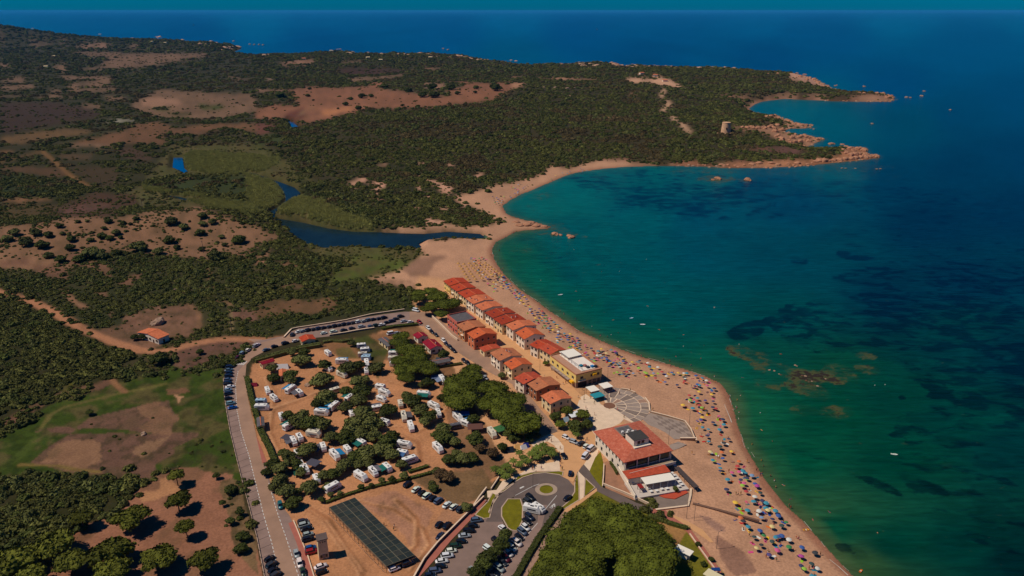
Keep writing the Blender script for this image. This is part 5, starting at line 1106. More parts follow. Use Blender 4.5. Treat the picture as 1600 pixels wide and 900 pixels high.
CR = {'pine': [crown('crown', M_PINE, 10 + i, 'pine', 9, 1500, .085) for i in range(4)], 'olive': [crown('crown', M_OLIVE, 20 + i, 'round', 7, 1100, .10) for i in range(4)],
      'dark': [crown('crown', M_DARKL, 30 + i, 'round', 8, 1100, .10) for i in range(3)], 'dry': [crown('crown', M_BROWNL, 40, 'round', 7, 900, .1)], 'light': [crown('crown', M_LIGHTL, 45 + i, 'round', 7, 1000, .1) for i in range(2)],
      'grove': [crown('crown', leafmat('grove_leaves', S(78, 82, 22), .2), 50 + i, 'pine', 10, 3600, .05, True, 1.0) for i in range(3)]}
def trunk_mesh(h, seed, pine=True):
    r = random.Random(seed); mb = MB(); l = r.uniform(-.12, .12)
    mb.tube([(0, 0, -.3), (l, 0, h * .35), (l * 1.6, .1, h * .7)], [.26, .19, .15], 7)
    for k in range(4):
        a = k * 1.6 + r.random(); e = 1.5
        mb.tube([(l * 1.6, .1, h * .66), (l + e * .5 * math.cos(a), e * .5 * math.sin(a), h * .85), (l + e * math.cos(a), e * math.sin(a), h * 1.0)], [.13, .09, .05], 5)
    return mb.mesh('trunk', M_BARK)
TRK = {k: [trunk_mesh(1.0 * h, s) for s in range(3)] for k, h in (('t', 5.0),)}
TREES = []
NT = [0]
def tree(px, py, r_px, kind, hc=None, region='', name=None):
    """px,py: crown centre in the photo; r_px: crown half width."""
    NT[0] += 1; i = NT[0]
    d = math.hypot(*flat(px, py, 3)); ppm = FPX / (math.hypot(d, CAM_H) * .985)
    R_ = r_px / ppm * {'pine': 1.1, 'grove': 1.12}.get(kind, .97)
    hc = hc if hc else {'pine': 5.2, 'grove': 6.0}.get(kind, max(.9, R_ * .5) if region in ('dune', 'far field') else max(1.4, min(3.2, R_ * .75)))
    x, y, z = P3(px, py, hc)
    nm = name or {'pine': 'umbrella_pine', 'grove': 'pine_tree', 'olive': 'tree', 'dark': 'tree', 'dry': 'dry_tree', 'light': 'tree'}[kind]
    rz = random.random() * 6.28
    t = thing(nm, '', 'tree', (x, y, z), rz, None)
    k = CR[kind][i % len(CR[kind])]
    vz = {'pine': .95, 'grove': .95}.get(kind, .85)
    link('crown', k, t, (0, 0, hc), 0, (R_, R_ * random.uniform(.85, 1.1), R_ * vz))
    s = hc / 5.0; tr = link('trunk', TRK['t'][i % 3], t, (0, 0, 0), 0, (max(.5, R_ / 4.2), max(.5, R_ / 4.2), s))
    TREES.append((t, kind, region, px, py)); return t
SW = T(0,3,(1100,265),(1110,425),(815,530),(1160,590),(450,800),(695,735),(690,850),(735,880),(990,780),(1265,795),(505,530),(320,710),(80,800),(190,885)); SWr = (50,68,92,52,88,112,82,62,92,78,60,105,115,70)
for (px, py), r in zip(SW, SWr): tree(px, py, r / 4, 'pine', 5.2 if r > 45 else 3, 'sw')
for (px, py), r in zip(T(0,3,(1445,355),(1440,555),(1515,650),(1510,725),(1500,500),(1390,440),(1350,270)), (45,32,48,48,30,22,25)): tree(px, py, r / 4, 'dark', 1.8, 'verge')
CAMP = T(1,2,(285,450),(430,478),(575,500),(640,485),(750,500),(405,575),(215,540),(100,500),(110,560),(215,575),(440,680),(380,720),(640,580),(660,640),(640,700),(670,780),(560,640),(560,740),(830,760),(790,790),(270,820),(340,840),(420,850),(200,790),(620,860),(720,850),(980,700),(1030,760),(1080,800),(1060,830),(940,670),(1070,590),(1040,600),(1170,415),(1535,545),(1170,880),(1360,820),(600,345),(300,400),(230,400),(680,570),(1160,680),(250,450))
CAMPr = (62,45,70,50,58,75,50,42,45,42,80,45,62,68,62,70,45,55,65,42,75,80,60,42,88,80,70,60,60,50,42,50,34,45,32,60,50,30,40,36,36,34,40)
for k, ((px, py), r) in enumerate(zip(CAMP, CAMPr)): tree(px, py, r / 4, ('olive', 'dark', 'olive', 'dark', 'olive')[k % 5], None, 'camp north')
PG = T(1,2,(900,340),(960,390),(1000,430),(910,300),(950,500),(1050,490),(940,560),(890,450),(1090,510)); PGr = (60,75,70,45,80,75,50,45,50)
for (px, py), r in zip(PG, PGr): tree(px, py, r / 4, 'grove', 4.5, 'grove behind the maroon roofs')
SG = T(1,2,(1350,510),(1290,610),(1270,700),(1330,560),(1480,620),(1520,690),(1560,760),(1450,720),(1380,545),(1230,640),(1600,700)); SGr = (60,105,105,75,80,100,85,65,45,60,70)
for k, ((px, py), r) in enumerate(zip(SG, SGr)): tree(px, py, r / 4, 'grove' if k != 8 else 'dry', 6 if k not in (0, 8) else 3.5, 'pines by the inner street')
CG = T(1,2,(1020,60),(1020,30),(1130,50),(1190,100),(1110,110),(1100,20),(1230,95),(1160,160),(1060,130)); CGr = (45,40,60,70,50,45,45,40,36)
for (px, py), r in zip(CG, CGr): tree(px, py, r / 4, 'grove', 4.5, 'clump at the street corner')
GN_ = T(2,2,(20,700),(60,840),(350,770),(270,800),(440,790),(400,860),(300,850),(470,850),(210,470),(540,465)); GNr = (60,110,48,45,50,60,40,42,22,10)
for k, ((px, py), r) in enumerate(zip(GN_, GNr)):
    if k == 9: continue
    tree(px, py, r / 4, 'grove' if k < 2 else ('light', 'dark')[k % 2], None if k >= 2 else 6, 'garden by the square')
CS = T(1,3,(200,150),(250,200),(320,110),(150,220),(110,200),(150,300),(190,370),(230,440),(340,340),(420,270),(480,260),(520,240),(560,200),(620,150),(690,130),(780,110),(820,60),(850,140),(470,30),(560,30),(650,10),(740,20),(850,20),(910,200),(640,200),(410,420),(465,390),(525,385),(655,340),(720,330),(785,300),(850,295),(925,270),(110,340),(60,250),(260,370),(280,250),(170,130),(700,190),(450,340))
CSr = (55,45,68,58,50,65,68,55,66,48,48,50,58,56,75,75,68,56,56,66,56,56,48,42,45,26,24,24,24,20,26,28,36,40,34,36,40,40,45,36)
for k, ((px, py), r) in enumerate(zip(CS, CSr)): tree(px, py, r / 4, ('olive', 'dark', 'olive')[k % 3], None, 'camp south')
LT = T(1,3,(1210,170),(1290,165),(1350,160),(1250,130),(1180,30),(1240,60),(1370,40),(1160,265),(1200,280),(1130,240),(1110,350),(1320,470),(1140,20),(1400,100),(1480,130),(1100,320),(1540,90)); LTr = (52,58,50,40,66,48,60,55,55,38,34,40,50,40,50,28,40)
for k, ((px, py), r) in enumerate(zip(LT, LTr)): tree(px, py, r / 4, 'dry' if k in (7, 8, 13, 14) else ('dark', 'olive')[k % 2], None, 'lot edge')
PT_ = T(1,3,(1560,640),(1530,700),(1450,780),(1420,830),(1380,880),(1490,750),(1540,670)); PTr = (52,58,66,58,60,45,40)
for (px, py), r in zip(PT_, PTr): tree(px, py, r / 4, 'dark', 3.6, 'car park island')
GRV = T(2,3,(430,560),(560,500),(700,540),(820,600),(350,680),(480,690),(620,640),(760,680),(900,700),(300,800),(430,800),(540,720),(715,690),(830,800),(930,770),(870,880),(240,870),(420,900),(470,860),(640,550),(790,760),(500,600),(760,870),(340,920))
for k, (px, py) in enumerate(GRV): tree(px, py, (102, 96, 112, 104, 110)[k % 5] / 4, 'grove', 6.2 + (k % 3) * .5, 'grove')
for (px, py), r in zip(Z(740,660,6.43,(360,110),(440,70),(500,60),(560,110),(620,80),(640,130),(450,150),(560,170),(380,170)), (70,60,60,65,55,40,50,50,45)): tree(px, py, r / 6.43, 'light' if px % 2 < 1 else 'dark', None, 'garden by the street end')
FT = T(1,0,(335,553),(325,595),(358,625),(560,648),(592,615),(660,598),(720,597),(640,672),(915,657),(1010,665),(950,665),(512,677),(1040,590),(1110,590),(1100,540),(1220,545),(1180,585),(1260,580),(1500,545),(1375,545),(1370,575),(950,560),(800,535),(150,590))
for (px, py), r in zip(FT, (14,16,10,20,17,26,18,24,13,18,8,10,30,34,32,30,12,20,38,20,14,24,26,34)): tree(px, py, r / 4, 'dark', None, 'far field')
DT = T(0,1,(370,508),(487,483),(545,480),(220,550),(390,558),(445,592),(565,597),(675,480),(650,525),(770,490),(815,497),(725,550),(635,572),(685,585),(752,583),(850,463),(1072,478),(1145,515),(960,508),(1265,445),(1327,482),(1265,497),(1385,578),(1105,645),(1055,600),(1490,597),(1405,628),(1250,550),(305,693),(440,645),(260,628),(160,610),(300,565),(90,550),(40,590),(380,718),(490,716),(580,680),(870,640),(990,668),(730,680),(640,700),(1260,655),(1350,700))
DR = (24,16,14,36,18,30,22,24,18,18,14,30,30,26,18,20,44,32,12,32,30,26,22,26,38,50,22,34,34,34,40,44,30,36,34,36,38,60,56,38,34,40,26,60)
for (px, py), r in zip(DT, DR): tree(px, py, r / 4, ('dark', 'olive', 'dark')[int(px) % 3], None, 'dune', 'dune_bush')
HT = [((1000,438),60),((898,300),28),((840,305),28),((560,775),26),((1390,475),26),((1250,395),26)]
for (uv, r) in HT: (px, py), = T(0,2,uv); tree(px, py, r / 4, 'dark', None, 'farmhouse')
# labels: place by region, then by order across it
def spot(reg):
    return {'sw': 'on the bottom left slope', 'verge': 'on the western road verge', 'camp north': 'in the northern campsite', 'grove behind the maroon roofs': 'in the pines beside the maroon roofs', 'pines by the inner street': 'in the clump beside the inner street', 'clump at the street corner': 'in the clump above the pink house',
            'garden by the square': 'in the garden beside the square', 'camp south': 'in the southern campsite', 'lot edge': 'between campsite and dirt lot edge', 'car park island': 'in the clump beside the lower car park', 'grove': 'in the big grove at the bottom', 'garden by the street end': 'in the thicket at the street end', 'far field': 'in the far brown field', 'dune': 'on the sandy slope at left', 'farmhouse': 'round the lone farmhouse'}[reg]
import collections
by = collections.defaultdict(list)
for t, kind, reg, px, py in TREES: by[(kind, reg)].append((t, px, py))
KW = {'pine': 'round topped umbrella pine', 'grove': 'dense green pine crown', 'olive': 'grey green tree', 'dark': 'dark green tree', 'dry': 'brown dry tree', 'light': 'light green tree'}
def rows_label(items, what, where, cap=16):
    """Unique label: near/middle/far band, then place from the left within the band."""
    n = len(items); items = sorted(items, key=lambda q: -q[2]); nb = 1 if n <= 8 else (3 if n <= 30 else 5)
    bands = {1: [''], 3: ['near rank, ', 'middle rank, ', 'far rank, '], 5: ['nearest rank, ', 'second rank, ', 'middle rank, ', 'fourth rank, ', 'farthest rank, ']}[nb]
    per = math.ceil(n / nb)
    for b in range(nb):
        sub = sorted(items[b * per:(b + 1) * per], key=lambda q: q[1])
        for i, (t, px, py) in enumerate(sub):
            t['label'] = what + ' ' + where + ((', ' + bands[b] + ORDL[i] + (' from left' if i else '')) if n > 1 else '')
for (kind, reg), L_ in by.items():
    w = KW[kind] if reg not in ('dune',) else KW[kind].replace('tree', 'bush')
    rows_label(L_, w, spot(reg))
    for t, _, _ in L_: t['group'] = ('bushes ' if reg == 'dune' else 'trees ') + spot(reg)
# palms
def palm_crown(seed):
    r = random.Random(seed); mb = MB()
    for k in range(26):
        a = k * 2.399; up = r.uniform(.0, .75); L_ = r.uniform(2.1, 2.8); pr = None
        for s in range(5):
            t = s / 4; R_ = L_ * t; zz = up * L_ * t - 1.1 * up * t * t * 1.2 - t * t * r.uniform(.9, 1.3); w = .34 * math.sin(math.pi * min(1, t * .8 + .2)) + .04
            c = Vector((R_ * math.cos(a), R_ * math.sin(a), zz)); n = Vector((-math.sin(a), math.cos(a), 0)) * w
            cur = [c - n + Vector((0, 0, -w * .5)), c, c + n + Vector((0, 0, -w * .5))]
            if pr: mb.add(pr + cur, [(0, 1, 4, 3), (1, 2, 5, 4)])
            pr = cur
    return mb.mesh('crown', M_PALM)
PC = [palm_crown(s) for s in (1, 2, 3)]; PTK = MB().tube([(0, 0, -.2), (0, 0, .4), (0.05, 0, 3.2)], [.34, .24, .2], 8).mesh('trunk', M_BARK)
PL = Z(740,660,6.43,(280,480),(330,430),(400,375),(330,525),(225,455),(500,340),(545,370),(590,300),(640,335),(690,300),(740,255),(790,260),(700,215),(640,250),(460,290),(470,400),(790,300),(380,470)); PA = [(z_) for z_ in PL]
items = []
for i, (px, py) in enumerate(PA):
    x, y, z = P3(px, py, 3.2); t = thing('palm_tree', '', 'palm tree', (x, y, z), i * 1.1, 'palms beside the roundabout path')
    sc_ = (1.0, 1.15, .9)[i % 3] * .95; link('crown', PC[i % 3], t, (0, 0, 3.2), 0, sc_); link('trunk', PTK, t); items.append((t, px, py))
rows_label(items, 'green palm tree', 'beside the roundabout path')
items = []
for i, (px, py) in enumerate(Z(740,660,6.43,(1040,110),(1000,60)) + T(2,2,(385,880),(420,870))):
    x, y, z = P3(px, py, 2.6); t = thing('palm_tree', '', 'palm tree', (x, y, z), i * 1.7, 'palms in the garden by the square'); link('crown', PC[i % 3], t, (0, 0, 2.6), 0, .85); link('trunk', PTK, t, (0, 0, 0), 0, (1, 1, .8)); items.append((t, px, py))
rows_label(items, 'spiky palm tree', 'in the garden beside the square')
# hedges
def hedge(label, px_pts, half, h, m=M_DARKL, z=GZ):
    w = resample(wpath(px_pts, z), .8); c = w[0].copy(); r = np.random.default_rng(len(label)); mb = MB()
    w = [p - c for p in w]; ribbon(mb, w, half * .8, 0, h * .85)
    for p in w:
        for k in range(int(26 * half)):
            q = (p.x + r.uniform(-half, half), p.y + r.uniform(-.6, .6), r.uniform(.25, 1.02) * h); s = r.uniform(.18, .34)
            a, b_ = Vector(r.normal(size=3)).normalized() * s, Vector(r.normal(size=3)).normalized() * s
            o = Vector(q); mb.add([o - a, o + b_, o + a, o - b_], [(0, 1, 2, 3)])
    return tag(link('hedge', mb.mesh('hedge', m), None, (c.x, c.y, z)), label, 'hedge')
hedge('long hedge between the western road and the campsite track', [(386,592),(392,620),(400,650),(407,675),(420,700),(432,730),(445,760)], 1.4, 2.0)
hedge('hedge strip along the right hand side of the car park road', T(2,3,(300,480),(260,540),(180,650),(100,780),(40,890),(-20,980)), 1.3, 1.3)
hedge('long thin hedge above the dark shade canopy', T(1,3,(440,445),(560,400),(700,355),(850,320),(1000,285),(1120,252)), .8, 1.1)
hedge('short rounded hedge left of two by the beach walk', T(2,3,(855,530),(940,560)), 1.0, 1.3); hedge('long rounded hedge right of two by the beach walk', T(2,3,(972,572),(1030,590),(1095,608)), 1.0, 1.3)
hedge('bushy hedge below the northern road along the campsite edge', [(398,566),(420,560),(445,553),(470,546),(500,541)], 2.4, 2.2, M_OLIVE)
hedge('hedge in front of the grey hut by the street', T(1,2,(1140,500),(1200,490),(1285,478)), 1.0, 1.3, M_OLIVE)
hedge('short hedge in two parts beside the campsite lane', T(1,3,(955,255),(1010,240),(1075,218)), .9, 1.2)
hedge('clipped hedge above the parked cars on the campsite lawn', T(1,2,(790,262),(870,245),(1010,232)), 1.4, 1.6)
hedge('leafy hedge along the farther side of the dirt field', T(1,2,(420,345),(480,335),(540,340),(600,330)), 1.2, 1.6, M_OLIVE)
hedge('green creeper beside the white wall west of the restaurant', Z4((300,475),(330,520),(360,575)), .4, 1.6); hedge('square green shrub at the terrace end by the red floor', Z4((865,700),(885,730)), .8, 1.8, z=GZ + .3)
for k, (p, lab) in enumerate(((T(2,3,(1165,700)), 'on the lawn edge farthest from the camera'), (T(2,3,(1245,795)), 'on the lawn edge nearest the camera'), (T(2,3,(1197,825)), 'in the middle of the kiosk lawn'), (T(2,3,(840,425)), 'below the restaurant terrace'), (T(2,3,(1020,360)), 'behind the red floor'))):
    (px, py), = p; x, y, z = P3(px, py, .7); t = thing('round_shrub', 'small round dark shrub ' + lab, 'shrub', (x, y, z)); link('foliage', CR['dark'][k % 3], t, (0, 0, .8), 0, (1.2, 1.2, 1.1))
# ---------------------------------------------------------------- scrub: too many to count, instanced on points
BUSH = bpy.data.collections.new('bush_kinds')
def bushmesh(seed, n, lf, m): return crown('bush', m, seed, 'shrub', 6, n, lf)
for i, (n, lf, m) in enumerate(((260, .15, M_SCR), (260, .15, M_SCR), (240, .16, M_DARKL), (240, .16, M_OLIVE), (260, .15, leafmat('scrub_leaves_brown', S(84, 70, 40), .4)))):
    o = bpy.data.objects.new('bush', bushmesh(70 + i, n, lf, m)); BUSH.objects.link(o)
def scatter(name, pts, scl, rot, coll, label_kind='stuff', zs=1.0, idx=None):
    me = bpy.data.meshes.new(name); me.vertices.add(len(pts)); me.vertices.foreach_set('co', pts.astype(np.float32).ravel())
    for an, dat in (('s', scl), ('r', rot)):
        a = me.attributes.new(an, 'FLOAT', 'POINT'); a.data.foreach_set('value', dat.astype(np.float32))
    a = me.attributes.new('k', 'INT', 'POINT'); a.data.foreach_set('value', idx.astype(np.int32))
    o = link(name, me); g = bpy.data.node_groups.new(name, 'GeometryNodeTree')
    g.interface.new_socket('Geometry', in_out='INPUT', socket_type='NodeSocketGeometry'); g.interface.new_socket('Geometry', in_out='OUTPUT', socket_type='NodeSocketGeometry')
    N = g.nodes; L = g.links; gi = N.new('NodeGroupInput'); go = N.new('NodeGroupOutput')
    ci = N.new('GeometryNodeCollectionInfo'); ci.inputs[0].default_value = coll; ci.inputs['Separate Children'].default_value = True; ci.inputs['Reset Children'].default_value = True
    ip = N.new('GeometryNodeInstanceOnPoints'); ip.inputs['Pick Instance'].default_value = True
    def attr(n, t):
        q = N.new('GeometryNodeInputNamedAttribute'); q.data_type = t; q.inputs[0].default_value = n; return q.outputs['Attribute']
    cr_ = N.new('ShaderNodeCombineXYZ'); L.new(attr('r', 'FLOAT'), cr_.inputs[2]); cs = N.new('ShaderNodeCombineXYZ'); sa = attr('s', 'FLOAT')
    mz = N.new('ShaderNodeMath'); mz.operation = 'MULTIPLY'; mz.inputs[1].default_value = zs; L.new(sa, mz.inputs[0])
    L.new(sa, cs.inputs[0]); L.new(sa, cs.inputs[1]); L.new(mz.outputs[0], cs.inputs[2])
    L.new(gi.outputs[0], ip.inputs['Points']); L.new(ci.outputs[0], ip.inputs['Instance']); L.new(attr('k', 'INT'), ip.inputs['Instance Index']); L.new(cr_.outputs[0], ip.inputs['Rotation']); L.new(cs.outputs[0], ip.inputs['Scale'])
    L.new(ip.outputs[0], go.inputs[0])
    md = o.modifiers.new('scatter', 'NODES'); md.node_group = g; tag(o, kind=label_kind); return o
pts = []; sc_ = []
strips = [(190, 450, 2.2, 1.6), (450, 700, 2.6, 1.9), (700, 1000, 3.5, 2.4), (1000, 1500, 5.0, 3.0), (1500, 2300, 8.0, 3.8), (2300, 3400, 12, 5.2), (3400, 5600, 19, 7.5)]
for y0, y1, sp_, s0 in strips:
    n = int((y1 - y0) * (y0 + y1) / 2 * (1.62 + (.25 if y1 < 800 else 0)) / sp_ ** 2)
    yy = np.sqrt(RNG.uniform(y0 ** 2, y1 ** 2, n)); xx = yy * RNG.uniform(-1.08 if y1 < 800 else -.80, .72, n)
    sdn = land_sd(xx, yy); k = sdn > 7; xx, yy, sdn = xx[k], yy[k], sdn[k]
    zz = height(xx, yy, sdn); jx = RNG.normal(0, 2.2 + y0 / 300, len(xx)); C, V, px, py = cover(xx + jx, yy + np.roll(jx, 7), zz, sdn)
    # clumps: shrubs crowd together where the large noise is high
    cl = fbm(xx, yy, 22, 61, 3)
    p_ = np.where(V > .75, V * np.where(yy > 750, np.clip(.45 + (cl - .4) * 3, .35, 1), 1), V * np.clip((cl - .38) * 6, 0, 2.0))
    k = (RNG.random(len(xx)) < p_) & (px > -90) & (px < 1560)
    for rp in RIV_W: k &= ~(inpoly(xx, yy, rp) | ((segdist(xx, yy, rp, True) < 4.5) if y0 < 1000 else False))
    # keep clear of the roads, lots and houses
    k &= ~inpoly(px, py, [(352,585),(352,690),(380,740),(420,1000),(850,1000),(920,800),(1000,780),(1200,800),(1100,560),(760,430),(690,430),(680,470),(640,482),(560,488),(480,500),(440,512),(385,545)])
    xx, yy, zz, V = xx[k], yy[k], zz[k], V[k]
    s = s0 * .86 * np.clip(RNG.lognormal(0, .36, len(xx)), .4, 2.0) * (0.75 + .5 * fbm(xx, yy, 30, 66, 2)) * np.where(V < .5, .62, 1)
    wood = (V > .985) & (yy < 700) & (xx < 0)
    keepw = ~wood | (RNG.random(len(xx)) < .7)
    s = np.where(wood, s * 1.6, s * 1.12)
    xx, yy, zz, s = xx[keepw], yy[keepw], zz[keepw], s[keepw]
    pts.append(np.stack([xx, yy, zz + s * .12], 1)); sc_.append(s)
pts = np.concatenate(pts); sc_ = np.concatenate(sc_)
kn = fbm(pts[:, 0], pts[:, 1], 45, 71, 3); idx = np.clip(np.floor((kn - .3) / .4 * 5 + RNG.normal(0, .9, len(pts))), 0, 4)
nearw = (pts[:, 1] < 700) & (pts[:, 0] < -60); idx = np.where(nearw & (idx == 4), RNG.integers(0, 4, len(idx)), idx)
scatter('scrub', pts, sc_, RNG.uniform(0, 6.28, len(pts)), BUSH, idx=idx, zs=.95)
print('scrub', len(pts))
# reeds and tall grass
RD = bpy.data.collections.new('reed_kinds')
for i in range(2):
    r = random.Random(i); mb = MB()
    for k in range(70):
        x_, y_ = r.gauss(0, .55), r.gauss(0, .55); a = r.random() * 6.28; h = r.uniform(.7, 1.3); c_, s_ = math.cos(a) * .07, math.sin(a) * .07; lx, ly = r.uniform(-.25, .25), r.uniform(-.25, .25)
        mb.add([(x_ - c_, y_ - s_, 0), (x_ + c_, y_ + s_, 0), (x_ + lx, y_ + ly, h)], [(0, 1, 2)])
    RD.objects.link(bpy.data.objects.new('reed', mb.mesh('reed', mat('reed_leaves', S(156, 150, 80), rough=.9, noise=.3, nscale=1, rnd=.25))))
n = 36000; yy = np.sqrt(RNG.uniform(560 ** 2, 1150 ** 2, n)); xx = yy * RNG.uniform(-.5, -.1, n); sdn = np.full(n, 99.0); zz = height(xx, yy, sdn); C, V, px, py = cover(xx, yy, zz, sdn)
k = (np.abs(C - np.array(S(*REED))).sum(1) < 1e-6) | ((np.abs(C - np.array(S(70, 72, 36))).sum(1) < 1e-6) & (RNG.random(n) < .5))
for rp in RIV_W: k &= ~(inpoly(xx, yy, rp) | (segdist(xx, yy, rp, True) < 3))
xx, yy, zz = xx[k], yy[k], zz[k]; print('reeds', k.sum())
scatter('reeds', np.stack([xx, yy, zz], 1), RNG.uniform(1.2, 2.2, len(xx)), RNG.uniform(0, 6.28, len(xx)), RD, idx=RNG.integers(0, 2, len(xx)), zs=1.1)
# ---------------------------------------------------------------- cars, caravans, motorhomes
M_PAINT = mat('car_paint', objcol=True, rough=.35, spec=.5); M_CGL = mat('car_glass', S(18, 22, 28), rough=.12, spec=.6); M_TYRE = mat('tyre', S(26, 24, 24), rough=.9); M_LAMP = mat('lamp_glass', S(190, 186, 176), rough=.2, spec=.6); M_TAIL = mat('tail_lamp', S(120, 20, 18), rough=.3)
def loft(mb, secs):
    n = len(secs[0]); o = len(mb.v)
    for s in secs: mb.v += s
    for i in range(len(secs) - 1):
        for k in range(n): mb.f.append((o + i * n + k, o + i * n + (k + 1) % n, o + (i + 1) * n + (k + 1) % n, o + (i + 1) * n + k))
    mb.f.append(tuple(o + k for k in range(n))[::-1]); mb.f.append(tuple(o + (len(secs) - 1) * n + k for k in range(n))); return mb
def csec(x, w, z0, z1):
    h = w / 2; return [(x, -h * .92, z0), (x, h * .92, z0), (x, h, z0 + (z1 - z0) * .45), (x, h * .9, z1), (x, -h * .9, z1), (x, -h, z0 + (z1 - z0) * .45)]
def car_kind(L_, w, h, hood, boot, belt):
    a = L_ / 2
    body = loft(MB(), [csec(-a, w * .78, .35, belt * .82), csec(-a + .2, w * .95, .25, belt * .95), csec(-a + 1, w, .22, belt), csec(0, w, .22, belt + .02), csec(a - hood, w, .22, belt), csec(a - .35, w * .94, .24, belt * .82), csec(a, w * .74, .36, belt * .62)])
    x0, x1 = -a + boot, a - hood + .15
    gl = loft(MB(), [[(x0, -w * .43, belt - .03), (x0, w * .43, belt - .03), (x0 + .35, w * .38, h - .06), (x0 + .35, -w * .38, h - .06)], [(x1, -w * .43, belt - .03), (x1, w * .43, belt - .03), (x1 - .75, w * .36, h - .06), (x1 - .75, -w * .36, h - .06)]])
    rf = MB().box((x0 + x1 - .4) / 2, 0, h - .035, x1 - x0 - 1.1, w * .75, .07)
    wh = MB().tube([(0, -.11, 0), (0, .11, 0)], .33, 10)
    return dict(body=body.mesh('body', M_PAINT, True), windows=gl.mesh('windows', M_CGL), roof=rf.mesh('roof', M_PAINT), wheel=wh.mesh('wheel', M_TYRE), a=a, w=w,
        head=MB().box(0, 0, 0, .12, .32, .16).mesh('headlight', M_LAMP), tail=MB().box(0, 0, 0, .1, .28, .16).mesh('tail_light', M_TAIL))
CK = {'hatch': car_kind(4.0, 1.75, 1.48, 1.05, .15, .92), 'saloon': car_kind(4.5, 1.8, 1.45, 1.25, .7, .92), 'suv': car_kind(4.5, 1.88, 1.72, 1.1, .15, 1.08), 'van': car_kind(5.2, 1.98, 2.1, .9, .1, 1.25)}
CCOL = {'white': (214, 208, 198), 'silver': (150, 150, 150), 'black': (20, 20, 24), 'dark grey': (46, 46, 50), 'dark blue': (22, 32, 54), 'blue grey': (74, 88, 104), 'red': (140, 20, 18), 'dark red': (78, 14, 26), 'bright blue': (18, 70, 130), 'teal': (24, 92, 96), 'pale blue': (110, 134, 150), 'green': (30, 50, 34)}
NC = [0]
def car(px, py, h1, col, kind=None, group='parked cars', z=None):
    """h1: heading as a vector in photo pixels."""
    NC[0] += 1; kind = kind or ('hatch', 'suv', 'saloon', 'hatch', 'suv')[NC[0] % 5]
    zz = GZ if z is None else z
    x, y = flat(px, py, zz + .75); x2, y2 = flat(px + h1[0], py + h1[1], zz + .75); rz = math.atan2(y2 - y, x2 - x)
    k = CK[kind]; t = thing({'van': 'parked_van'}.get(kind, 'parked_car'), '', 'van' if kind == 'van' else 'car', (x, y, zz + (.12 if z is None else 0)), rz + random.uniform(-.03, .03), group)
    c = S(*CCOL[col]); c = tuple(v * random.uniform(.9, 1.08) for v in c)
    link('body', k['body'], t, color=c); link('windows', k['windows'], t); link('roof', k['roof'], t, color=c)
    for sx in (-1, 1):
        for sy in (-1, 1): link('wheel', k['wheel'], t, (sx * k['a'] * .62, sy * (k['w'] / 2 - .1), .33))
    for sy in (-1, 1): link('headlight', k['head'], t, (k['a'] - .12, sy * .56, .6)); link('tail_light', k['tail'], t, (-k['a'] + .08, sy * .6, .75))
    t['_c'] = col; t['_k'] = kind; return t
KN = {'hatch': 'hatchback', 'suv': 'tall car', 'saloon': 'saloon car', 'van': 'van'}
def rowcars(where, frm, pts, cols, head, group, kinds=None, z=None):
    """frm: wording of where counting starts."""
    tot = collections.Counter(cols[i] for i in range(len(pts))); seen = collections.Counter()
    for i, (px, py) in enumerate(pts):
        h = head[i] if isinstance(head, list) else head
        t = car(px, py, h, cols[i], kinds[i] if kinds else None, group, z)
        c = cols[i]; seen[c] += 1; nm = 'van' if t['_k'] == 'van' else 'car'
        t['label'] = '%s %s %s' % (c, nm, where) + (('' if tot[c] == 1 else ', %s from %s' % ('first' if seen[c] == 1 else ORD[seen[c] - 1], frm)))
        del t['_c']; del t['_k']
D_, B_, W_, S_, K_, G_ = 'dark grey', 'black', 'white', 'silver', 'dark blue', 'blue grey'
rowcars('in the western road bays', 'the far end', Z(340,500,6.43,(122,470),(114,500),(118,530),(112,562),(106,598),(102,632),(125,668),(105,702),(112,738),(110,785),(132,835),(150,878)), [K_, G_, K_, K_, G_, K_, W_, 'pale blue', K_, B_, 'pale blue', 'bright blue'], (12, -2.2), 'cars in the western bays')
rowcars('on the outer kerb of the road bend', 'the zebra crossing', Z(340,500,6.43,(205,370),(248,332),(305,300),(380,258)), ['dark red', 'pale blue', 'white', 'silver'], (10, -7.5), 'cars at the road bend')
rowcars('on the kerb before the small red roofed house', 'the left', Z(340,500,6.43,(490,297),(572,262),(678,230),(782,208)), ['blue grey', B_, D_, W_], (12, -4), 'cars on the northern road')
rowcars('beside the red ramp wall of the northern road', 'the left', Z(340,500,6.43,(750,145)), [D_], (5, -6), 'cars on the northern road')
up = T(1,2,(268,271),(292,268),(328,262),(362,257),(392,252),(425,247),(462,241),(495,236),(525,231),(553,226),(582,221),(610,216),(640,210),(675,206),(705,199),(735,195),(770,190),(800,185))
rowcars('on the marsh side of the northern road', 'the left', up, [W_, 'silver', B_, D_, K_, B_, D_, B_, D_, B_, K_, D_, W_, S_, G_, B_, D_, B_], (10, -3.4), 'cars on the northern road')
lo = T(1,2,(425,281),(485,272),(548,262),(600,251),(660,241),(718,238),(752,233),(785,228),(820,215),(850,207),(875,192),(905,177),(925,206),(965,211))
rowcars('along the village side of the northern road', 'the left', lo, [W_, W_, B_, D_, S_, G_, 'green', W_, B_, K_, D_, B_, S_, W_], (10, -2.2), 'cars on the northern road')
rowcars('parked at the corner before the inner street', 'the left', T(1,2,(1022,213)), ['red'], (8, 5), 'cars on the inner street')
rowcars('beside the end of the northern road near the pines', 'the left', T(1,2,(1000,140)), [W_], (8, 2), 'cars on the northern road', ['van'])
st = T(1,2,(1078,250),(1100,274),(1126,293),(1172,328),(1190,350),(1214,370),(1237,391),(1300,452),(1324,470),(1435,560))
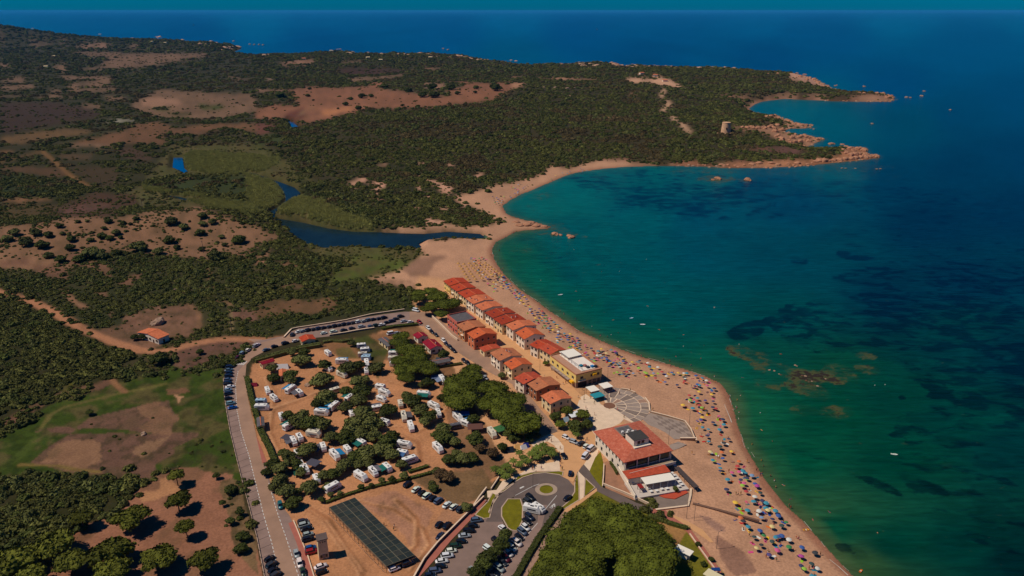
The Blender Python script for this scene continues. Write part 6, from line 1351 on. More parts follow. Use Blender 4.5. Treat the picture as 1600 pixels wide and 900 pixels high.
rowcars('on the left of the inner street', 'the far end', st, [W_, B_, D_, W_, K_, D_, B_, K_, B_, S_], (9, 7.5), 'cars on the inner street')
rowcars('parked in the lane below the campsite pines', 'the left', T(1,2,(1582,820),(1675,860)), [W_, W_], (8, 6), 'cars in the campsite')
rowcars('on the campsite lawn behind the clipped hedge', 'the left', T(1,2,(845,284),(885,280)), [W_, S_], (9, -2), 'cars in the campsite', ['van', 'hatch'])
rowcars('standing on the ochre square', 'the garden', Z(740,660,6.43,(928,147),(1008,195),(1080,207),(1130,236),(1182,262),(1124,335),(908,335),(972,508)), [W_, S_, D_, W_, W_, W_, B_, 'dark blue'], [(8, 4), (8, 3), (7, -5), (7, -6), (7, -6), (7, -8), (5, 9), (2, -9)], 'cars on the square', ['hatch', 'suv', 'saloon', 'hatch', 'van', 'van', 'saloon', 'hatch'])
rowcars('driving round the little roundabout', 'left', Z(740,660,6.43,(945,755)), [B_], (8, -6), 'cars at the roundabout', ['saloon'])
rowcars('below the roundabout by the white camper', 'the top', Z(740,660,6.43,(570,752),(542,797)), [B_, D_], (9, 6), 'cars below the roundabout', ['suv', 'suv'])
rw = Z(600,780,6.667,(1515,182),(1490,228),(1475,290),(1440,335),(1408,392),(1385,450),(1330,500),(1295,560),(1262,612),(1235,655),(1200,715),(1160,770),(1130,812))
rowcars('in the right hand row of the car park', 'the roundabout', rw, [K_, B_, W_, G_, B_, W_, W_, W_, 'dark red', D_, S_, B_, D_], (8, 6.2), 'cars in the right car park row')
ro = Z(600,780,6.667,(965,217),(928,275),(885,328),(838,378),(805,438),(745,488),(700,535),(660,588),(602,643),(590,695),(530,745),(480,790),(430,838))
rowcars('in the row by the red pavement', 'the far end', ro, [G_, B_, B_, S_, B_, 'green', W_, W_, W_, B_, G_, K_, B_], (12, -1.6), 'cars in the left car park row')
rowcars('half under the car park island trees', 'the far end', Z(600,780,6.667,(1242,303),(1165,425),(1085,517),(925,742)), [W_, B_, W_, S_], (7, 5), 'cars by the car park island')
rowcars('at the far edge of the dirt lot', 'the left', T(1,3,(948,325),(1000,357),(1036,378),(1068,397),(1105,412),(1140,428),(1193,453),(1236,466),(1281,481)), [B_, W_, B_, W_, B_, G_, W_, W_, 'dark grey'], (8, -6.4), 'cars on the dirt lot')
rowcars('standing loose on the dirt lot', 'the left', T(1,3,(1143,575),(1195,583),(1152,647)), [B_, B_, 'dark blue'], (7, -8), 'cars on the dirt lot')
rowcars('at the near end of the dark shade canopy', 'the left', T(1,3,(865,853),(948,820)), [W_, 'dark blue'], (10, -4), 'cars on the dirt lot')
rowcars('between red pavement and white tower', 'the far end', T(1,3,(292,556),(302,580),(315,602),(325,638),(325,668),(341,722),(347,748)), [D_, S_, B_, S_, B_, 'bright blue', 'red'], (11, -3), 'cars beside the tower')
rowcars('at the foot of the white tower', 'the far end', T(1,3,(404,838),(410,872)), [W_, B_], (11, -4), 'cars beside the tower')
rowcars('parked in the lay-by at the road edge', 'the far end', T(1,3,(152,457),(252,760),(273,820),(293,872)), ['teal', S_, W_, 'green'], (3, 10), 'cars in the lay-by')
rowcars('in the near western road bays', 'the far end', T(1,3,(85,790),(98,828),(108,862),(125,893)), [B_, D_, B_, D_], (9, -6), 'cars in the western bays')
rowcars('beside the northern dirt track fork', 'left', [(402, 538.5)], ['white'], (9, -5), 'cars at the road bend')
# white motorhomes and caravans
M_CARV = mat('caravan_skin', objcol=True, rough=.5, spec=.4)
def rbox_mesh(name, L_, w, h, z0, m, nose=.5):
    a = L_ / 2; s = lambda x, w_, zt: [(x, -w_ / 2, z0), (x, w_ / 2, z0), (x, w_ / 2, zt - .15), (x, w_ / 2 - .15, zt), (x, -w_ / 2 + .15, zt), (x, -w_ / 2, zt - .15)]
    return loft(MB(), [s(-a, w * .96, h * .92), s(-a + .25, w, h), s(a - nose, w, h), s(a, w * .94, h * .62)]).mesh(name, m)
CV = {'caravan': (5.2, 2.2, 2.6, .45), 'motorhome': (6.8, 2.3, 3.0, .45), 'camper': (5.6, 2.1, 2.6, .4)}
CVM = {}
for k, (L_, w, h, z0) in CV.items():
    CVM[k] = dict(body=rbox_mesh('body', L_, w, h, z0, M_CARV, .5 if k == 'caravan' else 1.1), side=MB().box(0, 0, 0, L_ * .5, w + .04, .55).mesh('window', M_CGL), front=MB().box(0, 0, 0, .1, w * .7, .7).mesh('window', M_CGL), hatch=MB().box(0, 0, .06, .8, .65, .14).mesh('roof_hatch', mat('hatch_plastic', S(120, 116, 110), rough=.4)), wheel=MB().tube([(0, -.12, 0), (0, .12, 0)], .36, 10).mesh('wheel', M_TYRE), stripe=MB().box(0, 0, 0, L_ * .8, w + .03, .18).mesh('stripe', mat('stripe_grey', S(120, 116, 118))), solar=MB().box(0, 0, .05, 1.4, .7, .06).mesh('solar_panel', mat('solar_blue', S(22, 26, 40), rough=.2)))
CVN = [0]
def caravan(px, py, head, kind='caravan', col=(222, 214, 204), awn=None, awn_side=1):
    CVN[0] += 1; L_, w, h, z0 = CV[kind]; m = CVM[kind]
    x, y = flat(px, py, GZ + 1.7); x2, y2 = flat(px + head[0], py + head[1], GZ + 1.7)
    t = thing(kind, '', kind, (x, y, GZ), math.atan2(y2 - y, x2 - x), 'caravans and motorhomes at the campsite'); c = S(*col)
    link('body', m['body'], t, color=c); link('stripe', m['stripe'], t, (0, 0, 1.05)); link('window', m['side'], t, (0, 0, 1.75)); link('window', m['front'], t, (-L_ / 2 + .02, 0, 1.7)); link('window', m['front'], t, (L_ / 2 - (.35 if kind == 'caravan' else .55), 0, 1.9))
    link('roof_hatch', m['hatch'], t, (L_ * .2, 0, h)); link('roof_hatch', m['hatch'], t, (-L_ * .22, .2, h))
    if CVN[0] % 3 == 0: link('solar_panel', m['solar'], t, (0, -.35, h))
    for sx in ((0,) if kind == 'caravan' else (-.3, .3)):
        for sy in (-1, 1): link('wheel', m['wheel'], t, (L_ * sx, sy * (w / 2 - .14), .36))
    if awn:
        mb = MB(); yy = awn_side * w / 2; y3 = awn_side * (w / 2 + 2.6); mb.add([(-L_ * .4, yy, 2.45), (L_ * .4, yy, 2.45), (L_ * .4, y3, 2.0), (-L_ * .4, y3, 2.0), (-L_ * .4, yy, 2.40), (L_ * .4, yy, 2.40), (L_ * .4, y3, 1.95), (-L_ * .4, y3, 1.95)], [(0, 1, 2, 3), (7, 6, 5, 4), (0, 4, 5, 1), (1, 5, 6, 2), (2, 6, 7, 3), (3, 7, 4, 0)])
        for sx in (-.38, .38): mb.box(L_ * sx, y3 - awn_side * .1, 1.0, .06, .06, 2.0)
        mb.build('awning', mat('awning_%d_%d_%d' % awn, S(*awn), rough=.8), t)
    return t
WH = (222, 214, 204); CRM = (206, 192, 168); PB = (150, 176, 190); BLU = (30, 110, 150); GRN = (20, 90, 80); GRY = (84, 80, 84)
CL = [(T(1,2,(660,355)), (12,-1), 'caravan', WH, None), (T(1,2,(682,382)), (12,-1), 'caravan', WH, GRY), (T(1,2,(668,410)), (12,-1), 'caravan', CRM, None), (T(1,2,(688,432)), (12,0), 'caravan', PB, (120,140,160)), (T(1,2,(692,468)), (2,10), 'motorhome', WH, None), (T(1,2,(690,515)), (2,10), 'caravan', WH, None), (T(1,2,(858,404)), (12,0), 'caravan', WH, GRN), (T(1,2,(866,440)), (12,0), 'motorhome', CRM, None), (T(1,2,(866,470)), (12,0), 'caravan', WH, None), (T(1,2,(538,455)), (12,0), 'motorhome', WH, BLU), (T(1,2,(450,497)), (10,5), 'camper', WH, None), (T(1,2,(537,535)), (12,5), 'motorhome', CRM, None), (T(1,2,(450,402)), (8,6), 'caravan', WH, None), (T(1,2,(218,628)), (9,-6), 'motorhome', WH, BLU), (T(1,2,(272,650)), (8,7), 'caravan', WH, GRY), (T(1,2,(32,703)), (12,0), 'caravan', PB, None), (T(1,2,(38,742)), (12,0), 'motorhome', WH, None), (T(1,2,(112,682)), (9,7), 'camper', WH, None), (T(1,2,(72,637)), (4,9), 'camper', WH, None), (T(1,2,(778,612)), (12,2), 'caravan', WH, None), (T(1,2,(803,650)), (11,4), 'motorhome', WH, None), (T(1,2,(785,687)), (11,4), 'camper', WH, None), (T(1,2,(758,745)), (12,-2), 'caravan', WH, GRY), (T(1,2,(583,682)), (9,-6), 'caravan', WH, GRN), (T(1,2,(494,634)), (10,-3), 'caravan', CRM, None), (T(1,2,(490,733)), (8,-6), 'motorhome', WH, BLU), (T(1,2,(410,774)), (12,1), 'motorhome', WH, BLU), (T(1,2,(598,782)), (5,9), 'caravan', WH, None), (T(1,2,(210,855)), (11,-6), 'motorhome', WH, GRN), (T(1,2,(372,892)), (12,1), 'caravan', CRM, GRY), (T(1,2,(160,800)), (4,9), 'caravan', WH, None), (T(1,2,(903,720)), (3,10), 'caravan', CRM, None), (T(1,2,(924,800)), (3,10), 'motorhome', CRM, GRY), (T(1,2,(968,862)), (4,10), 'motorhome', WH, None), (T(1,2,(1050,660)), (12,1), 'motorhome', WH, GRN), (T(1,2,(1112,733)), (11,5), 'motorhome', WH, None), (T(1,2,(1140,778)), (4,9), 'camper', WH, None), (T(1,2,(1165,570)), (7,9), 'motorhome', WH, (110,120,140)), (T(1,2,(1262,802)), (9,8), 'motorhome', WH, None), (T(1,2,(1310,838)), (10,4), 'caravan', WH, (60,110,150)), (T(1,2,(1248,858)), (10,-2), 'caravan', GRY, None), (T(1,2,(805,833)), (9,3), 'caravan', WH, None), (Z(740,660,6.43,(185,100)), (7,9), 'motorhome', CRM, None), (T(1,3,(235,52)), (5,9), 'camper', WH, GRY), (T(1,3,(273,30)), (6,9), 'caravan', WH, None), (T(1,3,(360,8)), (12,2), 'motorhome', CRM, None), (T(1,3,(420,90)), (4,10), 'caravan', WH, GRY), (T(1,3,(492,140)), (8,8), 'motorhome', WH, BLU), (T(1,3,(572,105)), (7,8), 'caravan', WH, None), (T(1,3,(660,62)), (9,5), 'caravan', WH, GRN), (T(1,3,(928,75)), (11,2), 'motorhome', WH, None), (T(1,3,(915,125)), (11,2), 'caravan', WH, (60,90,130)), (T(1,3,(963,170)), (12,-4), 'motorhome', WH, None), (T(1,3,(1137,95)), (8,8), 'motorhome', WH, None), (T(1,3,(480,340)), (11,-6), 'motorhome', WH, None), (T(1,3,(655,272)), (10,6), 'motorhome', WH, None), (T(1,3,(733,242)), (8,8), 'camper', WH, (100,96,100)), (T(1,3,(820,217)), (8,7), 'caravan', WH, GRN), (T(1,3,(283,205)), (5,9), 'caravan', WH, None), (T(1,3,(310,228)), (5,9), 'camper', WH, (20,70,54)), (T(1,3,(378,290)), (5,10), 'caravan', WH, None), (T(1,3,(262,132)), (6,9), 'caravan', WH, None), (Z(740,660,6.43,(590,862)), (9,2), 'motorhome', WH, None), (Z(740,660,6.43,(655,850)), (8,5), 'camper', WH, None)]
items = collections.defaultdict(list)
for (p,), hd_, kd, cl_, aw in CL:
    t = caravan(p[0], p[1], hd_, kd, cl_, aw, 1 if len(items) % 2 else -1)
    reg = 'below the roundabout' if p[0] > 820 else ('in the northern campsite' if p[1] < 600 else ('in the middle of the campsite' if p[1] < 672 else 'in the southern campsite'))
    desc = ('cream ' if cl_ == CRM else 'pale blue ' if cl_ == PB else 'grey ' if cl_ == GRY else 'white ') + kd + ({None: '', BLU: ' with blue awning', GRN: ' with green awning', GRY: ' with grey awning'}.get(aw, ' with dull awning'))
    items[(desc, reg)].append((t, p[0], p[1]))
def simple_labels(L_, what, where):
    L_ = sorted(L_, key=lambda q: q[1])
    for i, (t, px, py) in enumerate(L_): t['label'] = what + ' ' + where + ('' if len(L_) == 1 else ', ' + ORDL[i] + (' from left' if i else ' of its kind'))
for (d_, r_), L_ in items.items(): simple_labels(L_, d_, r_)
# tents and tarps
def tent(label, px, py, L_, w, h, col, rz=0, ridge=True, nm='tent', cat='tent'):
    x, y = flat(px, py, GZ + h / 2); mb = MB(); a, b = L_ / 2, w / 2
    if ridge: mb.add([(-a, -b, 0), (a, -b, 0), (a, b, 0), (-a, b, 0), (-a * .8, 0, h), (a * .8, 0, h)], [(0, 1, 5, 4), (2, 3, 4, 5), (3, 0, 4), (1, 2, 5)])
    else: mb.box(0, 0, h - .05, L_, w, .1, taper=.92); [mb.box(sx * (a - .2), sy * (b - .2), h / 2 - .1, .08, .08, h) for sx in (-1, 1) for sy in (-1, 1)]
    t = thing(nm, label, cat, (x, y, GZ), rz); mb.build('canopy', mat('tarp_%d_%d_%d' % col, S(*col), rough=.85), t); return t
for lab, (p,), L_, w, h, col, rz, rd in (('white tarp tent between the maroon shelter and the trees', T(1,2,(165,487)), 7, 3.4, 2.4, (200,190,186), .1, True), ('bright red ground tent by the western hedge', Z(340,500,6.43,(365,645)), 3.6, 3, 1.6, (120,16,40), .2, True), ('dark grey tarp beside two parked campers', T(1,3,(195,45)), 4.6, 4, 2.4, (70,64,70), -.4, False), ('dark grey tarp over a pitch by the green tarp', T(1,3,(360,205)), 5.5, 4.6, 2.5, (74,70,78), -.4, False), ('green ground sheet tent by the campsite track', T(1,3,(268,262)), 4, 3.4, 1.2, (14,66,50), .3, False), ('blue tarp among the pines beside a white motorhome', T(1,2,(1300,795)), 5, 4, 2.3, (20,96,160), .1, False), ('teal tarp in front of a cream caravan', T(1,3,(375,120)), 3.6, 3.2, 2.2, (90,88,104), -.3, False), ('blue tarp tent by the white roofed caravan at the lane', T(1,2,(1122,565)), 4.5, 4, 2.3, (90,104,130), .2, False), ('dark green flat tarp roof by the pines', Z(740,660,6.43,(265,80)), 5, 5, 2.3, (52,96,54), .6, False), ('brown tarp roof on posts beside the lane end', T(1,2,(1370,880)), 7, 5, 2.6, (96,62,52), .1, False), ('dark blue tent at the bush edge below the campsite', Z(740,660,6.43,(360,262)), 4.4, 4, 2, (22,28,38), .2, True), ('yellow and white play tent beside the palms', Z(740,660,6.43,(445,235)), 3, 3, 1.8, (200,150,90), .2, True), ('small white tent beside the palms', Z(740,660,6.43,(500,240)), 3, 2.6, 1.7, (206,200,196), .5, True), ('small deep blue tent beside the palms', Z(740,660,6.43,(527,222)), 2.6, 2.6, 1.8, (24,36,110), .1, True), ('white garden gazebo among trees beside the square', Z(860,580,6.667,(255,470)), 6, 5, 2.8, (206,204,200), .4, False), ('small pale blue tent in the garden beside the square', Z(860,580,6.667,(160,495)), 3, 3, 2, (150,170,180), .4, True), ('dark red gazebo behind the white van at the road end', T(1,2,(1045,130)), 4.5, 3.4, 2.6, (110,20,24), 0, False), ('pale teal boat cover on a rack by the grey shed', T(1,2,(1140,440)), 3, 2, 1.2, (60,70,80), 0, True)):
    tent(lab, p[0], p[1], L_, w, h, col, rz, rd)
# lamps and poles
M_POLE = mat('pole_grey', S(96, 84, 78), rough=.6)
LMP = MB().tube([(0, 0, 0), (0, 0, 7.2)], [.09, .06], 6).mesh('pole', M_POLE); ARM = MB().tube([(0, 0, 7.15), (1.1, 0, 7.4)], .05, 5).mesh('arm', M_POLE); HD = MB().box(1.3, 0, 7.38, .6, .25, .12).mesh('lamp_head', M_POLE)
for lab, (p,) in (('by the beach corner of the terrace', Z(860,580,6.667,(1445,560))), ('between big restaurant roof and slabbed terrace', Z(860,580,6.667,(1228,760))), ('at the beach side of the yellow building', T(2,2,(598,560))), ('in the ochre street before the yellow building', Z(760,520,8,(668,480))), ('at the pale square beside the garden', Z(860,580,6.667,(350,330))), ('at the landward end of the groyne', T(2,3,(1138,555))), ('beside the curved corner of the red boardwalk', T(2,3,(1090,540))), ('on the sand below the beach walk', T(2,3,(1278,730))), ('beside the roundabout island', Z(740,660,6.43,(595,655))), ('at the street bend past the houses', Z(740,660,6.43,(780,200)))):
    x, y = flat(*p, GZ); t = thing('street_lamp', 'slim grey lamp post ' + lab, 'street lamp', (x, y, GZ), .4, 'lamp posts of the village'); link('pole', LMP, t); link('arm', ARM, t); link('lamp_head', HD, t)
UPM = MB().tube([(0, 0, -1), (0, 0, 10)], [.22, .15], 6).mesh('pole', mat('grey_wood', S(112, 94, 76))); UPA = MB().box(0, 0, 9.4, 1.8, .16, .16).mesh('crossarm', mat('grey_wood'))
for lab, (p,) in (('on the crest of the sandy slope', T(0,1,(895,425))), ('at the lower right of the sandy slope', T(0,1,(1272,680))), ('in the scrub left of the northern road', T(0,2,(1450,275))), ('far off in the reddish hollow', T(0,1,(635,265)))):
    x, y, z = P3(*p); t = thing('utility_pole', 'grey wooden power pole ' + lab, 'pole', (x, y, z), .3, 'power poles'); link('pole', UPM, t); link('crossarm', UPA, t)
# ---------------------------------------------------------------- beach umbrellas, people, towels
M_CAN = mat('umbrella_cloth', objcol=True, rough=.8, spec=.15)
def canopy_mesh():
    mb = MB(); n = 8; vs = [(0, 0, .42)]; 
    for r_, z in ((.55, .3), (1.0, 0)):
        vs += [(r_ * math.cos(2 * math.pi * k / n), r_ * math.sin(2 * math.pi * k / n), z - (.0 if k % 2 else .02)) for k in range(n)]
    fs = [(0, 1 + k, 1 + (k + 1) % n) for k in range(n)] + [(1 + k, 9 + k, 9 + (k + 1) % n, 1 + (k + 1) % n) for k in range(n)]
    return mb.add(vs, fs).mesh('canopy', M_CAN)
CAN = canopy_mesh(); UP = MB().tube([(0, 0, -.1), (0, 0, 1.75)], .03, 5).mesh('pole', M_FRAME)
UC = {'blue': (24, 74, 140), 'turquoise': (30, 128, 146), 'navy': (24, 30, 74), 'dark green': (20, 54, 50), 'green': (30, 120, 50), 'yellow': (224, 176, 40), 'orange': (206, 100, 30), 'red': (176, 36, 34), 'pink': (200, 70, 120), 'white': (206, 200, 186), 'pale yellow': (216, 190, 120), 'black': (22, 22, 28), 'purple': (70, 50, 110), 'lime': (140, 180, 40), 'pale blue': (110, 140, 170), 'magenta': (170, 40, 130)}
UM = []
def sandz(x, y): return float(height(np.array([x]), np.array([y]))[0])
def umbrella(px, py, col, r_=1.0):
    z = 1.6; x, y, z = P3(px, py, 1.75); t = thing('beach_umbrella', '', 'umbrella', (x, y, z), random.random() * 6, 'umbrellas open on the beach')
    tl = random.uniform(-.14, .14); c = link('canopy', CAN, t, (0, 0, 1.55), 0, (r_, r_, r_ * .9), tuple(.86 * v_ + .14 * .28 for v_ in S(*UC[col]))); c.rotation_euler = (tl, random.uniform(-.12, .12), 0); link('pole', UP, t)
    UM.append((t, col, px, py, x, y)); return t
EXP = []
def E_(pts, cols): EXP.extend([(p, c) for p, c in zip(pts, cols)])
E_(Z(1050,780,5.714,(568,25),(728,15),(845,25),(810,10),(675,95),(778,95),(835,75),(857,92),(925,98),(952,142),(898,172),(615,160),(638,190),(682,240),(895,238),(980,230),(1020,200),(735,330),(820,318),(787,275),(895,372),(950,328),(925,335),(980,322),(1045,355),(1045,420),(798,402),(757,430),(942,450),(868,490),(1162,425),(1278,472),(1155,502),(1248,570),(1155,590),(1182,615),(1300,612),(1255,682)),
   ['yellow','turquoise','white','navy','turquoise','white','turquoise','pale yellow','turquoise','blue','navy','orange','black','turquoise','pale yellow','dark green','green','dark green','green','blue','dark green','blue','turquoise','blue','white','green','black','pale yellow','pink','purple','blue','black','magenta','dark green','navy','lime','white','turquoise'])
E_(T(2,3,(1220,20),(1325,65),(1300,88),(1372,118),(1240,120),(1255,172),(1302,222),(1303,240),(1355,40),(1418,180),(1410,210),(1445,240),(1462,252),(1348,293),(1430,295),(1470,285),(1500,268),(1450,315),(1520,320),(1532,332),(1342,355),(1552,375),(1518,400),(1465,368),(1395,435),(1510,430),(1565,425),(1590,440),(1472,485),(1545,490),(1590,470),(1560,530),(1440,330),(1376,250),(1420,245)),
   ['navy','black','dark green','yellow','pale yellow','turquoise','turquoise','navy','navy','orange','red','turquoise','turquoise','turquoise','navy','navy','pale blue','pink','blue','magenta','navy','dark green','white','red','yellow','turquoise','blue','turquoise','turquoise','white','turquoise','pale blue','lime','pink','pink'])
E_(T(2,2,(752,460),(798,452),(793,497),(848,465),(860,490),(832,525),(842,530),(885,530),(912,492),(938,522),(965,548),(998,525),(897,560),(957,585),(1040,528),(1075,530),(1093,530),(1033,603),(1075,555),(1078,580),(1150,545),(1190,560),(1215,575),(1145,612),(1160,600),(1172,605),(1220,607),(1265,625),(1170,645),(1108,668),(1115,697),(1160,685),(1157,705),(1248,662),(1258,705),(1208,700),(1068,728),(1130,748),(1173,730),(1188,745),(1178,772),(1215,765),(1255,742),(1275,750),(1180,820),(1190,805),(1293,798),(1318,818),(1325,850),(1192,868),(1228,880),(1298,882),(1250,640),(590,432),(645,395),(590,405),(538,392),(462,400),(685,428),(635,465),(670,482),(728,500),(560,378),(620,385),(700,445),(695,455),(652,403),(612,455),(515,435)),
   ['yellow','navy','lime','white','turquoise','lime','lime','pale blue','white','red','white','blue','red','blue','yellow','white','turquoise','navy','dark green','red','blue','turquoise','white','navy','blue','turquoise','pink','navy','yellow','red','lime','turquoise','red','yellow','navy','purple','yellow','turquoise','red','lime','yellow','black','navy','red','blue','yellow','pink','navy','turquoise','turquoise','turquoise','turquoise','blue','purple','magenta','pale yellow','turquoise','magenta','navy','blue','black','red','yellow','turquoise','black','blue','navy','blue','navy'])
for (px, py), c in EXP: umbrella(px, py, c, random.uniform(.85, 1.15))
# the crowded stretch under the houses
rb = random.Random(5); tries = 0; allp = [(u[4], u[5]) for u in UM]
lo_l = [(778,430),(800,462),(830,492),(862,525),(900,552),(930,566),(965,582),(1005,606)]; up_l = [(800,450),(820,468),(850,491),(880,515),(915,532),(945,546),(985,561),(1040,577)]
water = [(779,428),(806,456),(838,478),(868,502),(904,526),(938,543),(975,557),(1010,570)]
CN = ['blue','navy','turquoise','dark green','yellow','red','white','pale blue','orange','pink','lime','green','navy','blue','black','purple','turquoise','blue']
def fill(n, pa, pb, dmin, bias=1.0, cols=CN, size=(.8, 1.05)):
    k = 0; tr = 0
    while k < n and tr < n * 60:
        tr += 1; s = rb.random() ** bias * (len(pa) - 1.001); i = int(s); f = s - i; a = lerp(pa[i], pa[i + 1], f); b = lerp(pb[i], pb[i + 1], f); q = lerp(a, b, rb.random())
        x, y = flat(q[0], q[1], 3.5)
        if all((x - u) ** 2 + (y - v) ** 2 > dmin ** 2 for u, v in allp): umbrella(q[0], q[1], rb.choice(cols), rb.uniform(*size)); allp.append((x, y)); k += 1
fill(92, [(772,425),(790,445),(812,470),(838,500),(868,528),(900,548),(935,566),(985,596)], [(784,428),(800,447),(826,467),(852,490),(884,516),(918,536),(950,552),(1000,570)], 2.5, 1.15)
fill(24, [(735,402),(745,420),(757,438),(775,452)], [(760,398),(766,414),(776,428),(790,444)], 2.6)
fill(26, [(762,305),(775,318),(790,298),(808,285)], [(785,308),(786,318),(812,300),(828,286)], 3.2)
fill(10, [(855,275),(880,268),(910,262)], [(862,281),(893,271),(920,266)], 4)
fill(14, [(1085,620),(1100,680),(1140,740)], [(1130,640),(1150,700),(1190,770)], 4.5)
ZR = [('on the far beach', lambda x, y: y < 335), ('by the thatched shades', lambda x, y: y < 445), ('below the first red roofs', lambda x, y: y < 480 and x < 850), ('below the middle of the beach houses', lambda x, y: y < 520 and x < 890), ('below the last beach houses', lambda x, y: x < 930), ('before the yellow building', lambda x, y: x < 990 and y < 600), ('off the round plaza', lambda x, y: y < 592), ('off the slabbed terrace', lambda x, y: y < 640), ('between terrace corner and water', lambda x, y: y < 700), ('off the big restaurant', lambda x, y: y < 745), ('between restaurant and groyne', lambda x, y: y < 800), ('on the nearest sand below the groyne', lambda x, y: True)]
def zname(px, py):
    for n, f in ZR:
        if f(px, py): return n
by = collections.defaultdict(list)
for t, col, px, py, x, y in UM: by[(col, zname(px, py))].append((t, px, py))
for (col, zn), L_ in by.items(): simple_labels(L_, col + ' beach umbrella', zn)
# thatched shades in rows by the river mouth
TH = MB(); n = 9; TH.add([(0, 0, .9)] + [(1.15 * math.cos(2 * math.pi * k / n), 1.15 * math.sin(2 * math.pi * k / n), 0) for k in range(n)] + [(1.0 * math.cos(2 * math.pi * (k + .5) / n), 1.0 * math.sin(2 * math.pi * (k + .5) / n), -.2) for k in range(n)], [(0, 1 + k, 1 + (k + 1) % n) for k in range(n)] + [(1 + k, 10 + k, 1 + (k + 1) % n) for k in range(n)])
THM = TH.mesh('thatch', mat('straw', S(184, 134, 76), rough=.95, noise=.3, nscale=4)); items = []
for r_ in range(6):
    a, b = T(1,1,(1265 + r_ * 33, 745 + (r_ % 2) * 4 - r_ * 2), (1330 + r_ * 42, 850 - r_ * 6))
    for k in range(7):
        q = lerp(a, b, (k + .1 * (r_ % 3)) / 6.2); x, y, z = P3(q[0], q[1], 2.1); t = thing('thatched_shade', '', 'sunshade', (x, y, z), k, 'thatched sunshades in rows on the sand'); link('thatch', THM, t, (0, 0, 1.8), 0, 1.2); link('pole', UP, t)
        t['label'] = 'straw thatched sunshade in the %s row from the left, %s from the far end' % (['first', 'second', 'third', 'fourth', 'fifth', 'sixth'][r_], ['first', 'second', 'third', 'fourth', 'fifth', 'sixth', 'seventh'][k])
# people
def body_mesh(name, J, E, rad, root=0):
    me = bpy.data.meshes.new(name); me.from_pydata(J, E, []); o = bpy.data.objects.new(name, me); COL.objects.link(o)
    sk = o.modifiers.new('s', 'SKIN'); ss = o.modifiers.new('u', 'SUBSURF'); ss.levels = 1
    for i, r_ in enumerate(rad): v = me.skin_vertices[0].data[i]; v.radius = (r_, r_ * .85); v.use_root = (i == root)
    dg = bpy.context.evaluated_depsgraph_get(); m2 = bpy.data.meshes.new_from_object(o.evaluated_get(dg)); m2.name = name; bpy.data.objects.remove(o); bpy.data.meshes.remove(me)
    m2.materials.clear(); m2.materials.append(mat('skin', objcol=True, rough=.6)); m2.polygons.foreach_set('use_smooth', [True] * len(m2.polygons)); return m2
ED = [(0,1),(1,2),(2,3),(3,4),(0,5),(5,6),(6,7),(7,8),(0,9),(9,10),(10,11),(11,12),(2,13),(13,14),(14,15),(2,16),(16,17),(17,18)]
RAD = [.15,.13,.15,.065,.11,.10,.075,.05,.04,.10,.075,.05,.04,.06,.045,.035,.06,.045,.035]
def pose(kind):
    if kind == 'stand': return [(0,0,.95),(0,0,1.15),(0,0,1.38),(0,0,1.5),(0,.02,1.64),(.1,0,.86),(.12,.04,.48),(.13,0,.08),(.14,.12,.04),(-.1,0,.86),(-.12,-.02,.48),(-.13,-.05,.08),(-.14,.07,.04),(.2,0,1.34),(.27,.02,1.1),(.28,.1,.86),(-.2,0,1.34),(-.27,.0,1.1),(-.27,.08,.86)]
    if kind == 'walk': return [(0,0,.93),(0,0,1.13),(0,.03,1.36),(0,.05,1.48),(0,.08,1.62),(.1,0,.86),(.11,.2,.5),(.11,.25,.1),(.11,.37,.05),(-.1,0,.86),(-.11,-.08,.46),(-.11,-.32,.14),(-.11,-.24,.06),(.2,.02,1.32),(.26,-.12,1.1),(.26,-.1,.88),(-.2,.02,1.32),(-.26,.14,1.1),(-.25,.3,.95)]
    if kind == 'sit': return [(0,0,.14),(0,-.06,.36),(0,-.1,.6),(0,-.08,.72),(0,-.04,.86),(.1,.02,.14),(.14,.4,.34),(.14,.62,.06),(.14,.74,.05),(-.1,.02,.14),(-.14,.4,.34),(-.14,.62,.06),(-.14,.74,.05),(.2,-.1,.56),(.26,-.24,.34),(.24,-.3,.08),(-.2,-.1,.56),(-.26,-.24,.34),(-.24,-.3,.08)]
    return [(0,0,.13),(0,-.22,.14),(0,-.45,.14),(0,-.58,.12),(0,-.72,.12),(.1,.1,.12),(.12,.48,.1),(.13,.86,.07),(.14,.95,.1),(-.1,.1,.12),(-.12,.48,.1),(-.13,.86,.07),(-.14,.95,.1),(.2,-.42,.11),(.3,-.2,.07),(.3,.04,.05),(-.2,-.42,.11),(-.3,-.2,.07),(-.3,.04,.05)]
BODY = {k: body_mesh('body', pose(k), ED, RAD) for k in ('stand', 'walk', 'sit', 'lie')}
M_CL = mat('swim_cloth', objcol=True, rough=.8)
SW_ = {'stand': MB().tube([(0, 0, .72), (0, 0, .9), (0, 0, 1.04)], [.21, .19, .16], 8).mesh('swimwear', M_CL), 'walk': MB().tube([(0, 0, .72), (0, 0, .9), (0, 0, 1.04)], [.22, .19, .16], 8).mesh('swimwear', M_CL), 'sit': MB().tube([(0, .1, .12), (0, 0, .15), (0, -.04, .28)], [.17, .2, .16], 8).mesh('swimwear', M_CL), 'lie': MB().tube([(0, .16, .13), (0, 0, .14), (0, -.12, .14)], [.15, .18, .15], 8).mesh('swimwear', M_CL)}
hb = bmesh.new(); bmesh.ops.create_icosphere(hb, subdivisions=1, radius=.115); HRM = bpy.data.meshes.new('hair'); hb.to_mesh(HRM); hb.free(); HRM.materials.append(mat('hair_brown', S(44, 30, 24), rough=.8))
HP = {'stand': (0, -.01, 1.69), 'walk': (0, .05, 1.67), 'sit': (0, -.06, .91), 'lie': (0, -.79, .13)}
